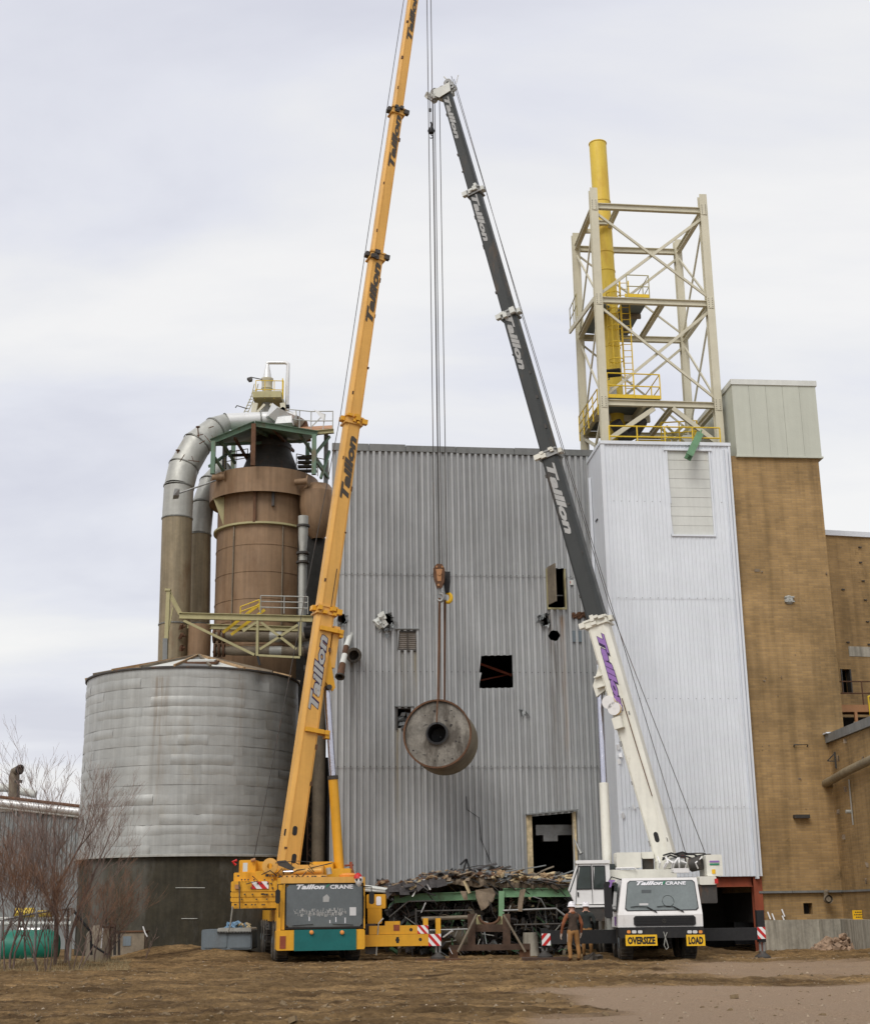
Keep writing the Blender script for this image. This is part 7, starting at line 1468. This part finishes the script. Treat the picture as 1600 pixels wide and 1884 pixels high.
for k in range(46):                                   # long bent sheets and bars lying over the heap
    u = r5.uniform(712, 1040); Yd = r5.uniform(52.8, 55.2); p = P(u, surf(u)-2, 53.1); p = V((P(u, 1625, Yd).x, Yd, p.z+toph(u)*.021*r5.uniform(.3, 1.05))); a_ = r5.uniform(-.35, .35); L_ = r5.uniform(.6, 1.9); w_ = r5.uniform(.03, .14); b = MB(); q = p; dd = r5.uniform(-.3, .3)
    for j in range(4):
        q2 = q+V((cos(a_)*L_/4, dd*.2, sin(a_)*L_/4)); b.beam(q, q2, w_, .02, (0, -.5, 1)); q = q2; a_ += r5.uniform(-.35, .25)
    b.build('bent_strip', r5.choice(['char', 'scrapmetal', 'darksteel', 'pipewrap', 'straw', 'rust']), cf)
# pipes and vessels seen under the floor
for pts, r_, mt in (([(716, 1688), (751, 1659), (800, 1658)], .03, 'darksteel'), ([(765, 1677), (868, 1675)], .03, 'darksteel'), ([(765, 1672), (765, 1698), (770, 1706)], .04, 'darksteel'), ([(775, 1691), (862, 1688)], .075, 'pipewrap'), ([(790, 1712), (860, 1710)], .03, 'steel'), ([(925, 1676), (1022, 1672), (1045, 1690)], .04, 'steel'), ([(1024, 1664), (1024, 1690)], .03, 'darksteel'), ([(945, 1702), (1040, 1700)], .03, 'darksteel'), ([(980, 1650), (995, 1655), (1004, 1672)], .02, 'steel')):
    b = MB(); b.tube([P(u, v, 52.9 if r_ < .08 else 53.4) for u, v in pts], r_, 8); b.build('service_pipe', mt, cf, True)
b = MB(); q0, q1 = P(808, 1726, 54.5), P(866, 1726, 54.5); b.tube([q0, q1], .42, 20); b.build('dark_cylinder', 'pipewrap', cf, True)
b = MB(); q = P(975, 1716, 53.6); b.lathe((q.x, 53.6, 0), [(.36, -.1), (.30, .2), (.27, q.z)], 16); b.build('round_footing', 'concrete', cf, True)
b = MB(); b.box((P(705, 1650, 57).x, 56.7, -.1), (P(1085, 1650, 57).x, 56.9, 2.3)); b.build('shadowed_backdrop_wall', 'dark', cf) if False else None
# rusty trestle
ts = thing('rusty_trestle', P(898, 1745, 50.6), 'rusty brown steel trestle with sloping props under the collapsed floor', 'trestle')
YT = 50.6
def tb(pts, w_, h, mt, name, ib=True, Y=YT, r=None):
    b = MB()
    if r: b.tube([P(*p, Y) for p in pts], r, 8)
    else:
        for i in range(len(pts)-1): (b.ibeam if ib else b.beam)(*((P(*pts[i], Y), P(*pts[i+1], Y), w_, h)+((.03, (0, -1, 0)) if ib else ((0, -1, 0),))))
    return b.build(name, mt, ts)
tb([(867, 1682), (867, 1742)], .26, .26, 'brownrust', 'post'); tb([(931, 1682), (932, 1742)], .26, .26, 'brownrust', 'post'); tb([(867, 1708), (931, 1708)], .25, .20, 'brownrust', 'cross_beam', True, YT+.25); tb([(826, 1745), (975, 1742)], .2, .15, 'brownrust', 'base_beam', True, YT-.05)
tb([(877, 1682), (842, 1752)], 0, 0, 'pipewrap', 'prop', r=.045, Y=YT-.35); tb([(926, 1684), (966, 1752)], 0, 0, 'pipewrap', 'prop', r=.04, Y=YT-.35)
tb([(826, 1756), (842, 1756)], .3, .34, 'rust', 'foot_block', False); tb([(955, 1753), (975, 1753)], .3, .06, 'rust', 'foot_plate', False)
b = MB(); b.prism([P(u, v, YT+.4) for u, v in ((876, 1684), (883, 1684), (884, 1697), (895, 1703), (906, 1703), (918, 1697), (921, 1686), (927, 1686), (925, 1704), (876, 1704))], (0, .15, 0)); b.build('green_saddle', 'olive', ts)
b = MB(); b.tube([P(900+19*cos(t_), 1686+15*sin(t_), YT+.3) for t_ in [pi*k/12 for k in range(13)]], .05, 8); b.build('saddle_ring', 'rust', ts)
b = MB(); b.beam(P(826, 1744, YT-.2), P(832, 1756, YT-.2), .02, .14, (0, -1, 0)); b.build('white_tag', 'signwhite', ts)
# ================================================================ grey box with plastic
bxp = P(415, 1745, 54.0)
gbx = thing('blue_grey_box', V((bxp.x, 54, .3)), 'blue grey steel box with blue plastic on top, left of the yellow crane', 'steel box')
def gb_(u0, v0, u1, v1, Y, dp, nm, mt, ch=.04):
    p = P(u0, v0, Y); q = P(u1, v1, Y); b = MB(); b.bbox((p.x, Y, q.z), (q.x, Y+dp, p.z), ch); return b.build(nm, mt, gbx)
gb_(371, 1711, 463, 1747, 54, 1.6, 'box_body', 'bluegrey'); gb_(375, 1716, 417, 1744, 53.97, .03, 'side_panel', 'bluegrey'); gb_(422, 1716, 461, 1744, 53.97, .03, 'side_panel', 'bluegrey'); gb_(400, 1708, 462, 1716, 53.92, 1.7, 'lid_rail', 'duct')
b = MB()
for k in range(22): q = P(400+k*2.8, 1716, 53.9); b.cbox(q, (.03, .04, .07))
b.build('rail_lugs', 'ink', gbx, kind='stuff')
t = MB(); p = P(430, 1706, 54.5)
for k in range(26): t.chunk(p+V((r5.uniform(-.35, .35), r5.uniform(-.3, .3), r5.uniform(-.05, .22)-.1)), (.25, .2, .1), r5)
tag(t.build('plastic_sheet', 'plastic'), 'crumpled blue plastic sheet lying on the blue grey box', 'plastic sheet')
t = MB(); p = P(450, 1708, 54.4)
for k in range(12): t.chunk(p+V((r5.uniform(-.2, .2), r5.uniform(-.2, .2), r5.uniform(-.05, .15))), (.2, .06, .08), r5)
tag(t.build('scrap_heap', 'straw', kind='stuff'), 'small straw coloured scraps on the blue grey box', 'scraps')
# dark soil lump and timber on the yard
g_ = G(1092, 1768, .05); t = MB()
for k in range(9): t.chunk((g_.x+r5.uniform(-.2, .2), g_.y+r5.uniform(-.1, .1), gz(g_.x, g_.y)+r5.uniform(.03, .14)), (.3, .22, .16), r5)
M['darksoil'] = mat('dark soil lump', (.06, .05, .04), .95, 0, .3, 6)
tag(t.build('soil_lump', 'darksoil'), 'dark lump of soil on the ground right of the two workers', 'soil lump')
# ================================================================ people
def person(x, y, rot, name_lab, cols, pose, H=1.80):
    k = H/1.80; z0 = gz(x, y)
    t = thing('person', (x, y, z0), name_lab, 'person')
    J = {}; E = []
    def j(n, p, r, par=None): J[n] = (V(p), r); (E.append((par, n)) if par else None)
    j('pel', (0, 0, .98), .155); j('wa', (0, .0, 1.10), .145, 'pel'); j('ch', (0, .0, 1.28), .165, 'wa'); j('sh', (0, .0, 1.42), .13, 'ch'); j('nk', (0, .01, 1.50), .062, 'sh'); j('hd1', (0, .03, 1.60), .085, 'nk'); j('hd2', (0, .03, 1.70), .093, 'hd1')
    j('ns', (0, .135, 1.615), .016, 'hd1')
    for s_ in (-1, 1):
        q = 'l' if s_ < 0 else 'r'
        fx, fy = pose[q+'foot']; kx, ky = (fx*.8+s_*.02), fy*.5+.04
        j(q+'hip', (s_*.10, 0, .92), .115, 'pel'); j(q+'th', (s_*.10+(kx-s_*.1)*.5, ky*.5, .72), .098, q+'hip'); j(q+'kn', (kx, ky, .50), .072, q+'th'); j(q+'cf', (fx, (ky+fy)/2-.02, .33), .070, q+'kn'); j(q+'an', (fx, fy, .10), .055, q+'cf'); j(q+'to', (fx*1.1, fy+.17, .045), .045, q+'an')
        hx, hy, hz = pose[q+'hand']; ex_, ey_, ez_ = pose[q+'elb']
        j(q+'s', (s_*.19, 0, 1.40), .082, 'sh'); j(q+'ua', (s_*.215+(ex_-s_*.215)*.5, ey_*.5, (1.36+ez_)/2), .062, q+'s'); j(q+'el', (ex_, ey_, ez_), .052, q+'ua'); j(q+'wr', (hx, hy, hz), .034, q+'el')
        d = (V((hx, hy, hz))-V((ex_, ey_, ez_))).normalized(); pm = V((hx, hy, hz))+d*.07; j(q+'pm', pm, .034, q+'wr')
        sdv = V((0, 1, 0)); 
        for fi, (o, ln) in enumerate(((-.033, .065), (-.011, .08), (.011, .085), (.033, .075))):
            a1_ = pm+sdv*o+d*.035; j(q+'f%d' % fi, a1_, .0095, q+'pm'); j(q+'g%d' % fi, a1_+d*ln*.55+V((-s_*.008, 0, 0)), .009, q+'f%d' % fi); j(q+'h%d' % fi, a1_+d*ln+V((-s_*.03, 0, 0)), .008, q+'g%d' % fi)
        j(q+'t1', V((hx, hy, hz))+d*.035+sdv*.045, .011, q+'wr'); j(q+'t2', V((hx, hy, hz))+d*.085+sdv*.062, .010, q+'t1')
    names = list(J); me_ = bpy.data.meshes.new('body'); me_.from_pydata([J[n][0] for n in names], [(names.index(a_), names.index(c_)) for a_, c_ in E], [])
    o = bpy.data.objects.new('tmp', me_); col.objects.link(o); md = o.modifiers.new('s', 'SKIN'); sv = me_.skin_vertices[0].data
    for i, n in enumerate(names):
        r_ = J[n][1]; f_ = .72 if n in ('pel', 'wa', 'ch', 'sh') else 1; sv[i].radius = (r_, r_*f_)
    sv[0].use_root = True
    ss = o.modifiers.new('u', 'SUBSURF'); ss.levels = 2; ss.render_levels = 2
    bpy.context.view_layer.update(); ev = bpy.data.meshes.new_from_object(o.evaluated_get(bpy.context.evaluated_depsgraph_get()))
    bpy.data.objects.remove(o); bpy.data.meshes.remove(me_)
    for m_ in cols: ev.materials.append(M[m_])          # 0 skin 1 sleeve 2 vest 3 trousers 4 boots 5 glove
    for p_ in ev.polygons:
        c = p_.center; arm = abs(c.x) > .185+max(0, (1.2-c.z))*.02 and c.z > .62
        if c.z > 1.49: m_ = 0
        elif arm and c.z < (pose['lhand'][2] if c.x < 0 else pose['rhand'][2])+.01: m_ = 5
        elif arm: m_ = 1
        elif c.z > .95: m_ = 2
        elif c.z > .12: m_ = 3
        else: m_ = 4
        p_.material_index = m_; p_.use_smooth = True
    for v_ in ev.vertices:                                # soft folds in the clothing
        c = v_.co
        if c.z < 1.45: v_.co += V((noise.noise(c*9), noise.noise(c*9+V((5, 0, 0))), 0))*.012
        v_.co = v_.co*k
    ob = bpy.data.objects.new('body', ev); col.objects.link(ob); ob.parent = t; ob.rotation_euler = (0, 0, rot); WL[ob.name] = V((x, y, z0))
    Rz = Matrix.Translation((x, y, z0)) @ Matrix.Rotation(rot, 4, 'Z') @ Matrix.Scale(k, 4)
    b = MB(Rz); b.lathe((0, .025, 1.68), [(.150, -.012), (.150, .0), (.122, .012), (.120, .05), (.105, .10), (.07, .135), (.03, .148), (0.003, .15)], 22)
    b.box((-.018, -.085, 1.80), (.018, .13, 1.835)); b.prism([(-.08, .13, 1.672), (.08, .13, 1.672), (.05, .205, 1.66), (-.05, .205, 1.66)], (0, 0, .012)); b.build('hard_hat', 'helmet', t, True)
    b = MB(Rz); b.lathe((0, -.01, 1.475), [(.085, -.02), (.088, .03), (.075, .045)], 16); b.build('collar', {1: cols[1]}[1], t, True)
    b = MB(Rz); b.lathe((0, .02, 1.60), [(.09, -.05), (.098, .0), (.10, .06)], 18, (0, 0, 1), pi*1.05, pi*1.95); b.build('hair', 'ink', t, True)
    for s_ in (-1, 1): b = MB(Rz); b.lathe((s_*.094, .03, 1.61), [(.03, -.008), (.03, .008), (.0, .015)], 10, (s_, 0, 0)); b.build('ear', 'skin', t, True)
    b = MB(Rz)
    for s_ in (-.033, .033): b.lathe((s_, .117, 1.64), [(.012, 0), (.0, .006)], 8, (0, 1, 0))
    b.box((-.025, .112, 1.565), (.025, .122, 1.572)); b.build('eyes_and_mouth', 'ink', t, kind='stuff')
    return t
g1 = P(1056, 1770, 46.2)
person(g1.x, 46.2, radians(14), 'worker seen from behind in rust orange sleeves, dark vest and tan trousers, white hard hat', ['skin', 'cloth_rust', 'cloth_vest', 'cloth_tan', 'boot', 'glove'],
       dict(lfoot=(-.14, -.06), rfoot=(.17, .02), lhand=(-.36, .08, .84), rhand=(.30, .10, .86), lelb=(-.34, -.02, 1.12), relb=(.30, -.03, 1.12)), 1.82)
g2 = P(1081, 1764, 48.4)
person(g2.x, 48.4, radians(-10), 'worker in dark jacket and white hard hat, partly hidden beside the crane cab', ['skin', 'cloth_dark', 'cloth_dark', 'cloth_tan', 'boot', 'glove'],
       dict(lfoot=(-.12, .05), rfoot=(.13, -.05), lhand=(-.28, .12, .88), rhand=(.28, .14, .9), lelb=(-.29, -.03, 1.13), relb=(.29, -.02, 1.13)), 1.78)
# ================================================================ left background
fb = thing('far_grey_building', P(60, 1700, 74), 'low grey metal sided building far left behind the bare trees', 'building')
Yg = 74.0; zt4 = P(70, 1492, Yg).z; xR = P(160, 1500, Yg).x+3
b = MB(frame((xR-30, Yg, 0), radians(-1))); FBm = frame((xR-30, Yg, 0), radians(-1))
for k in range(12):
    b = MB(FBm); corr(b, k*2.5, k*2.5+2.5, 3.2 if k % 2 else 3.2, zt4, .22, .05, (), -.006*(k % 2)); b.build('siding_sheet', 'backwall', fb)
b = MB(FBm); b.box((0, -.02, -.2), (30, .1, 3.2)); b.build('lower_wall', 'backwall', fb)
b = MB(FBm); b.box((0, .06, 0), (30, 12, zt4-.1)); b.build('shell', 'greyshade', fb)
b = MB(FBm); b.box((-.1, -.1, zt4-.05), (30.1, .2, zt4+.15)); b.build('roof_edge', 'offwhite', fb)
for v, r_, mt in ((1475, .22, 'silver'), (1465, .10, 'rust'), (1484, .07, 'offwhite')):
    b = MB(); pp = [P(u, v+(u+20)*.115, Yg-.6) for u in (-400, -20, 60, 165)]; pp[0] = pp[1]-V((14, 0, 0)); b.tube(pp, r_, 10); b.build('roof_pipe', mt, fb, True)
b = MB(); b.tube([P(-200, 1450, Yg+2), P(10, 1450, Yg+2), P(66, 1462, Yg+2)], .22, 10); b.build('roof_pipe', 'offwhite', fb, True)
b = MB(); b.tube([P(26, 1480, Yg), P(26, 1432, Yg), P(28, 1420, Yg), P(36, 1416, Yg-.3)], [.30, .28, .26, .24], 14); b.build('exhaust_stack', 'pipewrap', fb, True)
b = MB(); b.lathe(P(36, 1416, Yg-.35), [(.25, -.05), (.27, .05), (.2, .06), (.01, -.1)], 14, (.9, -.5, -.1)); b.build('stack_mouth', 'ink', fb, True)
b = MB()
for u in (-10, 30, 75, 120): b.beam(P(u, 1470+u*.1, Yg-.6), P(u, 1500+u*.05, Yg-.6), .1, .1)
b.build('pipe_support', 'steel', fb)
for u in (34,): b = MB(); p = P(u, 1438, Yg-.5); b.tube([p, p-V((0, 0, 1.2))], .05, 6); b.cbox(p, (.35, .2, .15)); b.build('roof_lamp', 'darksteel', fb)
for (u0, v0, u1, v1, Y, dp, nm, mt, lab, cat) in ((-60, 1713, 96, 1775, 58, 3, 'green_tank', 'tank', 'green round shouldered tank behind the fence at the far left', 'tank'), (208, 1716, 264, 1757, 55.5, .8, 'utility_cabinet', 'pipewrap', 'low weathered cabinet at the foot of the dark silo base', 'cabinet')):
    p = P(u0, v0, Y); q = P(u1, v1, Y); t = thing(nm, V(((p.x+q.x)/2, Y, 0)), lab, cat)
    if nm == 'green_tank':
        r_ = (p.z-q.z)/2; b = MB(); b.lathe(V((p.x, Y+r_, p.z-r_)), [(0.01, -.1), (r_*.7, 0), (r_, .3), (r_, q.x-p.x-.3), (r_*.7, q.x-p.x), (.01, q.x-p.x+.1)], 28, (1, 0, 0)); b.build('tank_shell', mt, t, True)
        for xx in (p.x+1, q.x-1): b = MB(); b.box((xx-.15, Y, -.1), (xx+.15, Y+2*r_, p.z-r_*1.6)); b.build('saddle', 'concrete', t)
    else:
        b = MB(); b.bbox((p.x, Y, -.1), (q.x, Y+dp, p.z), .04); b.build('cabinet_body', mt, t); b = MB(); b.box((p.x-.05, Y-.05, p.z), (q.x+.05, Y+dp, p.z+.05)); b.build('cabinet_top', 'rust', t)
        b = MB(); b.box((p.x+.4, Y-.02, p.z-.5), (q.x-.5, Y, p.z-.15)); b.build('cabinet_door', 'bluegrey', t)
t = thing('upright_barrel', P(183, 1745, 53), 'grey white upright barrel standing behind the bare bushes', 'barrel')
p = P(183, 1703, 53); b = MB(); b.lathe((p.x, 53, 0), [(.45, -.1), (.47, .1), (.45, .2), (.45, p.z-.3), (.25, p.z), (0.01, p.z+.02)], 22); b.build('barrel_body', 'pipewrap', t, True)
t = thing('yard_pipes', P(80, 1700, 60), 'white and yellow pipes on low racks behind the fence at the left', 'pipes')
for (u0, u1, v, r_, mt) in ((-100, 140, 1700, .09, 'offwhite'), (36, 75, 1712, .12, 'silver'), (28, 62, 1680, .2, 'safety'), (-100, 130, 1690, .05, 'duct'), (70, 95, 1682, .14, 'safety')):
    b = MB(); b.tube([P(u0, v, 60), P(u1, v, 60)], r_, 8); b.build('pipe', mt, t, True)
for u in (40, 90, 125): b = MB(); p = P(u, 1690, 60.2); b.beam((p.x, 60.2, -.1), p, .1, .1); b.build('rack_post', 'darksteel', t)
# chain link fence
fc = thing('chain_link_fence', P(70, 1760, 47.5), 'sagging chain link fence with top rail among the bare bushes', 'fence')
fp = [P(-130, 1712, 46.5), P(4, 1693, 47.0), P(65, 1681, 47.3), P(133, 1671, 47.6)]
b = MB(); b.tube(fp, .032, 8); b.build('top_rail', 'steel', fc, True)
for p_, mt in ((fp[1], 'steel'), (P(68, 1680, 47.3), 'steel'), (P(134, 1671, 47.6), 'duct'), (P(126, 1671, 47.7), 'darksteel')): b = MB(); b.tube([V((p_.x, p_.y, -.1)), p_], .04, 8); b.build('fence_post', mt, fc, True)
b = MB()
for i in range(len(fp)-1):
    a_, c_ = fp[i], fp[i+1]; L_ = (c_-a_).length; n_ = int(L_/.085)
    for k in range(n_):
        for sg_ in (-1, 1):
            q0 = a_.lerp(c_, k/n_); t2 = (k+sg_*24)/n_; q1 = a_.lerp(c_, t2); q1.z = .05
            if not (0 <= t2 <= 1): tc_ = (1-k/n_)/(t2-k/n_) if t2 > 1 else (k/n_)/(k/n_-t2); q1 = q0.lerp(q1, tc_)
            b.beam(q0, q1, .011, .011)
tag(b.build('chain_mesh', 'steel', fc), kind='stuff')
t = thing('dark_pipe_frame', P(185, 1750, 50), 'black pipe and gate posts tangled in brush at the fence end', 'gate')
for pts, r_, mt in (([(134, 1674), (150, 1695), (167, 1715), (168, 1758)], .045, 'ink'), ([(195, 1680), (195, 1705)], .03, 'darksteel'), ([(188, 1705), (212, 1705)], .05, 'darksteel'), ([(211, 1700), (211, 1758)], .05, 'darksteel'), ([(219, 1712), (219, 1758)], .045, 'darksteel'), ([(202, 1690), (203, 1757)], .035, 'brownrust'), ([(168, 1738), (197, 1757)], .035, 'ink'), ([(190, 1702), (186, 1745)], .02, 'signwhite')):
    b = MB(); b.tube([P(u, v, 49.5) for u, v in pts], r_, 8); b.build('pipe_post', mt, t, True)
b = MB(); b.tube([P(263, 1705, 53.5), P(267, 1717, 53.5), P(271, 1724, 53.5)], .025, 6); tag(b.build('white_stake', 'signwhite'), 'curved white plastic stake in front of the dark silo base', 'stake')
# ================================================================ bare trees
def tree(name, base, h, spread, seed, label, mt='bark', tw_mt='twig', depth=6, stems=1, lean=(0, 0), br=.055, nb=3):
    rt = random.Random(seed); bt_ = MB(); tg = MB()
    def grow(p, d, L_, r_, lv):
        n = 3 if lv < 4 else 2; pts = [p]; q = p.copy(); dd = d.copy()
        for k in range(n):
            dd = (dd+V((rt.gauss(0, .11), rt.gauss(0, .11), rt.gauss(.06, .06)))).normalized(); q = q+dd*(L_/n); pts.append(q.copy())
        tgt = bt_ if lv < 3 else tg; r2 = max(.0035, r_*.62)
        tgt.tube(pts, [r_+(r2-r_)*k/n for k in range(n+1)], 6 if lv < 2 else (4 if lv < 4 else 3), cap=False)
        if lv >= depth: return
        m_ = nb if lv < 2 else rt.choice([2, 3, 3])
        for k in range(m_):
            f_ = rt.uniform(.35, 1.0) if k else 1.0; i0 = min(n-1, int(f_*n)); pp = pts[i0].lerp(pts[i0+1], min(1, f_*n-i0))
            ang = rt.uniform(0, 6.28); sp_ = spread*rt.uniform(.5, 1.2) if k else spread*.35
            nd = (dd+V((cos(ang)*sp_, sin(ang)*sp_, rt.uniform(-.05, .3)))).normalized()
            grow(pp, nd, L_*rt.uniform(.56, .86), max(.0035, r2*(.95 if not k else .7)), lv+1)
    t = thing(name, base, label, 'tree')
    for s_1 in range(stems):
        a_ = rt.uniform(0, 6.28); o = V((cos(a_), sin(a_), 0))*(.18 if stems > 1 else 0)
        grow(V(base)+o+V((0, 0, -.1)), V((o.x*1.4+lean[0], o.y*1.4+lean[1], 1)).normalized(), h*.30*rt.uniform(.8, 1.15), br*rt.uniform(.6, 1), 0)
    bt_.build('trunk', mt, t); o2 = tg.build('crown', tw_mt, t); return t
def gb2(u, Y): p = P(u, 1750, Y); return V((p.x, Y, gz(p.x, Y)))
tree('bare_tree', gb2(112, 46.4), 7.6, .62, 5, 'tallest bare tree left of the silo, with upright forked branches', stems=3, lean=(.10, 0), br=.065, depth=6)
tree('bare_tree', gb2(22, 45.6), 5.6, .75, 8, 'bare tree with many stems at the far left edge of the yard', stems=3, lean=(-.05, 0), br=.05, depth=6)
tree('bare_tree', gb2(60, 47.4), 5.2, .7, 12, 'thin bare sapling between the far left tree and the tallest one', stems=2, lean=(.05, 0), br=.04, depth=6)
tree('bare_tree', gb2(180, 48.6), 3.8, .75, 15, 'low reddish bare bush in front of the dark silo base', 'bark', 'twigrust', stems=4, lean=(.12, 0), br=.03, depth=5)
tree('bare_tree', gb2(140, 45.4), 4.2, .85, 19, 'rusty brown bare bush at the foot of the tallest tree', 'bark', 'twigrust', stems=4, lean=(.0, 0), br=.03, depth=5)
tree('bare_tree', gb2(84, 45.2), 4.6, .8, 33, 'dense reddish bare thicket in front of the green tank', 'bark', 'twigrust', stems=5, lean=(-.05, 0), br=.028, depth=6)
tree('bare_tree', gb2(-30, 47.5), 5.5, .7, 23, 'bare tree cut off by the left picture edge', stems=3, lean=(.12, 0), br=.045, depth=6)
tree('bare_tree', gb2(268, 54.2), 1.9, .7, 29, 'little forked dead shrub by the dirt pile at the silo foot', stems=1, lean=(.2, 0), br=.02, depth=3)
# dry grass and low brush at the yard edge
b = MB(); r6 = random.Random(9)
for k in range(5000):
    u = r6.uniform(-60, 240)*1.0; Y = r6.uniform(44.6, 49.5); p = P(u, 1750, Y); z = gz(p.x, Y); h = r6.uniform(.08, .38)*r6.random()
    q = V((p.x, Y, z)); a_ = r6.uniform(0, 6.28); tip = q+V((r6.gauss(0, .1), r6.gauss(0, .1), h)); o = V((cos(a_), sin(a_), 0))*.006
    b.add([q-o, q+o, tip], [[0, 1, 2]])
M['drygrass'] = mat('dry grass', (.30, .24, .13), .95, 0, .3, 4, bump=0)
tag(b.build('dry_grass', 'drygrass'), 'tufts of dry grass along the left edge of the yard', 'dry grass', kind='stuff')
